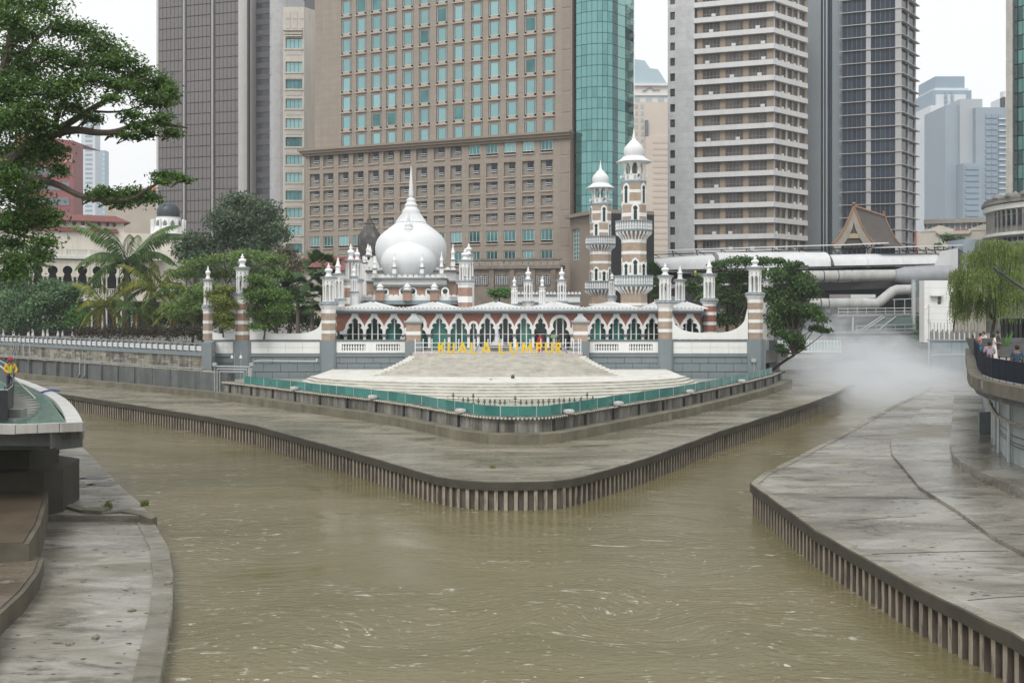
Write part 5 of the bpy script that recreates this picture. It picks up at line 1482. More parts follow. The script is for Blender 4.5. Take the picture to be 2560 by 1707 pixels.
for px in (1230,1281,1333,1384): ubox(t,'pilaster',WST,fw_.u(px)-.35,fw_.u(px)+.35,-.3,0,0,zt)
# annex right of the hotel behind the minarets
fn = Fac(1425,146,1475,140); t = fn.thing('hotel_annex','curved stone annex with tall gridded window left of the minarets','building')
zt = fn.zl(1450,543); hole = (fn.u(1430),fn.u(1449),fn.zl(1440,650),fn.zl(1440,572))
m = MB(); holed(m,0,fn.L+4,0,zt,[hole],0,.5); m.build('wall',STND,t); MB().box(0,fn.L+4,.5,8,0,zt).build('core',DARK,t)
window(t,'grid',*hole,.3,FRW,HG[1],2,.07,(.14,.28,.42,.56,.70,.85)); ubox(t,'cornice',STND,-.2,fn.L+4,-.8,8,zt,zt+.5)

# ---- E: teal curved glass tower
te = thing('glass_tower','curved teal glass tower rising behind the minarets','tower',(XX(1509,158),158,4.7))
TG = [MGLASS('tower_teal_a',(.18,.37,.36),.05,.08,.05,.6,.7,.03), MGLASS('tower_teal_b',(.145,.31,.30),.05,.08,.05,.6,.7,.03), MGLASS('tower_teal_dark',(.05,.11,.115),.05,.2,.2,.6,.6,.05), MGLASS('tower_teal_pale',(.24,.42,.39),.05,.08,.05,.6,.7,.03)]
xa, xb = XX(1434,150), XX(1586,150); cxx = (xa+xb)/2; half = (xb-xa)/2
ztop = ZZ(-60,150)-4.7
# plan: bowed front from left corner round to the right
PL = [(xa,152.5),(XX(1440,150),150.2)]+[(XX(p,150),150-1.5*math.sin(PI*min(1,max(0,(p-1440)/118)))) for p in (1453,1466,1478,1491,1504,1517,1530)]+[(XX(1544,150.2),150.2),(XX(1563,151.5),151.5),(XX(1584,154),154),(XX(1586,158),158)]
rowh = 26.7*150/F
nrow = int(ztop/rowh)
glp = 0
frm = MB(); frm.prism([(x-XX(1509,158),y-158+.12) for x,y in PL]+[(xb-XX(1509,158),12),(xa-XX(1509,158),12)],0,ztop); frm.build('frame', M('tower_joint',(.07,.14,.14),.4,.1), te)
restg = [MB() for _ in TG]
for i in range(len(PL)-1):
    a, b = Vector(PL[i]), Vector(PL[i+1]); d = b-a; L_ = d.length; rz = math.atan2(d.y,d.x); mid = (a+b)/2
    for r in range(nrow):
        z0 = r*rowh+.04; z1 = (r+1)*rowh-.04
        if i == 0: mi = 2
        elif i == 8: mi = 2
        elif i in (10,): mi = 3 if r%7 else 2
        elif i == 11: mi = 2
        elif i == 9: mi = 3 if rnd.random()<.85 else 1
        else: mi = 1 if rnd.random()<.22 else 0
        vis_ = z1+4.7 > ZZ(560,150)
        if vis_ and glp < 299:
            glp += 1
            k = ('tp',i,mi)
            if k not in UNIT: UNIT[k] = MB().box(-L_/2+.03,L_/2-.03,-.02,.1,0,rowh-.08).mesh('glass_panel', TG[mi])
            put('glass_panel', UNIT[k], te, (mid.x-XX(1509,158),mid.y-158,z0), rot=(rnd.uniform(-.004,.004),0,rz+rnd.uniform(-.006,.006)))
        else:
            cs, sn = math.cos(rz), math.sin(rz)
            bx = MB().box(-L_/2+.03,L_/2-.03,-.02,.1,z0,z1)
            restg[mi].add([(mid.x-XX(1509,158)+x*cs-y*sn,mid.y-158+x*sn+y*cs,z) for x,y,z in bx.v],bx.f)
for k,q in enumerate(restg):
    if q.f: q.build('glass_panels_low', TG[k], te, kind='stuff')

# ---- F: white striped tower
ff = Fac(1735,174.2,1935,170); t = ff.thing('striped_tower','white office tower striped with horizontal bands and brown window strips','tower')
CW = M('white_concrete',(.63,.63,.63),.7,.05,.25,streak=.3,dirt=(.42,.41,.39)); TAN = M('tan_pier',(.285,.225,.17),.75,.1,.5); BG = [MGLASS('bronze_glass',(.055,.052,.055),.12,.5,.4,.5), MGLASS('bronze_glass_b',(.075,.07,.07),.12,.5,.4,.5), MGLASS('bronze_glass_c',(.10,.095,.09),.2,.5,.5,.5)]; FRT = M('bronze_frame',(.17,.14,.12),.5,.1)
ztop = ff.zl(1850,-90)
ub = ff.u(1676)
fl_h = 38.55*ff.Y(1735)/F
MB().box(-.05,ff.L+.1,.62,24,0,ztop).build('core', TAN, t)
# end wall on the left with its column of windows
wins = []
zb0 = ff.zl(1735,60.6)          # underside of a band
k0 = int(zb0/fl_h)
base = zb0-k0*fl_h
nfl = int((ztop-base)/fl_h)
for k in range(nfl): wins.append((ff.u(1676.0),ff.u(1688),base+k*fl_h+fl_h*.36,base+k*fl_h+fl_h*1.0-.35))
m = MB(); holed(m,ff.u(1670),0.15,0,ztop,wins,-.3,.4); m.add([(ff.u(1670),-.3,0),(ff.u(1664),9,0),(ff.u(1664),9,ztop),(ff.u(1670),-.3,ztop)],[(0,3,2,1)]); m.build('end_wall', MBRICK('white_panels',(.56,.56,.57),(.54,.54,.55),(.44,.44,.45),30,1.45,.03,.7,bmp=.1,off=0), t)
for w_ in wins: ubox(t,'window',BG[0],w_[0],w_[1],.0,.1,w_[2],w_[3])
for k in range(nfl): ubox(t,'side_window',BG[1],ff.u(1668.5),ff.u(1670.5),.5,3.5,base+k*fl_h+fl_h*.3,base+k*fl_h+fl_h*.75)
fr_ = Fac(1935,170,2020,176.9)
RT = put('right_face', None, t, (ff.L,0,0), fr_.rz-ff.rz)
for k in range(nfl+1):
    z0 = base+k*fl_h
    bb = MB(); bb.prism([(-.02,-.45),(ff.L,-.45),(ff.L+fr_.L*math.cos(fr_.rz-ff.rz),-.45+fr_.L*math.sin(fr_.rz-ff.rz)),(ff.L+fr_.L*math.cos(fr_.rz-ff.rz)-2,fr_.L*math.sin(fr_.rz-ff.rz)+2.5),(ff.L-1,1.2),(0,1.2)],z0,z0+fl_h*.32)
    bb.build('band', CW, t)
    if z0+fl_h > ztop: break
    zz0, zz1 = z0+fl_h*.32, z0+fl_h
    # window groups on the front
    for (pa,pb) in ((1756,1800),(1813,1858),(1871,1917)):
        o = window(t,'strip',ff.u(pa),ff.u(pb),zz0+.02,zz1-.02,.30,FRT,BG[rnd.randrange(3)],4,.09,(.35,))
        if rnd.random() < .42:
            x = rnd.uniform(-1.0,1.0); ubox(o,'air_conditioner',FRW,x-.35,x+.35,-.75,-.35,.02,.5)
    ubox(t,'edge_window',BG[0],ff.u(1735)+.1,ff.u(1743),.4,.9,zz0+.02,zz1-.02)
    for (pa,pb) in ((1743,1756),(1800,1813),(1858,1871),(1917,1934)): ubox(t,'pier',TAN,ff.u(pa),ff.u(pb),.12,1.1,zz0,zz1)
    for i in range(5):
        u0 = .7+i*(fr_.L-1.2)/5; window(RT,'sidew',u0,u0+(fr_.L-1.2)/5-.55,zz0+.02,zz1-.02,.45,FRT,BG[rnd.randrange(3)],1,.09)
        ubox(RT,'pier',TAN if i%2 else PALE,u0-.5,u0-.05,.2,1.2,zz0,zz1)
        if rnd.random()<.5: ubox(RT,'air_conditioner',FRW,u0+.2,u0+.8,.25,.6,zz0+.02,zz0+.45)
MB().box(.3,fr_.L-.05,.75,16,0,ztop).build('core', TAN, RT); MB().box(fr_.L-.7,fr_.L-.04,.15,.74,0,ztop).build('end_pier', TAN, RT)

# ---- G: dark glass tower with white sun-shade lines
fg = Fac(2105,183.5,2252,180); t = fg.thing('dark_glass_tower','dark blue glass tower ruled with thin white sunshades','tower')
ztop = fg.zl(2180,-80); fh_ = 31.9*fg.Y(2105)/F
BW = M('blue_grey_wall',(.215,.245,.265),.6,.05,.2); NAVY = MGLASS('navy_glass',(.020,.030,.052),.08,.35,.06,.35); NAVY2 = MGLASS('navy_glass_b',(.032,.044,.062),.08,.35,.06,.35)
MB().box(.1,fg.L-.1,.35,24,0,ztop).build('core', M('navy_joint',(.05,.065,.085),.4,.1), t)
uu = fg.u(2010)
m = MB(); m.box(uu,fg.u(2051),1.5,24,0,ztop); m.box(fg.u(2080),-.02,.8,24,0,ztop); m.box(fg.u(2051),fg.u(2080),2.6,24,0,ztop); m.build('service_wall', BW, t)
for pa,pb,mm in ((2051,2055.5,NAVY),(2059,2062,NAVY),(2068,2075,NAVY),(2076.5,2080,NAVY),(2056,2058.5,PALE),(2063,2067,M('pale_blue',(.38,.43,.46),.6,.05))): ubox(t,'vertical_strip',mm,fg.u(pa),fg.u(pb),2.3,2.7,0,ztop)
zt0 = fg.zl(2105,HZ-(HZ-20.7)*fg.Y(2252)/fg.Y(2105)); k0 = int(zt0/fh_); bs = zt0-k0*fh_
gk = 0; restn = MB()
nf = int((ztop-bs)/fh_)
# right return face
f2 = Fac(2252,180,2288,186); rt2 = put('right_face', None, t, (fg.L,0,0), f2.rz-fg.rz)
MB().box(.1,f2.L,.35,18,0,ztop).build('core', MATS['navy_joint'], rt2)
for k in range(nf+1):
    z0 = bs+k*fh_
    for (pa,pb,n) in ((2106,2165,5),(2177,2237,5)):
        ua, ub = fg.u(pa), fg.u(pb)
        for i in range(n):
            a_, b_ = ua+(ub-ua)*i/n+.05, ua+(ub-ua)*(i+1)/n-.05
            if gk < 210 and z0 > fg.zl(2180,620): ubox(t,'glass_panel',NAVY if rnd.random()<.75 else NAVY2,a_,b_,.15+rnd.uniform(0,.02),.3,z0+.15,z0+fh_-.05); gk += 1
            else: restn.box(a_,b_,.15,.3,z0+.15,z0+fh_-.05)
    ubox(t,'sunshade',PALE,-.5,fg.L+.4,-.30,.1,z0-.07,z0+.05)
    for i in range(2):
        ubox(rt2,'glass_panel',NAVY2,f2.L*i*.5+.15,f2.L*(i+1)*.5-.1,.15,.3,z0+.15,z0+fh_-.05)
    ubox(rt2,'sunshade',PALE,.2,f2.L+1.3,-.5,.1,z0-.05,z0+.05)
if restn.f: restn.build('glass_panels_low', NAVY, t, kind='stuff')
for pa,pb in ((2165,2177),(2238,2252)): ubox(t,'pier',M('pier_pale',(.40,.40,.41),.6,.06),fg.u(pa),fg.u(pb),-.1,.35,0,ztop)
for i in range(3): ubox(rt2,'mullion',PALE,f2.L*i*.5-.15,f2.L*i*.5+.15,-.1,.3,0,ztop)
for pa in (2106,2118,2130,2142,2153,2177,2189,2201,2213,2225): ubox(t,'mullion',M('mullion_blue',(.16,.20,.25),.5,.05),fg.u(pa)-.03,fg.u(pa)+.03,.08,.2,0,ztop)
# ================================================================== remaining city: left side
CRM = M('cream_stucco',(.70,.66,.57),.8,.06,.4,streak=.3,dirt=(.33,.30,.25)); RTILE = MBRICK('red_tiles',(.25,.075,.062),(.20,.06,.05),(.13,.045,.04),.35,.28,.03,.7,bmp=.4,space='object')
WSTUC = M('white_stucco',(.66,.65,.61),.75,.06,.6,streak=.35,dirt=(.36,.34,.30))
fl1 = Fac(0,139,404,149.4); t = fl1.thing('colonial_building','long cream colonial arcade building with red tile roof on the left','building')
z = lambda px,py: fl1.zl(px,py)
L_ = fl1.L; px_ = 170
zr_ = lambda y: fl1.zl(170,y)
MB().box(-8,L_,1.2,14,0,zr_(576)).build('wall', CRM, t)
LR_ = fl1.u(335)
MB().box(-8,LR_-1,3.0,12,zr_(576),zr_(545)).build('attic_wall', CRM, t)
q = MB(); a, b = -8, LR_-.2
q.add([(a,2.2,zr_(547)),(b,2.2,zr_(547)),(b-1.6,6.5,zr_(526)),(a,6.5,zr_(526)),(b,12.5,zr_(547)),(a,12.5,zr_(547)),(a,2.2,zr_(549.5)),(b,2.2,zr_(549.5)),(b,12.5,zr_(549.5))],[(0,1,2,3),(3,2,4,5),(1,4,2),(6,7,1,0),(7,8,4,1)]); q.build('roof', RTILE, t)
q = MB(); q.add([(a,.8,zr_(576)),(LR_-2,.8,zr_(576)),(LR_-2,3.1,zr_(565)),(a,3.1,zr_(565)),(a,.8,zr_(577.5)),(LR_-2,.8,zr_(577.5))],[(0,1,2,3),(4,5,1,0)]); q.build('lean_to_roof', RTILE, t)
for px in (105,124,146,166,190,213,233,254,275,292):
    u = fl1.u(px); q = MB(); n = 14
    q.prismy([(u+.30*math.cos(2*PI*i/n),zr_(554)+.34*math.sin(2*PI*i/n)) for i in range(n)],2.9,3.02); o_ = q.build('round_vent', DW, t)
    rg = MB(); rg.tube([(u+.33*math.cos(2*PI*i/n),2.9,zr_(554)+.37*math.sin(2*PI*i/n)) for i in range(n+1)],.05,4); rg.build('rim', CRM, o_)
ubox(t,'cornice',WSTUC,-8,L_+.5,-.5,1.5,zr_(647),zr_(640)); ubox(t,'cornice',WSTUC,-8,L_+.5,-.2,1.5,zr_(640),zr_(636))
bm1 = MB().lathe([(.10,0),(.13,.1),(.06,.3),(.11,.5),(.06,.75),(.1,.9)],6).mesh('baluster', WSTUC, smooth=.7)
hb = zr_(622)-zr_(636)
for k in range(int((L_+4)/.36)): put('baluster', bm1, t, (-4+k*.36,.1,zr_(636)), sc=(1,1,(hb-.12)/.9))
ubox(t,'balustrade_rail',WSTUC,-8,L_+.4,-.06,.26,zr_(622)-.12,zr_(622))
for k in range(8): ubox(t,'balustrade_pier',WSTUC,-4+k*L_/7-.22,-4+k*L_/7+.22,-.1,.3,zr_(636),zr_(621))
# keyhole arcade, two storeys
pit = 37.2; c0 = 132
zcap, zrail, zbot = zr_(692), zr_(721), zr_(735)
r_ = .66; zc_ = zr_(676)
arch = MB(); hwb = (fl1.u(c0+pit)-fl1.u(c0))/2
for sg in (1,-1):
    cp_ = [(r_*math.sin(a),zc_+r_*math.cos(a)) for a in [i*2.45/12 for i in range(13)]]
    pts = [(0,zr_(650)),(hwb,zr_(650)),(hwb,zcap),(.55,zcap)]+cp_[::-1]
    arch.prismy([(sg*x,z_) for x,z_ in pts],-.05,.5)
am = arch.mesh('keyhole_arch', CRM)
cm_ = MB().lathe([(.16,0),(.16,.15),(.12,.2),(.105,1.9),(.15,2.0),(.18,2.15)],8).mesh('column', WSTUC, smooth=.5)
for k in range(-4,6):
    u = fl1.u(c0+k*pit)
    if u > L_-1: break
    put('keyhole_arch', am, t, (u,0,0))
    for s in (-.28,.28):
        put('column', cm_, t, (u+hwb+s,.2,zbot), sc=(1,1,(zcap-zbot)/2.15))
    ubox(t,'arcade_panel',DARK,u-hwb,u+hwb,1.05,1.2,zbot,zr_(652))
    for j in range(6): put('baluster', bm1, t, (u-.7+j*.28,.15,zbot), sc=(.9,.9,(zrail-zbot)/.9))
    ubox(t,'arcade_rail',WSTUC,u-hwb+.3,u+hwb-.3,.02,.3,zrail-.1,zrail)
    for s in (-.28,.28): put('column', cm_, t, (u+hwb+s,.2,0.0), sc=(1.2,1.2,zr_(770)/2.15))
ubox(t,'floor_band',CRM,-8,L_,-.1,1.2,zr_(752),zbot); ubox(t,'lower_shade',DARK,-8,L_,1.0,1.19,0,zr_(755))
ubox(t,'wall_vent',GREYD,fl1.u(170),fl1.u(177),1.14,1.2,zr_(597),zr_(590)); ubox(t,'wall_vent',GREYD,fl1.u(147),fl1.u(153),1.14,1.2,zr_(596),zr_(590))
ubox(t,'air_conditioner',FRW,fl1.u(201),fl1.u(213),.4,.8,zr_(571),zr_(563))
# rotunda
YRt = 150
t = thing('rotunda','white rotunda with dark dome beside the colonial arcade','tower',(XX(421,YRt+3),YRt+3,4.7))
zz_ = lambda y: ZZ(y,YRt)-4.7
s_ = YRt/F
MB().lathe([(42*s_,0),(42*s_,zz_(604))],28).build('drum', CRM, t, smooth=.6)
MB().lathe([(43*s_,zz_(606)),(45*s_,zz_(603)),(45*s_,zz_(600))],28).build('cornice', CRM, t)
MB().lathe([(43*s_,zz_(600)+.01),(43*s_,zz_(583))],28).build('dark_ring', M('slate_band',(.06,.065,.07),.6,.3,3), t, smooth=.6)
MB().lathe([(44*s_,zz_(583)+.005),(43*s_,zz_(580)),(42*s_,zz_(572)),(36*s_,zz_(560)),(31*s_,zz_(548)),(30*s_,zz_(541)),(31*s_,zz_(539))],28).build('lantern', WHITE, t, smooth=.6)
for k in range(12):
    a = k*PI/6+.1; 
    if math.sin(a) < .2:
        q = MB(); w_ = .26
        q.prismy([(-w_,zz_(575)),(w_,zz_(575)),(w_,zz_(556)),(w_*.6,zz_(552)),(0,zz_(548)),(-w_*.6,zz_(552)),(-w_,zz_(556))],-.06,.3)
        d = 36.5*s_; q.build('lantern_window', M('lantern_glass',(.18,.22,.24),.3,.1), t, loc=(math.cos(a)*d,math.sin(a)*d,0), rz=a+PI/2)
        q = MB(); q.prismy([(-.12,zz_(582)),(.12,zz_(582)),(.1,zz_(545)),(-.1,zz_(545))],-.12,.2); a2 = a+PI/12; q.build('pilaster', WHITE, t, loc=(math.cos(a2)*41*s_,math.sin(a2)*41*s_,0), rz=a2+PI/2)
MB().lathe([(28*s_,zz_(539)),(29*s_,zz_(530)),(28*s_,zz_(520)),(24*s_,zz_(511)),(15*s_,zz_(505)),(5*s_,zz_(503)),(0,zz_(500))],28).build('dome', M('slate_dome',(.04,.055,.07),.45,.2,2), t, smooth=.9)
# red office building, hazy towers with haze put into their colours, orange roof behind
def block_tower(name,label,cat,p1,p2,Y,ytop,wall,depth,cols,rows,gl,pitch_y,y0,win=.62,nm='window',yb=620,band=False,sc_=.6):
    f = Fac(p1,Y,p2,Y); t = f.thing(name,label,cat)
    MB().box(0,f.L,0,depth,0,f.zl(p1,ytop)).build('wall', wall, t)
    y = y0; n = 0
    while y < yb and n < rows:
        if band: ubox(t,nm,gl,.06*f.L,.94*f.L,-.15,.1,f.zl(p1,y+pitch_y*sc_),f.zl(p1,y))
        else:
            for c in cols: 
                ubox(t,nm,gl,f.L*(c-win/2),f.L*(c+win/2),-.12,.1,f.zl(p1,y+pitch_y*sc_),f.zl(p1,y))
        y += pitch_y; n += 1
    return f,t
REDB = M('red_cladding',(.27,.085,.085),.5,.12,.25)
f,t = block_tower('red_office_block','dark red office block with grey ribbon windows behind the left tree','building',40,183,260,352,REDB,6,[],6,MGLASS('ribbon_grey',(.17,.19,.21),.15,.3,.2,.5),38,418,band=True,yb=640,sc_=.52)
q = MB(); q.add([(0,-.05,f.zl(60,352)),(f.L,-.05,f.zl(60,352)),(0,-.05,f.zl(60,335)),(0,18,f.zl(60,335)),(f.L,18,f.zl(60,352))],[(0,1,2),(2,1,4,3)]); q.build('parapet', REDB, t)
q = MB()
for k in range(9):
    u = f.L*.74+k*.42; q.box(u,u+.4,-.12,-.05,f.zl(60,405+rnd.uniform(-3,3)),f.zl(60,385+rnd.uniform(-3,6)))
q.build('faded_lettering', M('faded_letter',(.45,.24,.23),.6,.2), t)
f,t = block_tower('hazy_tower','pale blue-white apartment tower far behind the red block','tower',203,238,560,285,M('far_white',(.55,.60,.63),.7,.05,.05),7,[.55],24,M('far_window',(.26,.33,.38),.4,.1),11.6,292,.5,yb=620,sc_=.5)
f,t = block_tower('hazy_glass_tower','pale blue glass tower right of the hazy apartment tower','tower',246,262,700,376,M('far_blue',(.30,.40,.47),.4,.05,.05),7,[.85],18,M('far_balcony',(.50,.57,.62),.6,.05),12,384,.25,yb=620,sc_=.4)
f = Fac(262,235,392,228); t = f.thing('orange_roof_house','beige building with orange tiled hip roof left of the brown tower','building')
MB().box(0,f.L,0,14,0,f.zl(330,482)).build('wall', M('beige_wall',(.42,.37,.31),.8,.08,.3), t)
q = MB(); z0, z1 = f.zl(330,482), f.zl(330,456); q.add([(-.8,-.8,z0),(f.L+.5,-.8,z0),(f.L+.5,14,z0),(-.8,14,z0),(f.L*.42,6,z1-.8),(f.L*.8,6,z1+.3),(f.L+.5,6,z1+.3)],[(0,1,6,5,4),(3,0,4),(2,3,4,5,6),(1,2,6)]); q.build('roof', M('orange_tile',(.42,.16,.09),.75,.12,.5), t)
# low red-roofed house behind the left mosque corner
f = Fac(735,136,905,134); t = f.thing('red_roof_house','low building with pinkish red roof behind the left mosque corner','building')
MB().box(0,f.L,0,9,0,f.zl(800,676)).build('wall', CRM, t)
q = MB(); z0, z1 = f.zl(800,676), f.zl(800,637); q.add([(-.5,-.6,z0),(f.L,-.6,z0),(f.L,4.5,z1),(-.5,4.5,z1),(f.L,9.6,z0),(-.5,9.6,z0)],[(0,1,2,3),(3,2,4,5)]); q.build('roof', MBRICK('pink_tiles',(.30,.10,.095),(.26,.085,.08),(.19,.06,.06),.4,.3,.03,.7,bmp=.3), t)

# ================================================================== between the towers and right side
f,t = block_tower('apartment_tower','beige apartment tower with small windows between glass tower and striped tower','tower',1580,1672,330,256,M('apt_beige',(.56,.49,.42),.75,.06,.1),25,[.12,.28],21,M('apt_window',(.36,.40,.41),.4,.15),17.2,262,.07,yb=620,sc_=.55)
for k in range(19):
    y = 346+k*15.0
    ubox(t,'balcony_glass',M('apt_glass',(.22,.27,.31),.3,.3,.3),f.L*.58,f.L*.80,-.5,.1,f.zl(1580,y+9),f.zl(1580,y)); ubox(t,'balcony_wall',M('apt_pink',(.52,.43,.36),.8,.06),f.L*.56,f.L*.96,-1.0,.1,f.zl(1580,y+14),f.zl(1580,y+9))
    ubox(t,'dark_bay',M('apt_bay',(.13,.16,.20),.4,.2),f.L*.42,f.L*.5,-.4,.1,f.zl(1580,y+9),f.zl(1580,y))
ubox(t,'setback_wing',MATS['apt_beige'],f.L*.36,f.L*1.0,-.9,.2,0,f.zl(1580,342)-.0)
for k in range(5): ubox(t,'bay_window',MATS['apt_bay'],f.L*.35,f.L*.43,-1.0,.1,f.zl(1580,322-0+k*0-k*0+ -26*k*0+20-0)-0+0,f.zl(1580,302)) if k==0 else None
f = Fac(1576,430,1672,430); t = f.thing('blue_roof_hotel','white hotel with pale blue mansard roof far between the towers','hotel')
MB().box(0,f.L,0,30,0,f.zl(1580,212)).build('wall', M('far_cream',(.62,.60,.57),.7,.04,.1), t)
q = MB(); zz = lambda y: f.zl(1580,y)
q.prismy([(0,zz(212)),(f.u(1668),zz(212)),(f.u(1665),zz(205)),(f.u(1645),zz(174)),(f.u(1625),zz(171)),(f.u(1612),zz(152)),(0,zz(147))],0,28); q.build('roof', M('far_blue_roof',(.36,.47,.52),.5,.05,.1), t)
ubox(t,'cornice',M('far_cornice',(.66,.65,.63),.7,.04),-1,f.L,-1.2,.2,zz(216),zz(210)); ubox(t,'cornice',MATS['far_cornice'],-1,f.L,-.8,.2,zz(240),zz(236))
for px in (1592,1622,1652): ubox(t,'window',M('far_win',(.36,.42,.44),.3,.1),f.u(px-7),f.u(px+7),-.3,.1,zz(268),zz(244))
q = MB(); pts = [(1606+6*math.sin(k*1.1)+k*3.4, 224+5*math.cos(k*1.7)-(.25*k)) for k in range(9)]
q.tube([(f.u(x),-.5,zz(y)) for x,y in pts],.35,4); q.tube([(f.u(1630+k*4),-.5,zz(226-2*(k%2))) for k in range(6)],.25,4)
q.build('script_sign', M('far_script',(.40,.37,.36),.6,.1), t)
q = MB()
for k in range(13): q.tube([(f.u(1588+k*6.3),-.8,zz(282)),(f.u(1590+k*6.3+2*(k%3)),-.8,zz(268+2*(k%2)))],.35,4)
q.build('faded_sign', M('far_red_letters',(.50,.30,.28),.6,.1), t)
# right far towers, distance haze put into their pale colours
f = Fac(2320,620,2440,620); t = f.thing('white_stepped_tower','pale stepped white tower in haze on the right','tower')
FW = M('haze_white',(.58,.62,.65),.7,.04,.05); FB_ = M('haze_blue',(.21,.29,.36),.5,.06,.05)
zz = lambda y: f.zl(2320,y)
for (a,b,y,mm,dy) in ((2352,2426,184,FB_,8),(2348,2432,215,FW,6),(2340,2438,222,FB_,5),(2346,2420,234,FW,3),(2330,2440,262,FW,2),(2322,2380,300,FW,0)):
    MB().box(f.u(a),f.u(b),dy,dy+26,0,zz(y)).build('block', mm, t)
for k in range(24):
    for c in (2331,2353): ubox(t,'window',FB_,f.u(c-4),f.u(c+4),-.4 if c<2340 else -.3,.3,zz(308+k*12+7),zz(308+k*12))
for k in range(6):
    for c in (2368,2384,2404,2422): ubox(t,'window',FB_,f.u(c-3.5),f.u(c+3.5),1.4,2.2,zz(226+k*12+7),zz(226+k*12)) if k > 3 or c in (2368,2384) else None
f = Fac(2366,470,2520,470); t = f.thing('grey_balcony_tower','hazy blue-grey tower with balconies right of the white stepped tower','tower')
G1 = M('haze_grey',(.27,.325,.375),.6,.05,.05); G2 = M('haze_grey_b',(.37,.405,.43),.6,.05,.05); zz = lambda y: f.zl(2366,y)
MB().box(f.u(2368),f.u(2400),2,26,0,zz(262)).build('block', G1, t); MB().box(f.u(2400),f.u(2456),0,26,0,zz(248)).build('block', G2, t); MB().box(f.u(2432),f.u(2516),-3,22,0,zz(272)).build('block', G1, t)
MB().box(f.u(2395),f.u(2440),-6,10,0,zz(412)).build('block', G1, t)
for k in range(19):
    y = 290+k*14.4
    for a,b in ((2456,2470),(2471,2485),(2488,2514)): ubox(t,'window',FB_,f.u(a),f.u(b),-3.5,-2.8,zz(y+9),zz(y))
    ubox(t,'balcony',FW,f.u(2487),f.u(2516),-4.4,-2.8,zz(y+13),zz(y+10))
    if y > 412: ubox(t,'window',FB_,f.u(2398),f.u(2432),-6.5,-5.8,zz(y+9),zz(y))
f = Fac(2508,760,2530,760); t = f.thing('spire_tower','sliver of a distant pale tower by the right glass building','tower'); MB().box(0,f.L,0,20,0,f.zl(2510,243)).build('wall', FW, t); MB().box(0,f.L*.25,0,5,0,f.zl(2510,228)).build('spire', FW, t)
# right edge glass building
f = Fac(2517,140,2720,132); t = f.thing('green_glass_building','green glass building with pale stone edge at the right margin','building'); ztp = f.zl(2540,-60)
MB().box(0,f.u(2533),-.3,16,0,ztp).build('stone_edge', MBRICK('edge_stone',(.50,.475,.435),(.48,.455,.42),(.36,.34,.32),3,1.75,.03,.7,bmp=.1,off=0), t); MB().box(f.u(2533),f.L,.3,16,0,ztp).build('core', M('green_joint',(.05,.09,.09),.4,.1), t)
GG = [MGLASS('green_glass',(.10,.22,.20),.08,.2,.1,.6,.5), MGLASS('green_glass_dark',(.035,.07,.07),.08,.3,.1,.6,.3)]
for k in range(int(ztp/2.0)):
    for i in range(8):
        u0 = f.u(2533)+i*.62*1.0; 
        if u0 > f.u(2575): break
        ubox(t,'glass_panel',GG[1] if (k%2==0 and i%2) or i%4==0 else GG[0],u0+.04,u0+.58,.0+.1*(i%2),.3,k*2.0+.05,k*2.0+1.9)
# grey curved colonial building, right
Yc = 118; t = thing('curved_stone_building','weathered grey stone building with curved windowed front at the right edge','building',((2484-1280)/F*(Yc+12)+12.3,Yc+12,4.7))
GST = M('grey_stone',(.24,.235,.215),.85,.3,.9,streak=.75,dirt=(.09,.088,.08)); 
zz = lambda y: ZZ(y,Yc)-4.7
Rr = 12.0
MB().lathe([(Rr,0),(Rr,zz(488))],40).build('wall', GST, t, smooth=.5)
for ya,yb,e in ((576,566,.5),(488,478,.6),(600,594,.3),(478,470,.3)): MB().lathe([(Rr,zz(ya)),(Rr+e,zz(ya)+.1),(Rr+e,zz(yb)),(Rr-.3,zz(yb))],40).build('cornice', GST if ya != 576 else WSTUC, t)
for k in range(40):
    a = PI+.02+k*PI/42
    if math.sin(a) < .0:
        for ya,yb in ((516,508),(548,520),(590,580)):
            ubx = MB().box(-.27,.27,-.12,.3,zz(yb if False else max(ya,yb)),zz(min(ya,yb))); ubx.build('window', DW, t, loc=(math.cos(a)*Rr,math.sin(a)*Rr,0), rz=a+PI/2)
        q = MB().box(-.12,.12,-.22,.1,zz(566),zz(492)); a2 = a+PI/84; q.build('pilaster', GST, t, loc=(math.cos(a2)*Rr,math.sin(a2)*Rr,0), rz=a2+PI/2)
q = MB()
for k in range(40):
    r_ = rnd.uniform(.3,.8); a = PI+rnd.uniform(0,1.5); q.lathe([(0,-.2),(r_,0),(r_*.8,.35),(0,.6)],7,math.cos(a)*(Rr-.2),math.sin(a)*(Rr-.2)); 
    for i in range(len(q.v)-28,len(q.v)): q.v[i] = (q.v[i][0],q.v[i][1],q.v[i][2]+zz(470))
q.build('carved_parapet', GST, t, smooth=.7)
MB().lathe([(Rr+.02,zz(504)),(Rr+.35,zz(503)),(Rr+.35,zz(489)),(Rr+.02,zz(488))],40).build('name_band', WSTUC, t, smooth=.5)
for i_,ch in enumerate('ORIENTAL BUILDING'):
    if ch == ' ': continue
    a = PI+.62+i_*.062
    put('letter', GLYPH[ch], t, (math.cos(a)*(Rr+.38),math.sin(a)*(Rr+.38),zz(501.5)), rot=(PI/2,0,a+PI/2))
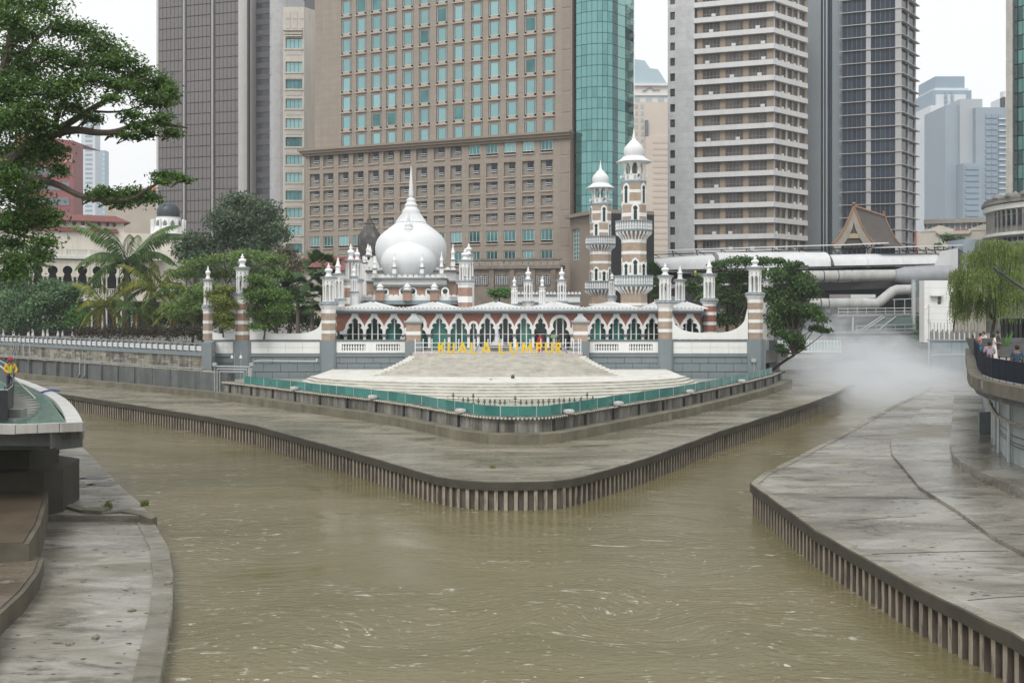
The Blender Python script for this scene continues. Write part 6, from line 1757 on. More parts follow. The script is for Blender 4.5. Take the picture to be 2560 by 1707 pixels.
# low cream gabled building and glazed block behind it
f = Fac(2290,165,2485,160); t = f.thing('cream_gabled_house','cream low building with two shallow gables right of the dark tower','building'); zz = lambda y: f.zl(2380,y)
CR2 = M('cream_gable',(.60,.56,.49),.8,.05,.4,streak=.25,dirt=(.38,.35,.31))
MB().box(0,f.L,0,10,0,zz(578)).build('wall', CR2, t)
for a,b,c in ((2300,2350,2400),(2410,2462,2500)): MB().prismy([(f.u(a),zz(578)),(f.u(c),zz(578)),(f.u(b),zz(562))],-.1,9).build('gable', CR2, t)
for a,b,y0,y1 in ((2340,2428,582,578),(2345,2425,586,582)): ubox(t,'lintel',CR2,f.u(a),f.u(b),-.5,.0,zz(y0),zz(y1))
ubox(t,'louvre',GREYD,f.u(2360),f.u(2376),-.12,0,zz(599),zz(596)); ubox(t,'red_gutter',M('red_gutter',(.42,.12,.08),.6,.1),f.u(2385),f.u(2420),-.2,-.05,zz(577),zz(574))
ubox(t,'red_post',MATS['red_gutter'],f.u(2288),f.u(2291),-.4,.2,0,zz(575))
f = Fac(2316,205,2485,200); t = f.thing('glazed_block','flat-roofed block with glass strip behind the cream gables','building'); zz = lambda y: f.zl(2400,y)
MB().box(0,f.L,0,12,0,zz(575)).build('wall', CR2, t); MB().box(.3,f.L,.3,11,zz(575),zz(558)).build('glazing', MGLASS('strip_glass',(.20,.26,.28),.1,.3,.2,.5), t); MB().box(-.5,f.L+.5,-.6,12.5,zz(558),zz(547)).build('roof', M('flat_roof',(.34,.32,.28),.8,.1), t)
for k in range(12): ubox(t,'mullion',CR2,f.L*k/12,f.L*k/12+.25,.1,.4,zz(575),zz(558))
# steep gabled hall roof
t = thing('steep_gable_hall','hall with steep concave gabled roof and orange ridge tiles behind the station','building',(XX(2133,158),158,4.7))
P_ = lambda px,py,Y: (XX(px,Y)-XX(2133,158),Y-158,ZZ(py,Y)-4.7)
fy, by = 158, 172
def rakes(Y,top,eave): 
    return None
apf = P_(2133,519,fy); elf = P_(2080,612,fy); erf = P_(2186,612,fy)
apb = P_(2210,541,by); erb = P_(2256,618,by); elb = (elf[0]+(erb[0]-erf[0]),erb[1],erb[2])
def concave(a,b,n=8): return [tuple(a[i]+(b[i]-a[i])*s-(0 if i<2 else (a[2]-b[2])*.16*math.sin(PI*s)) for i in range(3)) for s in [k/n for k in range(n+1)]]
RS = MBRICK('grey_shingle',(.17,.14,.125),(.135,.115,.105),(.09,.08,.075),.4,.22,.03,.8,bmp=.5,space='object')
ORG = M('orange_ridge',(.30,.18,.12),.7,.15,1)
for (ef,eb) in ((erf,erb),(elf,elb)):
    A, B = concave(apf,ef), concave(apb,eb); q = MB()
    for k in range(8): q.add([A[k],A[k+1],B[k+1],B[k]],[(0,1,2,3)])
    q.build('roof_slope', RS, t)
    MB().tube([(x,y-.2,z_+.1) for x,y,z_ in A],.22,5).build('verge_tiles', ORG, t); MB().tube([(x,y,z_+.1) for x,y,z_ in B],.22,5).build('verge_tiles', ORG, t)
MB().tube([(apf[0],apf[1]-.4,apf[2]+.7),(apf[0],apf[1],apf[2]+.2),apb,(apb[0],apb[1],apb[2]+.9)],.25,5).build('ridge_tiles', ORG, t)
BEI = M('gable_beige',(.36,.33,.27),.8,.12,.6,streak=.4,dirt=(.2,.18,.15))
def concx(s): return tuple(apf[i]+(erf[i]-apf[i])*s-(0 if i<2 else (apf[2]-erf[2])*.16*math.sin(PI*s)) for i in range(3))
R1 = [concx(k/8) for k in range(9)]
for sg in (1,-1):
    q = MB(); outer = [(sg*(p[0]-apf[0])+apf[0],p[2]) for p in R1]; inner_ = [(sg*max(0,(p[0]-apf[0])-.62)+apf[0],p[2]-1.15) for p in R1]
    for k in range(8): q.prismy([outer[k],outer[k+1],inner_[k+1],inner_[k]],-.3,0)
    q.build('bargeboard', BEI, t)
q = MB(); q.prismy([(R1[k][0],R1[k][2]-.5) for k in range(9)]+[(2*apf[0]-R1[k][0],R1[k][2]-.5) for k in range(8,0,-1)],.05,.3); q.build('gable_wall', M('gable_dark',(.10,.085,.075),.7,.2,.6), t)
ubox(t,'carved_beam',M('carved_beam',(.42,.36,.24),.8,.35,5),P_(2104,0,fy)[0],P_(2162,0,fy)[0],-.2,.04,P_(0,596,fy)[2],P_(0,584,fy)[2])
MB().box(-4,5.6,.3,14,0,7).build('walls', M('gable_dark',(.10,.085,.075)), t)

# ================================================================== station
st_ = thing('station','elevated railway station with white tubular roof and silver ducts','station',(XX(2100,136),138,4.7))
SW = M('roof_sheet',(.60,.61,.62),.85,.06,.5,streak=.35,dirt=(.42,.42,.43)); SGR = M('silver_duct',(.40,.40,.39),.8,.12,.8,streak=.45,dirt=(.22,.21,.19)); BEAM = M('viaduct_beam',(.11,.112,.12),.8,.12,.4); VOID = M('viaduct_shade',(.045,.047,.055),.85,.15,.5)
OS = Vector((-XX(2100,136),-138,-4.7))
def swp(nm,p1,Y1,y1t,y1b,p2,Y2,y2t,y2b,mat,dep=7.0,n=10):
    """tubular roof: half-ellipse section swept between two stations"""
    q = MB(); v = []
    for (p,Y,yt,yb) in ((p1,Y1,y1t,y1b),(p2,Y2,y2t,y2b)):
        zt, zb = ZZ(yt,Y), ZZ(yb,Y)
        for k in range(n+1):
            a = PI*k/n
            v.append((XX(p,Y), Y+dep/2-dep/2*math.cos(a), zb+(zt-zb)*math.sin(a)**.75))
    f_ = [(k,k+1,n+2+k,n+1+k) for k in range(n)]
    f_ = [(k,n+1+k,n+2+k,k+1) for k in range(n)]
    f_ += [tuple(range(n+1)), tuple(range(2*n+1,n,-1))]
    q.add(v,f_); return q.build(nm,mat,st_,loc=OS,smooth=.7)
seg = [(1456,158,654,681),(1620,150,643,675.5),(1790,142,634,672),(1800,142,628,672),(1960,136,627,668),(2078,134.5,627,665.5)]
for a,b in zip(seg[:-1],seg[1:]):
    if b[0]-a[0] > 20: swp('roof_segment',*a,*b,SW)
for a,b in (((2083,134.5,634,664.5),(2170,134,632,663)),((2170.5,134,632,663),(2260,133.6,630.5,661)),((2260.5,133.6,630.5,661),(2350,133,629,659))): swp('roof_segment',*a,*b,SW)
q = MB(); q.tube([(XX(2083,134),134-.1+7*k/10*.5,ZZ(664-34*math.sin(PI/2*k/10)**.75,134)) for k in range(11)],.14,5); q.build('roof_joint', DSTEEL, st_, loc=OS)
q = MB(); z0 = ZZ(673,134)
q.add([W(2352,628,133),W(2395,620,133),W(2395,676,133),W(2330,676,133)],[(0,3,2,1)]); q.add([W(2352,628,140),W(2395,620,140),W(2395,676,140),W(2330,676,140)],[(0,1,2,3)]); q.add([W(2352,628,133),W(2330,676,133),W(2330,676,140),W(2352,628,140)],[(0,1,2,3)]); q.add([W(2352,628,133),W(2395,620,133),W(2395,620,140),W(2352,628,140)],[(0,1,2,3)])
q.build('roof_end', SW, st_, loc=OS)
def slab(nm,p1,Y1,p2,Y2,ya1,yb1,ya2,yb2,dep,mat,dy=0):
    q = MB(); a = [W(p1,yb1,Y1),W(p2,yb2,Y2),W(p2,ya2,Y2),W(p1,ya1,Y1)]; b = [p+Vector((0,dep,0)) for p in a]
    a = [p+Vector((0,dy,0)) for p in a]
    q.add(a+b,[(0,1,2,3),(7,6,5,4),(0,4,5,1),(1,5,6,2),(2,6,7,3),(3,7,4,0)]); return q.build(nm,mat,st_,loc=OS)
slab('eave_trim',1456,158,2350,133,681,684,660,663,.4,WHITE2)
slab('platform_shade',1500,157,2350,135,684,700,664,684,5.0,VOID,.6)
slab('parapet',1500,156.5,2350,134,697,712,683,697,6.0,M('viaduct_grey',(.20,.20,.205),.8,.1,.5))
q = MB(); q.tube([W(1960,692,134.4),W(2242,688,133.2)],.78,14); q.build('duct', SGR, st_, loc=OS, smooth=.6)
q = MB(); q.tube([W(2238,689,133),W(2262,690,132.8),W(2380,686,132)],[.85,1.25,1.25],14); q.build('duct', M('zinc_duct',(.30,.31,.33),.7,.12,.8), st_, loc=OS, smooth=.6)
for k in range(8):
    p = W(1985+k*36,691.6-k*.5,134.2-.12*k); q = MB(); q.tube([p+Vector((-.05,0,0)),p+Vector((.05,0,0))],.81,14); q.build('duct_seam', DSTEEL, st_, loc=OS)
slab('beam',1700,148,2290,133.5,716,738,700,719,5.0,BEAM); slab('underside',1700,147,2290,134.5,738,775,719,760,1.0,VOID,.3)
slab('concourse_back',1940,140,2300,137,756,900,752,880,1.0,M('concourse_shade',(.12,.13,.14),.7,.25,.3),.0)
# lower duct that cranks upwards
q = MB(); q.tube([W(2020,759,131),W(2155,758,130)],.70,14); q.build('duct', SGR, st_, loc=OS, smooth=.6)
q = MB(); q.tube([W(2153,758,130),W(2190,759,130),W(2200,754,130),W(2232,728,130),W(2242,724.5,130),W(2286,724,130)],[.72,.66,.64,.64,.66,.66],14); q.build('cranked_duct', M('white_duct',(.46,.46,.45),.8,.14,.8,streak=.5,dirt=(.27,.25,.23)), st_, loc=OS, smooth=.6)
for k in range(6):
    p = W(2050+k*19.5,759,130.6); q = MB(); q.tube([p+Vector((-.04,0,0)),p+Vector((.04,0,0))],.73,14); q.build('duct_seam', DSTEEL, st_, loc=OS)
slab('sign_panel',2074,131,2126,131,736,745,736,745,.1,M('sign_mauve',(.22,.20,.21),.6,.1)); slab('sign_panel',2127,131,2189,131,736,745,736,745,.1,M('sign_pale',(.55,.57,.57),.6,.06))
slab('pale_panel',2036,132,2076,132,773,783,773,783,.1,MATS['sign_pale'])
# walkway, stairs, glass
slab('walkway',2095,129,2300,129,786,792,782,789,2.5,M('walkway_grey',(.26,.27,.27),.7,.1,.5))
rl_ = MB()
for z_ in (770,778): rl_.tube([W(2095,z_+2,128.9),W(2285,z_,128.9)],.05,5)
for k in range(9): rl_.tube([W(2096+k*23.5,787,128.9),W(2096+k*23.5,768,128.9)],.05,5)
rl_.tube([W(2232,749,128.9),W(2285,747,128.9)],.05,5); rl_.tube([W(2262,787,128.9),W(2262,748,128.9)],.05,5); rl_.tube([W(2236,787,128.9),W(2236,749,128.9)],.05,5)
rl_.build('railing', STEEL, st_, loc=OS)
GLS = sroom('stair_glass',(.16,.23,.22),.1,.75)
q = MB(); q.add([W(2160,828,128.6),W(2285,828,128.6),W(2285,792,128.6),W(2205,792,128.6)],[(0,1,2,3)]); q.add([W(2160,828,128.75),W(2285,828,128.75),W(2285,792,128.75),W(2205,792,128.75)],[(3,2,1,0)]); q.build('glass_wall', GLS, st_, loc=OS)
q = MB()
for a,b in (((2150,826),(2205,790)),((2158,828),(2212,792)),((2195,826),(2240,791))): q.tube([W(*a,128.4),W(*b,128.4)],.1,5)
q.tube([W(2140,826,128.4),W(2290,822,128.4)],.08,5); q.tube([W(2140,815,128.4),W(2290,811,128.4)],.06,5)
for k in range(7): q.tube([W(2142+k*24,829,128.4),W(2142+k*24,813,128.4)],.06,5)
q.build('stair_rails', M('stair_steel',(.30,.33,.33),.5,.1), st_, loc=OS)
slab('base_wall',1950,127,2330,127,836,900,834,895,1.0,M('base_grey',(.30,.32,.33),.8,.15,.4,streak=.4,dirt=(.17,.18,.18)))
slab('base_band',1950,126.8,2330,126.8,829,836,827,833,1.2,M('base_band',(.22,.24,.25),.8,.1))
slab('lower_quay',1950,126,2330,126,862,925,860,920,1.2,M('quay_grey',(.36,.38,.39),.8,.12,.4,streak=.3,dirt=(.22,.23,.23)))
MB().tube([W(2284,830,128.8),W(2284,700,128.8)],.28,8).build('column', STEEL, st_, loc=OS); MB().tube([W(2132,830,129.2),W(2132,790,129.2)],.14,8).build('column', STEEL, st_, loc=OS)
slab('lift_glass',2288,130,2311,130,700,745,700,745,2,MGLASS('lift_glass',(.12,.17,.18),.1,.3,.3,.6)); slab('stair_louvre',2288,129,2311,129,746,785,746,785,.2,M('louvre_brown',(.22,.20,.19),.7,.2,2))
slab('lift_tower',2408,138,2464,138,598,720,598,720,5,M('lift_blue',(.38,.45,.50),.5,.05,.3))
# thin canopies above the roof with struts
def canopy(p1,Y1,ya,p2,Y2,yb):
    q = MB(); a = [W(p1,ya,Y1),W(p2,yb,Y2),W(p2,yb+2.6,Y2),W(p1,ya+2.6,Y1)]; b = [p+Vector((0,5,.25)) for p in a]
    q.add(a+b,[(3,2,1,0),(4,5,6,7),(0,1,5,4),(1,2,6,5),(2,3,7,6),(3,0,4,7)]); o_ = q.build('canopy', SW, st_, loc=OS)
    q = MB()
    for k in range(9):
        s = (k+.5)/9; p = W(p1,ya,Y1)*(1-s)+W(p2,yb,Y2)*s; q.tube([p+Vector((0,2,-.1)),p+Vector((.3,2,-1.5))],.07,5)
        q.tube([p+Vector((0,2,-.1)),p+Vector((2.0,2,-1.2))],.05,4)
    q.tube([W(p1,ya+10,Y1)+Vector((0,2,0)),W(p2,yb+10,Y2)+Vector((0,2,0))],.07,5)
    q.build('strut', DSTEEL, o_)
canopy(1540,153,628,2110,137,610.5); canopy(2110,137,611,2222,136,606); canopy(2205,134,617.5,2408,133,611.5)
q = MB()
for k in range(22): q.tube([W(1700+k*30,690-k*.45,146-.55*k),W(1700+k*30,682-k*.45,146-.55*k)],.05,4)
q.tube([W(1700,683,146),W(2330,674,134.2)],.05,4); q.build('platform_railing', STEEL, st_, loc=OS)
ubs = slab('red_board',2276,133.6,2294,133.6,668,677,668,677,.15,M('board_red',(.45,.06,.06),.5,.1)); slab('yellow_post',1736,142,1741,142,676,690,676,690,.2,M('post_yellow',(.55,.45,.06),.5,.1))
# white blank block with slot window
f = Fac(2311,118,2382,118); t = f.thing('white_blank_block','white block with one small slot window beside the station stairs','building'); zz = lambda y: f.zl(2340,y)
m = MB(); holed(m,0,f.L,0,zz(701),[(f.u(2344),f.u(2353.5),zz(761),zz(740))],0,.4); m.add([(0,0,0),(0,1.5,0),(0,1.5,zz(701)),(0,0,zz(701))],[(0,3,2,1)]); m.add([(0,0,zz(701)),(f.L,0,zz(701)),(f.L,6,zz(701)),(0,6,zz(701))],[(0,1,2,3)]); m.add([(f.L,0,0),(f.L,6,0),(f.L,6,zz(701)),(f.L,0,zz(701))],[(0,1,2,3)]); m.build('wall', WHITE, t)
ubox(t,'window',MGLASS('slot_glass',(.10,.13,.16),.1,.2),f.u(2343),f.u(2354),.35,.45,zz(762),zz(739)); ubox(t,'hood',STEEL,f.u(2325),f.u(2356),-.6,-.02,zz(741),zz(739))
for k in range(7): ubox(t,'panel_joint',M('joint_pale',(.55,.55,.54),.7,.05),.02,f.L-.02,-.006,.004,zz(720+k*16),zz(719.3+k*16))
# fence of slats and dark rods below it
t = thing('slat_fence','fence of pale slats and dark rods on the quay under the willow','fence',(XX(2320,112),112,4.7)); 
for k in range(30):
    px = 2322+k*4.2; x = XX(px,112)-XX(2320,112); h_ = ZZ(832,112)-4.7
    ubox(t,'slat',[WSTUC,GREYD,M('slat_brown',(.26,.22,.19),.7,.1)][(k*7)%3],x,x+.13,0,.1,-1.0,h_+.2*(k%3)); ubox(t,'rod',DSTEEL,x+.05,x+.08,.05,.1,h_,ZZ(806,112)-4.7) if k%2 else None
# quay wall at far right
t = thing('quay_wall','blue-grey quay wall behind the mist on the right','wall',(XX(2330,107),107,1.3)); zz = lambda y: ZZ(y,107)-1.3
QB = M('quay_blue',(.25,.30,.325),.7,.1,.4,streak=.4,dirt=(.15,.17,.18))
for k in range(5): ubox(t,'wall_panel',QB,(XX(2370,107)-XX(2330,107))*k*.62,(XX(2370,107)-XX(2330,107))*(k+1)*.62-.03,0,.6,-.1,zz(852))
ubox(t,'coping',QB,-.2,8.0,-.15,.75,zz(852)+.001,zz(849)); MB().tube([(-.2,-.2,zz(887)),(8,-.2,zz(884))],.05,5).build('handrail', STEEL, t)
# lamp pole before the white block
t = thing('lamp_pole','slim grey camera pole before the white block','pole',(XX(2322,106),106,4.7)); MB().tube([(0,0,-3),(0,0,ZZ(762,106)-4.7)],.06,6).build('pole',STEEL,t); MB().lathe([(.05,0),(.14,.1),(.1,.25),(0,.3)],8,-.35,0).build('camera_dome',WHITE2,t,loc=(0,0,ZZ(774,106)-4.7)); MB().box(-.08,.14,-.08,.08,2.4,2.9).build('control_box',STEEL,t); MB().tube([(0,0,ZZ(770,106)-4.7),(-.35,0,ZZ(770,106)-4.6)],.03,4).build('bracket',STEEL,t)
# footbridge at the right of the mosque
YB = 112
t = thing('footbridge','white cantilevered footbridge deck with glass railing right of the mosque','footbridge',(XX(1940,YB),YB,ZZ(880,YB)))
L_ = XX(2092,YB)-XX(1930,YB)
m = MB(); m.prismy([(-1,0),(L_,0),(L_-.9,-.62),(-1,-.75)],0,4.0); m.build('deck', M('deck_white',(.52,.53,.53),.7,.08,.5,streak=.3,dirt=(.3,.3,.3)), t)
ubox(t,'edge_trim',WHITE2,-1,L_+.1,-.15,.05,-.05,.12)
for k in range(20):
    x = L_*(k+.5)/20; ubox(t,'glass_panel',sroom('pale_glass',(.45,.60,.58),.1,.45) if k==0 else bpy.data.materials['pale_glass'],x-.18,x+.16,.1,.12,.15,1.15); MB().tube([(x+.19,.1,.1),(x+.19,.1,1.42)],.035,5).build('post',WHITE2,t)
MB().tube([(-1,.1,1.2),(L_,.1,1.2)],.04,5).build('handrail',WHITE2,t)
# ================================================================== vegetation
BARK = M('bark',(.075,.06,.045),.9,.3,3,bmp=.6,bscale=12); BARKP = M('palm_bark',(.17,.14,.11),.9,.25,4,bmp=.6,bscale=16)
L_DARK = MLEAF('leaf_dark',(0.0319,0.0798,0.0261),(0.0798,0.1522,0.0406),(0.1232,0.1885,0.0508))
L_MIDG = MLEAF('leaf_midgreen',(.035,.085,.025),(.085,.16,.045),(.13,.20,.055), trans=.3)
L_NEAR = MLEAF('leaf_near',(.038,.098,.020),(.105,.205,.040),(.18,.27,.055), trans=.42)
L_MANGO = MLEAF('leaf_mango',(0.0487,0.0958,0.0522),(0.1044,0.1652,0.0835),(0.1478,0.2002,0.0958))
L_FERN = MLEAF('leaf_feathery',(0.0812,0.1705,0.0422),(0.1705,0.2841,0.0682),(0.2841,0.3410,0.0894))
L_FERN2 = MLEAF('leaf_feathery_bright',(.065,.15,.035),(.14,.255,.055),(.22,.30,.07), trans=.35)
L_YEL = MLEAF('leaf_yellowish',(0.1232,0.1812,0.0406),(0.2248,0.2682,0.0609),(0.3407,0.3190,0.0798))
L_BLUE = MLEAF('leaf_bluish',(0.0816,0.1721,0.0816),(0.1540,0.2627,0.1232),(0.2175,0.3081,0.1359))
L_BRIGHT = MLEAF('leaf_bright',(0.0580,0.1740,0.0362),(0.1087,0.2755,0.0508),(0.1740,0.3190,0.0725))
L_PALM = MLEAF('leaf_palm',(0.0667,0.1417,0.0467),(0.1250,0.2084,0.0700),(0.1918,0.2585,0.0918))
L_PALMY = MLEAF('leaf_palm_yellow',(0.1232,0.1812,0.0362),(0.2248,0.2682,0.0551),(0.4350,0.3625,0.0725))
L_FAN = MLEAF('leaf_fan',(0.0362,0.0870,0.0348),(0.0798,0.1450,0.0522),(0.1160,0.1740,0.0653))
L_WIL = MLEAF('leaf_willow',(0.1232,0.1958,0.0464),(0.2102,0.2828,0.0696),(0.2900,0.3335,0.1015))
L_HEDGE = MLEAF('leaf_hedge',(0.0385,0.0440,0.0275),(0.0770,0.0660,0.0440),(0.0990,0.0550,0.0495))
def leaves(mb, c, r, n, ls, asp=.45, up=.5, shell=.55, droop=0.0):
    """leaf-sized faces spread through an ellipsoid, denser near its skin, open towards the underside"""
    cx, cy, cz = c; rx, ry, rz = r
    for _ in range(n):
        while True:
            d = Vector((rnd.gauss(0,1),rnd.gauss(0,1),rnd.gauss(0,1)))
            if d.length > .1: break
        d.normalize()
        if d.z < -.35 and rnd.random() < .6: d.z = -d.z
        q = rnd.random()**shell*rnd.uniform(.72,1.3)
        p = Vector((cx+d.x*rx*q, cy+d.y*ry*q, cz+d.z*rz*q))
        nrm = Vector((rnd.gauss(0,.6)+d.x*.4, rnd.gauss(0,.6)+d.y*.4, rnd.gauss(0,.5)+up)); nrm.normalize()
        t = nrm.cross(Vector((rnd.uniform(-1,1),rnd.uniform(-1,1),rnd.uniform(-1,1))))
        if t.length < .05: continue
        t.normalize(); t.z -= droop; b = nrm.cross(t)
        l = ls*rnd.uniform(.6,1.3); w = l*asp
        mb.add([p-t*l*.5, p+b*w*.5, p+t*l*.5, p-b*w*.5], [(0,1,2,3)])
def clumps_px(lst, Y, jit=2.0, depth=.8):
    out = []
    for e in lst:
        px,py,rx,ry = e[:4]
        Yc = Y+rnd.uniform(-jit,jit)
        p = W(px,py,Yc); s = Yc/F
        out.append((p,(rx*s,max(rx,ry)*s*depth,ry*s)))
    return out
def limb(mb, a, b, r0, r1, bend=.25, n=6):
    a, b = Vector(a), Vector(b); d = b-a
    off = Vector((rnd.uniform(-1,1),rnd.uniform(-1,1),rnd.uniform(.2,1)))*d.length*bend*.5
    pts = []; rs = []
    for i in range(n+1):
        s = i/n; pts.append(a+d*s+off*math.sin(PI*s)); rs.append(r0+(r1-r0)*s)
    mb.tube(pts, rs, 6)
def tree(name, label, cat, base, clumps, mat, dens, ls, trunk_r, fork=None, group=None, asp=.45, up=.5, shell=.5, twigs=2, droop=0.0):
    t = thing(name, label, cat, base, group=group)
    b = Vector(base)
    top = Vector(fork) if fork else Vector((sum(c[0].x for c in clumps)/len(clumps), sum(c[0].y for c in clumps)/len(clumps), min(c[0].z-c[1][2]*.7 for c in clumps)))
    tk = MB(); limb(tk, (0,0,-.2), top-b, trunk_r, trunk_r*.7, .12, 8); tk.build('trunk', BARK, t, smooth=.8)
    br = MB()
    for c,r in clumps:
        limb(br, top-b, c-b, trunk_r*.45, trunk_r*.12, .3)
        for _ in range(twigs):
            d = Vector((rnd.uniform(-1,1)*r[0],rnd.uniform(-1,1)*r[1],rnd.uniform(-.4,.9)*r[2]))*.85
            limb(br, c-b, c-b+d, trunk_r*.12, trunk_r*.03, .3, 4)
    br.build('branches', BARK, t, smooth=.8)
    lv = MB()
    for c,r in clumps:
        vol = (r[0]*r[2]*1.0+r[0]*r[1]*.5)
        leaves(lv, c-b, r, max(60,int(2.4*dens*vol)), ls*1.1, asp, up, shell, droop)
    lv.build('crown', mat, t)
    return t

# ---- overhanging tree at the upper left, rooted on the left bank outside the frame
C12 = [(20,60,95,55),(100,20,80,45),(150,75,60,40),(40,140,80,40),(210,85,60,35),(255,125,75,42),(190,165,85,42),(305,160,62,38),(352,190,55,34),(398,215,46,34),(428,238,28,34),(140,235,105,42),(50,225,90,55),(185,275,55,28),(232,300,36,20),(320,205,50,26),(370,255,55,30),(330,290,40,18),(400,305,46,26),(432,335,30,18),(322,342,36,12),(372,338,30,14),
       (15,320,80,70),(95,330,80,48),(55,410,90,55),(130,385,55,36),(150,430,32,22),(30,490,80,45),(92,465,36,26),(60,560,95,42),(115,550,52,34),(30,615,70,32),(112,610,45,24),(40,655,80,34),(100,640,40,24),(20,690,60,26),(262,488,52,24),(330,488,66,26),(372,500,42,22),(300,508,60,22),(235,495,30,14),(420,440,52,13),(458,450,30,10),(405,455,30,10),(60,90,60,30),(10,10,60,30),(280,250,40,16),(90,270,70,26),(20,400,60,60),(70,180,80,40),(130,140,60,34),(10,250,70,60),(60,300,90,40),(100,380,70,40),(20,450,70,50),(80,520,70,40),(20,560,70,40),(170,215,60,30),(230,200,60,26),(290,215,50,22),(350,225,50,22),(260,165,60,30),(410,260,36,26),(350,320,40,14),(290,335,24,9)]
cl12 = clumps_px(C12, 43, 2.2, .75)
tt = thing('overhanging_tree','large dark green tree overhanging from the upper left corner','tree',(-32.0,47.0,4.62))
b0 = Vector((-32.0,47.0,4.62))
tk = MB(); limb(tk,(0,0,-.2),W(-90,470,44)-b0,.55,.4,.05,8); tk.build('trunk',BARK,tt,smooth=.8)
br = MB()
def blimb(pts, r0, r1):
    P = [W(a,b_,43+d)-b0 for a,b_,d in pts]; P = [Vector(p) for p in smoothpath([tuple(p) for p in P],2)]
    br.tube(P,[r0+(r1-r0)*i/(len(P)-1) for i in range(len(P))],7)
F0 = (-90,470,1)
for pts,r0,r1 in (([F0,(20,400,0),(120,338,0),(190,322,-.3),(240,333,-.5),(298,330,-.5),(350,302,-.5),(420,312,-.5),(470,320,-.5)],.26,.03),
                  ([(120,338,0),(150,322,.2),(220,278,.3),(285,240,.5),(318,205,.6),(325,180,.6)],.20,.04),([(285,240,.5),(330,205,.4),(372,195,.4)],.08,.03),([(220,278,.3),(300,282,.2),(360,262,.2)],.07,.02),
                  ([(135,335,0),(148,270,.4),(190,200,.5),(240,190,.5),(280,185,.4)],.13,.03),([F0,(-20,440,0),(60,440,0),(140,458,-.3),(200,492,-.5),(260,502,-.6),(330,500,-.6),(372,470,-.6),(430,440,-.6)],.22,.025),
                  ([F0,(-30,300,0),(20,140,0),(30,60,0),(60,10,0)],.3,.06),([(0,200,0),(80,110,.3),(130,60,.3)],.12,.03),([(20,140,0),(70,60,.2),(75,100,.2)],.06,.02),([F0,(-20,560,.3),(50,590,.3),(110,600,.2)],.16,.03),
                  ([(60,300,.2),(100,250,.3),(150,230,.3)],.08,.02),([(190,322,-.3),(225,290,-.2),(232,270,-.2)],.05,.02)):
    blimb(pts,r0,r1)
for c,r in cl12:
    for _ in range(4):
        d = Vector((rnd.uniform(-1,1)*r[0],rnd.uniform(-1,1)*r[1],rnd.uniform(-.6,.9)*r[2]))*.9
        limb(br,c-b0-Vector((.5,0,.3)),c-b0+d,.03,.008,.3,4)
br.build('branches',BARK,tt,smooth=.8)
lv = MB()
for c,r in cl12: leaves(lv,c-b0,r,int(640*(r[0]*r[2])+470*r[0]),.20,.42,.75,.72)
lv.build('crown',L_NEAR,tt)
# ---- trees behind the left embankment and mosque corner
tree('mango_tree','tall dense dark green tree before the brown tower','tree',(XX(640,126),126,4.7),clumps_px([(600,520,55,40),(660,545,55,42),(560,560,50,40),(620,580,70,45),(690,590,40,35),(640,620,60,30),(560,610,45,30)],126,2.5),L_MANGO,95,.42,.5,shell=.45)
tree('mango_tree','lower dense dark tree left of the tall one, beside the rotunda','tree',(XX(500,124),124,4.7),clumps_px([(480,605,40,26),(455,630,30,24),(520,620,42,32),(500,650,50,28)],124,2),L_MANGO,95,.40,.35,shell=.45)
tree('brown_leaved_tree','brownish leafy tree left of the red roof house','tree',(XX(720,121),121,4.7),clumps_px([(715,640,38,26),(745,665,30,24),(690,660,36,24),(725,690,35,24)],121,1.5),MLEAF('leaf_brownish',(0.0798,0.0870,0.0464),(0.1450,0.1377,0.0725),(0.2030,0.1595,0.0870)),85,.36,.3)
tree('rain_tree','broad feathery rain tree behind the left pillars','tree',(XX(560,102),102,4.7),clumps_px([(500,665,60,18),(560,650,65,16),(620,640,65,15),(675,650,50,15),(460,690,50,20),(540,690,60,22),(610,675,60,18),(440,735,40,22),(500,735,50,25),(690,690,40,22),(560,740,60,25),(430,775,35,25)],102,2.5),L_FERN,150,.30,.28,asp=.35,up=.9,shell=.6)
tree('feathery_sapling','light green feathery tree leaning over the wall right of the tall pillar','tree',(XX(650,93.6),93.6,4.7),clumps_px([(640,700,30,16),(660,715,38,18),(695,740,38,20),(665,755,42,22),(650,785,36,20),(695,775,36,20),(635,745,28,18),(680,802,36,16),(640,818,26,12),(712,765,22,14),(655,735,36,16),(620,730,18,14)],91.2,.8),L_FERN2,330,.27,.10,asp=.32,up=.8,shell=.6,droop=.25)
tree('feathery_sapling','yellow-green feathery tree draping the gap between the two left pillars','tree',(XX(556,94),94,4.7),clumps_px([(560,725,26,14),(548,755,30,18),(575,765,22,18),(555,790,28,20),(565,815,22,14),(530,740,20,14)],91.2,.6),L_YEL,330,.26,.09,asp=.32,up=.7,shell=.6,droop=.3)
tree('feathery_sapling','feathery tree spreading left of the leftmost pillar','tree',(XX(480,99),99,4.7),clumps_px([(500,735,40,16),(475,755,42,20),(520,715,30,12),(450,790,35,22),(495,775,25,15)],97,1.2),L_FERN,170,.28,.14,asp=.33,up=.8,shell=.6)
for k,(a,l,lst) in enumerate(((40,'bluish green bushy tree at the far left',[(30,715,42,26),(65,740,46,30),(20,755,44,28),(60,785,46,26),(10,800,40,24),(95,775,40,26),(40,815,50,18)]),(150,'bluish green slender tree left of the coconut palm',[(130,722,42,24),(165,745,42,28),(110,755,40,26),(150,785,44,26),(185,725,30,20),(200,775,36,24),(130,815,50,16)]))):
    tree('bushy_tree',l,'tree',(XX(a,113),113,4.7),clumps_px(lst,113,1.5),L_BLUE,230,.32,.16,shell=.6)
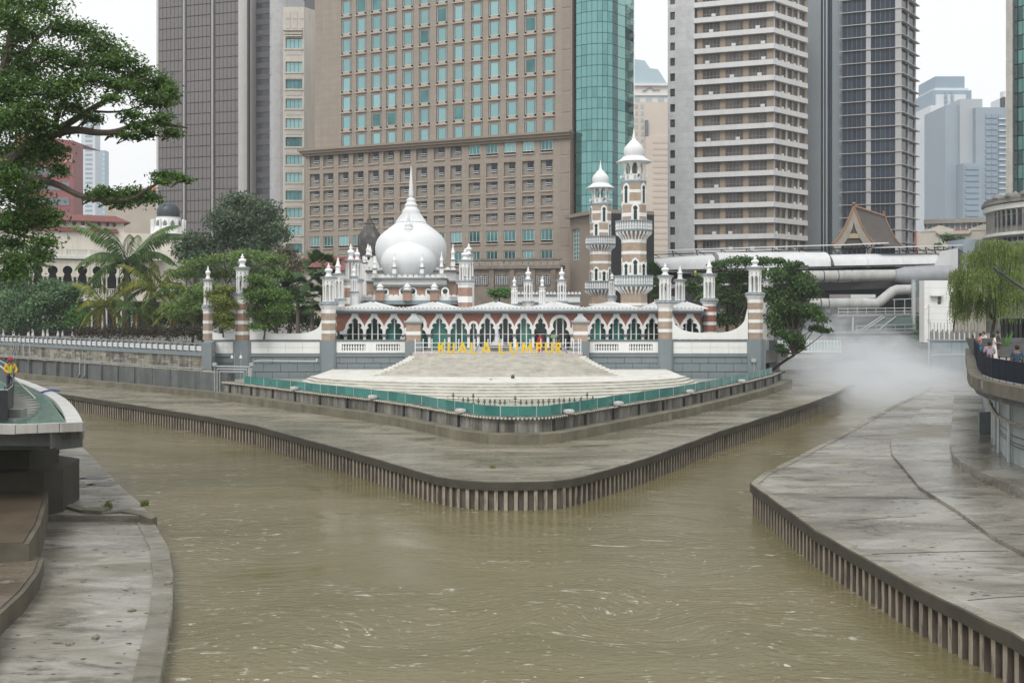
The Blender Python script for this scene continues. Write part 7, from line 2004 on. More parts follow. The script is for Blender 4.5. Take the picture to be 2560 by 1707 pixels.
tree('green_shrub','bright green rounded shrub at the foot of the coconut palm','shrub',(XX(192,110),110,4.7),clumps_px([(190,790,22,20),(210,800,18,18),(180,810,20,14)],110,.6),L_BRIGHT,200,.26,.08)
tree('dark_understorey','dark leafy bush under the rain tree behind the left gap','shrub',(XX(520,106),106,4.7),clumps_px([(520,800,60,26),(460,805,40,24),(580,805,40,24),(400,805,40,22)],106,1),L_DARK,120,.32,.12)
tree('dark_understorey','dark leafy mass behind the long swooping parapet','shrub',(XX(720,104),104,4.7),clumps_px([(700,790,50,34),(750,800,50,30),(670,810,40,22),(790,810,30,20),(720,740,40,30)],104,1.5),L_DARK,120,.34,.12)
# hedge
t = thing('hedge','clipped dark reddish hedge along the left embankment','hedge',(XX(350,104),104,4.7))
hv = MB(); bx_ = MB()
for k in range(46):
    px = 185+k*7.2; Yk = 101-(k/46)*8.0+1.5
    leaves(hv,W(px,834,Yk)-Vector((XX(350,104),104,4.7)),(.6,.6,.85),170,.20,.5,.4,.4)
hv.build('foliage',L_HEDGE,t)
# ---- palms
def frond_mesh(nm, L, droop, mat, wid=.9, n=26, lw=.07, up=.6):
    m = MB(); pts = []
    for i in range(n+1):
        s = i/n; x = L*(s-.18*s*s*droop); z_ = L*(up*s-(.55+.35*droop)*s*s*1.15); pts.append(Vector((x,0,z_)))
    m.tube(pts,[.035*(1-.8*i/n) for i in range(n+1)],4)
    for i in range(3,n):
        s = i/n; ll = wid*(math.sin(PI*min(1,s*1.05))**.6)*(1-.25*s)
        for sg in (-1,1):
            p = pts[i]; d = Vector((.45,sg*.75,-.55-.5*rnd.random()*droop)).normalized()*ll*rnd.uniform(.85,1.1); w_ = Vector((lw,0,.02))
            m.add([p-w_,p+w_,p+d*.6+w_*.7+Vector((0,0,.03)),p+d+Vector((0,0,-.12*ll)),p+d*.6-w_*.7],[(0,1,2,3,4)])
    return m.mesh(nm, mat)
def palm(label, px, Y, ybase, ycrown, nf, L, mat, trunk_r, group, lean=0.0, droops=(.4,.8,1.2), dead=None):
    base = Vector((XX(px,Y),Y,ZZ(ybase,Y))); h = ZZ(ycrown,Y)-ZZ(ybase,Y)
    t = thing('palm_tree', label, 'palm', base, group=group)
    tk = MB(); tk.tube([(lean*(i/8)**2*h,0,h*i/8-.1) for i in range(9)],[trunk_r*(1.25-.5*i/8) for i in range(9)],8); tk.build('trunk',BARKP,t,smooth=.8)
    top = Vector((lean*h,0,h-.1))
    ms = [frond_mesh('frond',L,d,mat,up=u,wid=.17*L+.25,lw=.018*L) for d,u in zip(droops,(1.35,.85,.25))]
    for k in range(nf):
        a = k*2.399+rnd.uniform(-.2,.2); tier = 0 if k < nf*.35 else (1 if k < nf*.75 else 2)
        put('frond', ms[tier], t, top, rot=(rnd.uniform(-.15,.15),rnd.uniform(-.12,.12),a), sc=(rnd.uniform(.85,1.1),)*3)
    if dead:
        for k in range(3): put('dead_frond', frond_mesh('dead_frond',L*.6,1.4,dead,up=-.1,wid=.4), t, top, rot=(0,.3,k*2.1+.5))
    return t
PG = 'palms behind the left embankment'
DEADF = MLEAF('leaf_dead',(0.3080,0.2200,0.0550),(0.4180,0.3190,0.0770),(0.3300,0.1980,0.0660))
palm('tall coconut palm with grey-green fronds left of the pillars',313,109,840,658,30,6.2,L_PALM,.24,PG,.03)
palm('short yellow-green palm right of the tall coconut palm',385,106,842,722,18,4.8,L_PALMY,.16,PG,.02,dead=DEADF)
palm('low yellowish palm left of the tall coconut palm trunk',262,105,842,765,16,4.2,L_PALMY,.15,PG,-.02,dead=DEADF)
palm('low green palm between the coconut palm and the feathery trees',345,104,842,780,15,4.0,L_PALM,.15,PG,.02,dead=DEADF)
palm('low palm with yellow hanging fronds before the dark bushes',440,103,842,780,15,3.8,L_PALMY,.14,PG,.0,dead=DEADF)
palm('slim palm with small crown at far left',62,114,835,670,13,3.2,L_PALM,.13,PG,.06)
def fan_palm(label, px, Y, ybase, ycrown, nf, L, group):
    base = Vector((XX(px,Y),Y,ZZ(ybase,Y))); h = ZZ(ycrown,Y)-ZZ(ybase,Y)
    t = thing('fan_palm', label, 'palm', base, group=group)
    MB().tube([(0,0,-.1),(0,0,h)],[.24,.16],8).build('trunk',BARKP,t,smooth=.8)
    m = MB(); m.tube([(0,0,0),(L*.55,0,0)],.02,4)
    for i in range(17):
        a = (i-8)/8*1.35; d = Vector((math.cos(a),math.sin(a),-.12-.2*abs(a))); p = Vector((L*.5,0,0)); s = L*.55*(1-.12*abs(a)); w_ = Vector((-math.sin(a),math.cos(a),0))*.045*L
        m.add([p,p+d*s*.55+w_,p+d*s,p+d*s*.55-w_],[(0,1,2,3)])
    fm = m.mesh('fan_leaf',L_FAN)
    for k in range(nf):
        el = rnd.uniform(-1.0,1.2); a = k*2.399
        put('fan_leaf',fm,t,(0,0,h-.1),rot=(rnd.uniform(-.4,.4),-el,a),sc=(rnd.uniform(.85,1.15),)*3)
    return t
FG = 'fan palms around the mosque'
fan_palm('fan palm rising behind the left arcade corner pillars',808,101,840,665,34,2.2,FG); fan_palm('fan palm behind the long swooping parapet',745,102,840,715,30,2.0,FG); fan_palm('lower fan palm beside the left arcade corner pillar',780,99,840,745,26,1.9,FG)
fan_palm('fan palm to the left in the dark grove behind the swoop',690,103.5,840,705,26,2.0,FG)
fan_palm('fan palm right of the near minaret',1628,110,840,700,34,2.3,FG)
# ---- right of the mosque
tree('courtyard_tree','leafy green tree between the right arcade pillars','tree',(XX(1745,104),104,4.7),clumps_px([(1735,715,26,18),(1750,735,28,18),(1720,725,18,14)],104,.8),L_DARK,150,.28,.12)
palm('palm with arching fronds behind the right swooping parapet',1818,102,842,735,17,4.0,L_PALM,.15,'palms right of the mosque',.0)
tree('shade_tree','dark green spreading tree behind the rightmost pillar','tree',(XX(1850,101),101,4.7),clumps_px([(1800,665,34,14),(1850,655,42,14),(1900,655,40,13),(1790,700,30,18),(1840,695,36,20),(1870,730,34,24),(1820,750,36,24),(1855,785,40,26),(1810,800,36,22),(1880,690,30,18)],100,1.2),L_MIDG,230,.28,.22,up=.7,shell=.55)
tree('drooping_tree','drooping dark tree overhanging the river right of the mosque','tree',(XX(1930,96),96,3.0),clumps_px([(1945,655,24,10),(1965,690,36,16),(2000,695,36,18),(1980,730,44,22),(2025,735,30,22),(1955,770,36,22),(2005,775,42,22),(2035,780,26,16),(1980,815,30,18),(1960,800,26,18),(1945,830,22,20),(2040,822,26,9),(2065,828,18,7),(2000,850,14,18),(1993,872,10,14),(1950,870,14,12),(1925,740,26,24),(1930,800,22,24),(1950,690,40,22),(1985,665,30,12),(2010,715,34,18),(1965,745,40,24),(1990,790,40,20),(1975,845,22,20),(1960,880,14,12),(2005,870,12,12),(2050,800,22,12)],94.5,1.0),L_MIDG,260,.27,.16,up=.5,shell=.58,droop=.35)
tree('courtyard_shrub','small green shrub behind the arcade roof right of the domes','shrub',(XX(1248,118),118,4.7),clumps_px([(1235,732,22,12),(1260,730,24,12),(1250,740,26,10)],118,.5),L_BRIGHT,150,.30,.1)
tree('station_shrub','bushy shrub at the foot of the station stairs','shrub',(XX(2308,121),121,4.7),clumps_px([(2300,805,14,12),(2315,820,18,16),(2300,840,18,14),(2320,795,10,8)],121,.5),L_BLUE,150,.30,.1)
tree('terrace_tree','dark tree top behind the lift tower at right','tree',(XX(2380,150),150,4.7),clumps_px([(2370,598,20,14),(2395,602,22,12),(2410,612,16,10),(2345,614,12,7)],150,1),L_BLUE,110,.42,.14)
# ---- willow on the right terrace
wb = Vector((XX(2484,73),73,5.4))
t = thing('willow_tree','weeping willow with pale hanging foliage over the right terrace','tree',wb)
tk = MB(); limb(tk,(0,0,-.2),(.2,.2,2.6),.16,.11,.2); 
wcl = clumps_px([(2440,640,36,22),(2400,690,26,30),(2480,610,40,20),(2520,640,40,30),(2455,690,40,30),(2500,690,40,30),(2430,740,34,26),(2400,740,22,28),(2545,620,40,26),(2550,690,40,30),(2480,740,40,26),(2530,740,34,26)],72,1.6)
br = MB()
for c,r in wcl: limb(br,(.2,.2,2.5),c-wb+Vector((0,0,r[2]*.6)),.06,.02,.35)
tk.build('trunk',BARK,t,smooth=.8); br.build('branches',BARK,t,smooth=.8)
lv = MB()
for c,r in wcl:
    for _ in range(190):
        a = rnd.uniform(0,2*PI); q = rnd.random()**.5
        p = c-wb+Vector((math.cos(a)*r[0]*q,math.sin(a)*r[1]*q,r[2]*rnd.uniform(.1,1)*(1-.5*q)))
        ln = rnd.uniform(.6,2.3); n = int(ln/.085); dx, dy = rnd.uniform(-.12,.12), rnd.uniform(-.12,.12); out = Vector((math.cos(a)*.12,math.sin(a)*.12,0))
        for i in range(n):
            s = i/n; pp = p+out*math.sin(s*2)+Vector((dx*s,dy*s,-ln*s)); sg = 1 if i%2 else -1
            aa = rnd.uniform(0,2*PI); d = Vector((math.cos(aa)*.35,math.sin(aa)*.35,-1)).normalized()*rnd.uniform(.11,.19); w_ = Vector((-math.sin(aa),math.cos(aa),0))*.019
            lv.add([pp-w_,pp+d*.5-w_*1.4,pp+d,pp+d*.5+w_*1.4],[(0,1,2,3)])
        if rnd.random() < .5: lv.add([p,p+Vector((.012,0,0)),p+Vector((dx+.006,dy,-ln))+out*.9],[(0,1,2)])
lv.build('crown',L_WIL,t)
# ================================================================== pool overhang on the left
POOLZ = 4.75
pc = [G(px,py,POOLZ) for px,py in [(37,943),(80,957),(125,975),(160,993),(180,1010),(196,1031),(205,1048),(208,1056)]]
pc = smoothpath([G(-60,917,POOLZ),G(0,932,POOLZ)]+pc,1)
fl_ = [G(40,1062,POOLZ), (-26,36.6), (-40,37)]
WPOOL = M('pool_rim',(.52,.52,.50),.5,.08,.8,streak=.4,dirt=(.30,.29,.27),sscale=(1,1,.4)); PFAS = M('pool_fascia',(.42,.41,.385),.7,.12,.9,streak=.65,dirt=(.17,.155,.13))
t = thing('overhanging_pool','teal pool with white rim cantilevered over the left bank','pool',(pc[-1][0],pc[-1][1],4.4))
OP = (-pc[-1][0],-pc[-1][1],-4.4)
front = [pc[-1], G(150,1058,POOLZ), G(95,1060,POOLZ), G(40,1062,POOLZ), (-26,36.9), (-40,37)]
body = pc + front[1:] + [(-60,70)]
m = MB(); m.prism([(x,y) for x,y in body],4.42,4.60); m.build('pool_shell', PFAS, t, loc=OP)
rim = smoothpath(pc,0)
for a_,b_ in zip(range(0,len(rim)-1,1),range(1,len(rim),1)):
    o0, o1 = offset(rim,-.02), offset(rim,-.55)
    q = MB(); q.prism([o0[a_],o0[b_],o1[b_],o1[a_]],4.602,POOLZ+.02); q.build('rim_slab', WPOOL, t, loc=OP)
for k,(a_,b_) in enumerate(zip(front[:-1],front[1:])):
    d = (Vector(b_)-Vector(a_)); n = max(1,int(d.length/1.15))
    for i in range(n):
        p, q_ = Vector(a_)+d*i/n, Vector(a_)+d*(i+1)/n-d.normalized()*.025
        m = MB(); m.prism([(p.x,p.y-.08),(q_.x,q_.y-.08),(q_.x,q_.y+.22),(p.x,p.y+.22)],4.44-.02*(k==3),POOLZ+.01+rnd.uniform(-.004,.004)); m.build('fascia_panel', PFAS if k < 4 else CONCD, t, loc=OP)
def poolwater():
    m, tt, b = nodes('pool_water')
    b.inputs['Base Color'].default_value = (.03,.17,.13,1); b.inputs['Roughness'].default_value = .05
    bump(tt,b,noise(tt,coords(tt,'world',(1,2.5,1)),2.2,3,.5,.6),.25,.06); return m
wp = offset(pc,-.5)
m = MB(); m.prism([(x,y) for x,y in wp[:-1]]+[(pc[-1][0]-.55,pc[-1][1]+.2)]+[(x,y+.2) for x,y in front[3:]]+[(-60,75)],4.605,4.66); m.build('water', poolwater(), t, loc=OP)
bm_ = offset(pc[4:],-1.1)
m = MB(); m.prism(bm_+[(pc[-1][0]-.9,pc[-1][1]+.25),(-40,37.6),(-50,60)],3.85,4.418); m.build('support_beam', CONCD, t, loc=OP)
for k,px in enumerate((58,100,160,192)):
    p = G(px,1098,3.9); q = MB(); q.box(-.22,.22,-.06,.1,-.5,.03); q.build('bracket', CONC, t, loc=(p[0]+OP[0],p[1]+.05+OP[1],4.4+OP[2]-.0))
q = MB(); q.prism([(-23.5,38.4),(-17.6,38.4),(-16.9,39.2),(-17.6,40.8),(-23.5,41)],3.45,3.849); q.build('haunch', CONCD, t, loc=OP)
# dark pier and wall under the pool
pr = thing('pool_pier','dark concrete pier carrying the pool overhang','pier',(-22.9,42,.6))
MB().box(-2.5,.4,-2.8,1.2,0,3.0).build('shaft', CONCD, pr); MB().box(-8,-2.2,-3.2,3,0,3.6).build('abutment', DARK, pr); 
q = MB(); q.tube([(-.2,-2.9,0),(-.2,-2.9,2.6)],.05,6); q.tube([(-.7,-2.95,.2),(-.75,-2.9,1.4),(-.4,-2.9,2.3)],.04,5); q.build('drain_pipes', STEEL, pr)
dr = MB(); dr.tube([W(147,1108,38.6),W(147,1133,38.6)],.03,5); dr.build('drain_rod', DSTEEL, label='thin dark drain rod hanging below the pool', cat='rod')
# timber deck and curved dark fence at the pool edge
dk = [G(43,989,POOLZ),G(52,1015,POOLZ),G(50,1035,POOLZ),G(42,1052,POOLZ)]
t2 = thing('pool_deck','grey decking strip inside the curved black fence at left','deck',(dk[0][0],dk[0][1],4.6))
for k in range(9):
    s = k/9; a_ = Vector(dk[0])*(1-s)+Vector(dk[-1])*s; w_ = [.0,.25,.45,.55,.6,.6,.5,.35,.15][k]
    q = MB(); q.box(-1.6,.1+w_,-.62,.62,.0,.16+.0); q.build('plank', M('deck_plank',(.30,.29,.27),.7,.1,2), t2, loc=(a_.x-dk[0][0],a_.y-dk[0][1],0))
fnp = [G(0,950,POOLZ+0),G(22,965,POOLZ),G(32,985,POOLZ),G(33,1010,POOLZ),G(30,1035,POOLZ),G(18,1050,POOLZ),(-21,37.2)]
bf = thing('curved_fence','curved black fence at the left edge by the pool','fence',(fnp[2][0],fnp[2][1],POOLZ)); OF = (-fnp[2][0],-fnp[2][1],-POOLZ)
BLK = M('black_fence',(.018,.019,.022),.45,.2,3)
for a_,b_ in zip(fnp[:-1],fnp[1:]):
    q = MB(); q.prism(ribbon([a_,b_],-.015,.015),POOLZ+.02,POOLZ+1.12); q.build('fence_panel', BLK, bf, loc=OF)
pts = resample([tuple(p) for p in fnp],.3)
pk = MB(); pk.lathe([(.018,0),(.018,1.2),(.035,1.22),(.0,1.28)],6); pkm = pk.mesh('picket',BLK)
for p in pts: put('picket',pkm,bf,(p.x+OF[0],p.y+OF[1],0))
MB().tube([(x,y,POOLZ+1.12) for x,y in fnp],.03,5).build('top_rail', STEEL, bf, loc=OF)
MB().box(-.5,.5,-.25,.25,0,.32).build('skimmer_box', M('steel_box',(.22,.22,.21),.5,.15), loc=(*G(27,1043,POOLZ),POOLZ), label='grey metal box on the deck by the pool front', cat='box')
hs_ = MB(); hs_.tube([W(102,981,48.5),W(112,978,48.6),W(125,975.5,48.8),W(140,976,49),W(148,978,49)],.05,6); hs_.build('blue_hose', M('hose_blue',(.03,.06,.30),.4,.1), label='blue hose draped over the pool rim', cat='hose')

# ================================================================== right terrace
TF = [(21.0,34),(21.5,41.9),(22.2,46.8),(24.6,52.6),(28,60),(32,69),(37,80)]
TF = smoothpath(TF,1)
te_ = thing('river_terrace','curved riverside terrace deck on a bluish concrete wall at right','terrace',(22,45,1.4)); OT = (-22,-45,-1.4)
RIMB = M('terrace_rim',(.15,.135,.105),.8,.25,.9,bmp=.3,bscale=8,streak=.5,dirt=(.06,.055,.045)); TDK = M('terrace_paving',(.29,.275,.25),.75,.12,.6,bmp=.2,bscale=5); BLC = M('bluish_concrete',(.38,.43,.43),.75,.15,.6,streak=.6,dirt=(.19,.17,.135),sscale=(.9,.9,.2))
inn_ = offset(TF,-6)
m = MB(); m.prism(ribbon(TF,.5,-6.5),5.22,5.58); m.build('deck', TDK, te_, loc=OT)
rpth = offset(TF,.52)
for i,(a_,b_) in enumerate(zip(resample(rpth,1.0)[:-1],resample(rpth,1.0)[1:])):
    d = (b_-a_).normalized(); n_ = Vector((d.y,-d.x)); p = [a_,b_-d*.02,b_-d*.02+n_*.5,a_+n_*.5]
    q = MB(); q.prism([(v.x,v.y) for v in p],5.05,5.62); q.build('rim_stone', RIMB, te_, loc=OT)
m = MB(); m.prism(ribbon(TF,.25,-2),4.75,5.05); m.build('under_slab', CONCD, te_, loc=OT)
m = MB(); m.prism(ribbon(TF,-.9,-3.5),1.6,4.8); m.build('wall', BLC, te_, loc=OT)
m = MB(); m.prism(ribbon(TF,1.35,-3.2),.6,1.82); m.build('footing', wet_mat('footing_wet',(.22,.205,.17),(.15,.135,.105),(.29,.28,.25),.42,.6), te_, loc=OT)
for p in resample(offset(TF,-.75),3.0)[1:]:
    MB().tube([(p.x,p.y,1.8),(p.x,p.y,4.8)],.08,6).build('post', STEEL, te_, loc=OT)
wv = MB()
for z_ in (3.2,2.9,2.75):
    wv.tube([(x,y,z_+.12*math.sin(i*1.3)) for i,(x,y) in enumerate(offset(TF,-.82))],.018,4)
wv.build('cables', DSTEEL, te_, loc=OT)
nozzle_pipe('mist_pipe',[tuple(p) for p in offset(TF,-.65)],3.75,'nozzled mist pipe under the right terrace',off=.1)
tf = thing('terrace_fence','black panel fence along the curved right terrace','fence',(22,45,5.6)); OT2 = (-22,-45,-5.6)
NAVF = M('navy_fence',(.012,.017,.028),.7,.15,1,spec=.2)
P = resample(TF,.9)
pst = MB().lathe([(.022,0),(.022,1.06),(.045,1.09),(.03,1.14),(0,1.18)],6).mesh('picket',NAVF)
for a_,b_ in zip(P[:-1],P[1:]):
    d = b_-a_; rz = math.atan2(d.y,d.x); mid = (a_+b_)/2
    k_ = 'fp'
    if k_ not in UNIT: UNIT[k_] = MB().box(-.44,.44,-.012,.012,.10,1.0).mesh('fence_panel',NAVF)
    put('fence_panel',UNIT[k_],tf,(mid.x+OT2[0],mid.y+OT2[1],0),rz); put('picket',pst,tf,(a_.x+OT2[0],a_.y+OT2[1],0))
MB().tube([(x,y,6.6) for x,y in TF],.025,5).build('top_rail',NAVF,tf,loc=OT2); MB().tube([(x,y,5.68) for x,y in TF],.02,5).build('bottom_rail',STEEL,tf,loc=OT2)
# leaning service panel on the footing
sp = MB(); sp.box(-.42,.42,-.05,.05,0,1.25); sp.build('steel_cabinet', M('cabinet_grey',(.24,.26,.27),.6,.12,1), loc=(*G(2462,1085,1.82),1.82), rz=.3, label='grey steel panel standing on the footing under the terrace', cat='panel')
# dark screen, steps and planting at the back of the terrace
ds = thing('garden_steps','dark stone steps rising at the back of the right terrace','steps',(XX(2535,66),66,5.58))
for k in range(7): ubox(ds,'step',M('dark_step',(.10,.10,.10),.7,.2,2),-1.6,3.2,k*.35,k*.35+2.6-k*.2,k*.17,(k+1)*.17)
dsw = thing('dark_screen','tall black slatted screen behind the right terrace','screen',(XX(2568,71),71,5.4))
for k in range(16): ubox(dsw,'slat',BLK,-1.6+k*.34,-1.6+k*.34+.22,0,.08,0,2.7)
MB().box(-1.6,4,.3,.6,0,2.7).build('backing',M('screen_back',(.03,.032,.035),.7,.1),dsw)
pl = thing('planter','pale stone planter at the right edge of the terrace','planter',(XX(2560,49),50,5.58)); MB().box(-.6,2,-1,2.2,0,.55).build('box',WSTUC,pl); MB().box(-.5,1.9,-.9,2.1,.551,.58).build('soil',M('soil',(.05,.035,.025),.9,.2),pl)
def spiky(label, loc, n, L, mat, up=1.0):
    t = thing('spiky_plant',label,'plant',loc)
    m = MB(); m.add([(-.04,0,0),(.04,0,0),(.05,.0,L*.5),(0,0.0,L),(-.05,0,L*.5)],[(0,1,2,3,4)]); me = m.mesh('leaf_blade',mat)
    for k in range(n): put('leaf_blade',me,t,(0,0,0),rot=(rnd.uniform(-1,1)*.9/up,rnd.uniform(-1,1)*.9/up,rnd.uniform(0,6)),sc=(1.2,1.2,rnd.uniform(.6,1.1)))
AG = MLEAF('agave_leaf',(.12,.20,.13),(.20,.29,.19))
spiky('pale spiky agave in the planter at the right edge',(XX(2556,50),50.4,6.15),26,.75,AG); spiky('bright bird-of-paradise plant behind the people on the terrace',(XX(2507,67.5),67.5,5.58),22,2.0,L_BRIGHT,2.2); spiky('dark leafy plant beside the bright terrace plant',(XX(2498,68.5),68.5,5.58),18,1.6,L_FAN,1.8)
tree('fence_shrub','yellow-green shrub at the far end of the terrace fence','shrub',(XX(2438,72),72,5.3),clumps_px([(2436,866,10,10),(2440,880,11,10)],71,.3),L_YEL,320,.14,.03)
bo = thing('lamp_boom','slanting steel light boom at the upper right edge','boom',(XX(2600,58),58,5.58))
q = MB(); a_ = W(2482,668,58); b_ = W(2600,752,58); o_ = Vector((XX(2600,58),58,5.58)); q.tube([a_-o_,b_-o_],[.07,.10],8); q.build('boom',DSTEEL,bo); MB().tube([b_-o_,(b_-o_)+Vector((0,0,-(b_-o_).z))],.1,8).build('mast',DSTEEL,bo)
for k in range(2): MB().lathe([(.06,0),(.12,.08),(.10,.2),(0,.24)],8).build('spotlight',DSTEEL,bo,loc=(a_-o_)+Vector((.3+.35*k,0,-.35-.12*k)))

# ================================================================== people
def skinmesh(name, verts, edges, rad, mat, parent, root=0, sub=2):
    me = bpy.data.meshes.new(name); me.from_pydata([tuple(v) for v in verts],edges,[]); me.materials.append(mat)
    o = put(name, me, parent)
    md = o.modifiers.new('skin','SKIN')
    lay = me.skin_vertices[0].data
    for i,r in enumerate(rad):
        lay[i].radius = r if isinstance(r,tuple) else (r,r); lay[i].use_root = (i == root)
    md.use_smooth_shade = True
    s = o.modifiers.new('sub','SUBSURF'); s.levels = sub; s.render_levels = sub
    return o
SKINS = [M('skin_a',(.32,.18,.115),.6,.05), M('skin_b',(.20,.11,.07),.6,.05), M('skin_c',(.42,.26,.18),.6,.05)]
HAIRM = M('hair_black',(.012,.010,.010),.5,.2,8)
def person(label, loc, h, rz, top, bottom, style='trousers', skin=0, hair=True, hat=None, arms=None, group=None, sleeves='short', veil=None, lean=0.0):
    t = thing('person', label, 'person', loc, rz, group); k = h/1.7; t.scale = (k,k,k)
    arms = arms or (((-.24,.02,1.15),(-.22,-.12,.93)),((.24,.02,1.15),(.22,-.12,.93)))
    ly = lean
    sh = [(-.175,ly*.9,1.40),(.175,ly*.9,1.40)]
    V = [(0,0,.95),(0,ly*.5,1.18),(0,ly*.9,1.38),(0,ly,1.49),(0,ly-.015,1.57),(0,ly-.01,1.66)]
    E = [(0,1),(1,2),(2,3),(3,4),(4,5)]; Rd = [(.13,.10),(.125,.095),(.13,.09),.05,(.075,.09),(.055,.07)]
    for s in (0,1):
        e, hnd = arms[s]; b = len(V)
        d = (Vector(hnd)-Vector(e)).normalized(); hv = Vector(hnd)
        V += [sh[s], e, hnd, tuple(hv+d*.09), tuple(hv+d*.16)]; E += [(2,b),(b,b+1),(b+1,b+2),(b+2,b+3),(b+3,b+4)]; Rd += [.055,.042,.030,(.038,.02),(.024,.012)]
        th = hv+d*.05+Vector((.03*(1 if s==0 else -1),-.03,0)); V += [tuple(th)]; E += [(b+2,b+5)]; Rd += [.013]
    for s in (-1,1):
        b = len(V); V += [(s*.085,0,.88),(s*.095,-.01,.50),(s*.10,.02,.09),(s*.105,-.09,.035),(s*.11,-.16,.03)]; E += [(0,b),(b,b+1),(b+1,b+2),(b+2,b+3),(b+3,b+4)]; Rd += [.085,.055,.038,(.035,.03),(.03,.02)]
    body = skinmesh('body',V,E,Rd,SKINS[skin],t)
    # clothes
    V = [(0,0,.93),(0,ly*.5,1.16),(0,ly*.9,1.38),(0,ly,1.455)]; E = [(0,1),(1,2),(2,3)]; Rd = [(.155,.125),(.15,.115),(.15,.108),.062]
    for s in (0,1):
        e, hnd = arms[s]; b = len(V); V += [sh[s], e]; E += [(2,b),(b,b+1)]; Rd += [.072,.062]
        if sleeves == 'long': V += [hnd]; E += [(b+1,b+2)]; Rd += [.046]
    skinmesh('shirt',V,E,Rd,top,t)
    if style in ('trousers','shorts'):
        V = [(0,0,.96)]; E = []; Rd = [(.15,.12)]
        for s in (-1,1):
            b = len(V); V += [(s*.087,0,.86),(s*.097,-.01,.52)]; E += [(0,b),(b,b+1)]; Rd += [.10,.078 if style=='trousers' else .09]
            if style == 'trousers': V += [(s*.10,.02,.10)]; E += [(b+1,b+2)]; Rd += [.062]
        skinmesh('trousers',V,E,Rd,bottom,t)
        for s in (-1,1): MB().lathe([(.045,.0),(.055,.02),(.05,.06),(.03,.09)],10,sx=.85,sy=1.9).build('shoe',M('shoe_dark',(.04,.04,.045),.6,.1),t,loc=(s*.105,-.05,0),smooth=.8)
    else:
        n = 18; prof = [(.25,.12),(.235,.35),(.20,.65),(.165,.88),(.15,1.0)]
        MB().lathe(prof,n,sy=.78).build('skirt',bottom,t,smooth=.8)
    if hair and not veil:
        m = MB(); m.lathe([(.0,-.02),(.075,-.10),(.098,-.02),(.098,.05),(.075,.10),(.03,.125),(0,.13)],12,sy=1.05); m.build('hair',HAIRM,t,loc=(0,ly+.025,1.625),smooth=.9)
    if veil:
        m = MB(); m.lathe([(.20,-.30),(.16,-.16),(.115,-.06),(.115,.05),(.085,.11),(0,.135)],14,sy=1.0); m.build('veil',veil,t,loc=(0,ly+.03,1.62),smooth=.9)
    if hat:
        m = MB(); m.lathe([(.15,.0),(.14,.015),(.112,.02),(.108,.07),(.07,.125),(0,.14)],16,sy=1.1); m.build('hat',hat,t,loc=(0,ly-.015,1.64),smooth=.8)
    m = MB(); m.lathe([(.0,-.02),(.016,-.012),(.012,.02),(0,.035)],6); m.build('nose',SKINS[skin],t,loc=(0,ly-.10,1.595))
    return t
C = lambda n,c: M('cloth_'+n,c,.85,.12,6)
PK = 'people on the right terrace'
def tperson(px, Y, *a, **kw): pass
person('woman in a long white dress standing on the terrace',(XX(2486,63.5),63.5,5.58),1.62,R(70),C('white',(.66,.65,.61)),C('white',(.66,.65,.61)),'dress',0,arms=(((-.22,-.05,1.15),(-.12,-.30,1.12)),((.22,-.05,1.15),(.12,-.30,1.10))),group=PK)
person('man in dark clothes behind the woman in white',(XX(2495.5,66),66,5.58),1.76,R(60),C('dark',(.03,.03,.035)),C('dark2',(.035,.035,.045)),'shorts',1,group=PK)
person('person in pink top and blue trousers at the fence end',(XX(2450,65.5),65.5,5.58),1.62,R(-100),C('pink',(.52,.24,.24)),C('blue',(.05,.17,.32)),'trousers',1,arms=(((-.24,-.1,1.2),(-.05,-.28,1.25)),((.24,-.1,1.2),(.05,-.28,1.25))),group=PK)
person('woman in white top with red scarf at the far end of the terrace',(XX(2459,69.5),69.5,5.58),1.62,R(-60),C('white',(.66,.65,.61)),C('dark2',(.035,.035,.045)),'trousers',0,arms=(((-.25,-.05,1.2),(-.30,-.3,1.1)),((.24,0,1.15),(.2,-.15,.95))),group=PK)
person('man in purple patterned shirt leaning at the fence with his back turned',(XX(2474,49.2),49.2,5.58),1.66,R(165),M('cloth_purple',(.30,.24,.30),.85,.35,30),C('dark2',(.035,.035,.045)),'trousers',1,lean=-.06,arms=(((-.26,-.05,1.15),(-.2,-.28,1.05)),((.26,-.05,1.15),(.2,-.28,1.05))),group=PK)
person('man in navy tee shirt and white shorts walking near the planter',(XX(2543,43.6),43.6,5.58),1.70,R(150),C('navy',(.025,.06,.11)),C('white',(.66,.65,.61)),'shorts',1,arms=(((-.27,.05,1.15),(-.33,-.02,.9)),((.25,.02,1.15),(.24,-.1,.92))),group=PK)
MK = 'people on the mosque deck'
person('woman in a long red robe and veil behind the letter P',(XX(1350,89.4),89.4,DECK),1.58,R(-20),C('red',(.42,.02,.03)),C('red',(.42,.02,.03)),'dress',0,veil=C('red',(.42,.02,.03)),sleeves='long',group=MK)
person('man in green shirt on the mosque deck above the letter R',(XX(1384,90.2),90.2,DECK+.1),1.74,R(10),C('green',(.12,.45,.28)),C('greyt',(.30,.32,.33)),'trousers',0,arms=(((-.26,-.05,1.18),(-.1,-.25,1.2)),((.26,-.05,1.18),(.1,-.25,1.2))),group=MK)
person('dark-clad person beside the man in green on the deck',(XX(1395,90.6),90.6,DECK+.1),1.68,R(-40),C('dark',(.03,.03,.035)),C('dark2',(.035,.035,.045)),'trousers',1,group=MK)
person('person in wide white hat by the left brick pier',(XX(1007,93.6),93.6,DECK),1.55,R(20),C('white',(.66,.65,.61)),C('dark2',(.035,.035,.045)),'trousers',1,hat=M('straw_hat',(.62,.60,.54),.8,.1),group=MK)
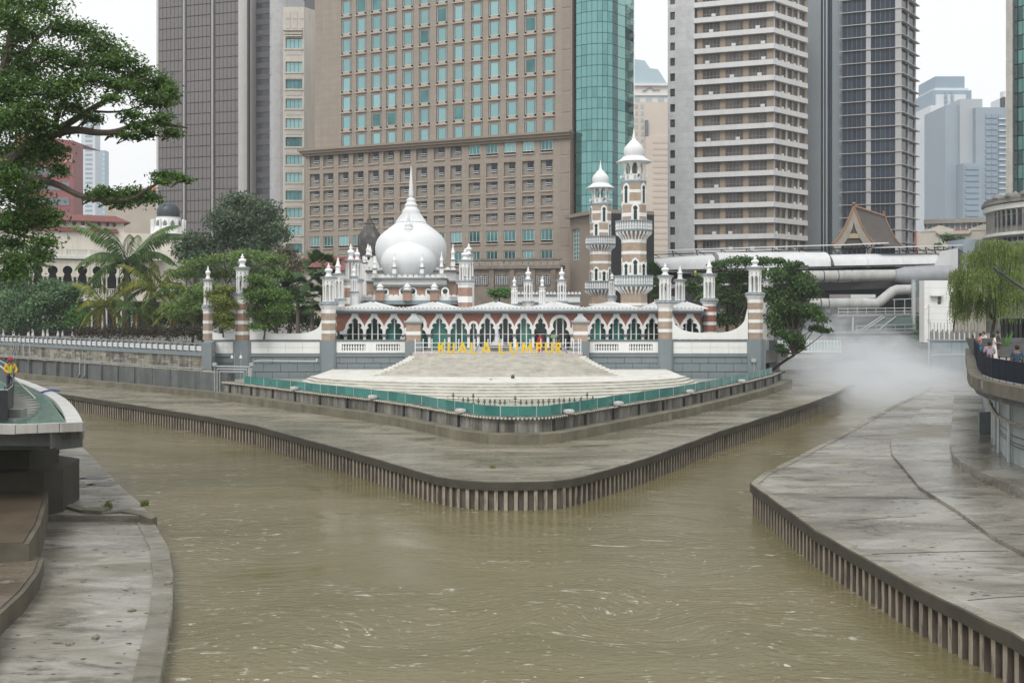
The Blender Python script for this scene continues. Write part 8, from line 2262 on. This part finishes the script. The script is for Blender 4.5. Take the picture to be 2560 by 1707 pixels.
person('person in red top on the footbridge behind the branches',(XX(1970,113),113,ZZ(880,112)+.02),1.62,R(30),C('redtop',(.50,.05,.08)),C('dark2',(.035,.035,.045)),'trousers',0,group='people on the footbridge')
# pool worker with pole
wk = person('pool worker in yellow vest and red cap holding a long pole',(XX(26,48),48,POOLZ),1.72,R(35),M('cloth_orange_yellow',(.62,.40,.03),.8,.1,4),C('jeans',(.04,.05,.08)),'trousers',1,hair=True,hat=C('capred',(.45,.03,.05)),sleeves='long',arms=(((-.27,-.05,1.17),(-.08,-.28,1.02)),((.27,-.02,1.17),(.16,-.26,1.0))))
MB().box(-.035,.035,-.135,-.115,1.0,1.40).build('reflective_strip',M('lime_strip',(.55,.70,.06),.5,.05),wk)
MB().box(-.15,.15,-.14,-.12,1.05,1.10).build('reflective_band',M('lime_strip',(.55,.70,.06)),wk)
pole = MB(); a_ = W(0,914,48.6); b_ = Vector((XX(91,47.2),47.2,4.60)); pole.tube([a_,W(34,944,47.72),b_],.022,6); pole.build('cleaning_pole',WHITE2,label='long white cleaning pole dipping into the pool',cat='pole')
# ================================================================== air: haze over the city, mist on the river
def vol_box(name, x0,x1,y0,y1,z0,z1, dens, col):
    m = bpy.data.materials.new(name); m.use_nodes = True; t = m.node_tree; t.nodes.clear()
    v = t.nodes.new('ShaderNodeVolumePrincipled'); v.inputs['Density'].default_value = dens; v.inputs['Color'].default_value = (*col,1); v.inputs['Anisotropy'].default_value = .2
    o = t.nodes.new('ShaderNodeOutputMaterial'); t.links.new(v.outputs[0], o.inputs['Volume'])
    return MB().box(x0,x1,y0,y1,z0,z1).build(name, m, kind='stuff')
vol_box('haze', -1600,1600,-260,1600,-2,182, .00028, (.93,.96,1.0))
def mist(name, c, r, dens, thr=.42, ns=2.2):
    m = bpy.data.materials.new(name); m.use_nodes = True; t = m.node_tree; t.nodes.clear()
    tc = t.nodes.new('ShaderNodeTexCoord')
    ln = t.nodes.new('ShaderNodeVectorMath'); ln.operation = 'LENGTH'; t.links.new(tc.outputs['Object'], ln.inputs[0])
    fo = ramp(t, ln.outputs['Value'], [(.15,1.0),(.98,0.0)])
    n = noise(t, coords(t,'world',(.20,.15,.42)), 1.0, 5, .62, 1.0)
    k = ramp(t, n, [(thr-.06,0.02),(thr+.20,1.0)])
    mu = t.nodes.new('ShaderNodeMath'); mu.operation = 'MULTIPLY'; t.links.new(fo, mu.inputs[0]); t.links.new(k, mu.inputs[1])
    m2 = t.nodes.new('ShaderNodeMath'); m2.operation = 'MULTIPLY'; t.links.new(mu.outputs[0], m2.inputs[0]); m2.inputs[1].default_value = dens
    v = t.nodes.new('ShaderNodeVolumePrincipled'); v.inputs['Color'].default_value = (.95,.97,1,1); v.inputs['Anisotropy'].default_value = .1
    t.links.new(m2.outputs[0], v.inputs['Density'])
    o = t.nodes.new('ShaderNodeOutputMaterial'); t.links.new(v.outputs[0], o.inputs['Volume'])
    bm = bmesh.new(); bmesh.ops.create_icosphere(bm, subdivisions=3, radius=1.0); me = bpy.data.meshes.new(name); bm.to_mesh(me); bm.free(); me.materials.append(m)
    m.cycles.volume_step_rate = 2.0
    return put(name, me, None, c, sc=r, kind='stuff', label=None)
mist('river_mist', (36.5,97,.6), (9.5,17,3.3), .52)
mist('river_mist', (39,104,1.4), (11.5,15,5.2), .25)
mist('river_mist', (30,87,1.4), (10,18,2.2), .06, .45)
mist('river_mist', (35.5,106,4.6), (7.0,8,5.4), .24, .48)
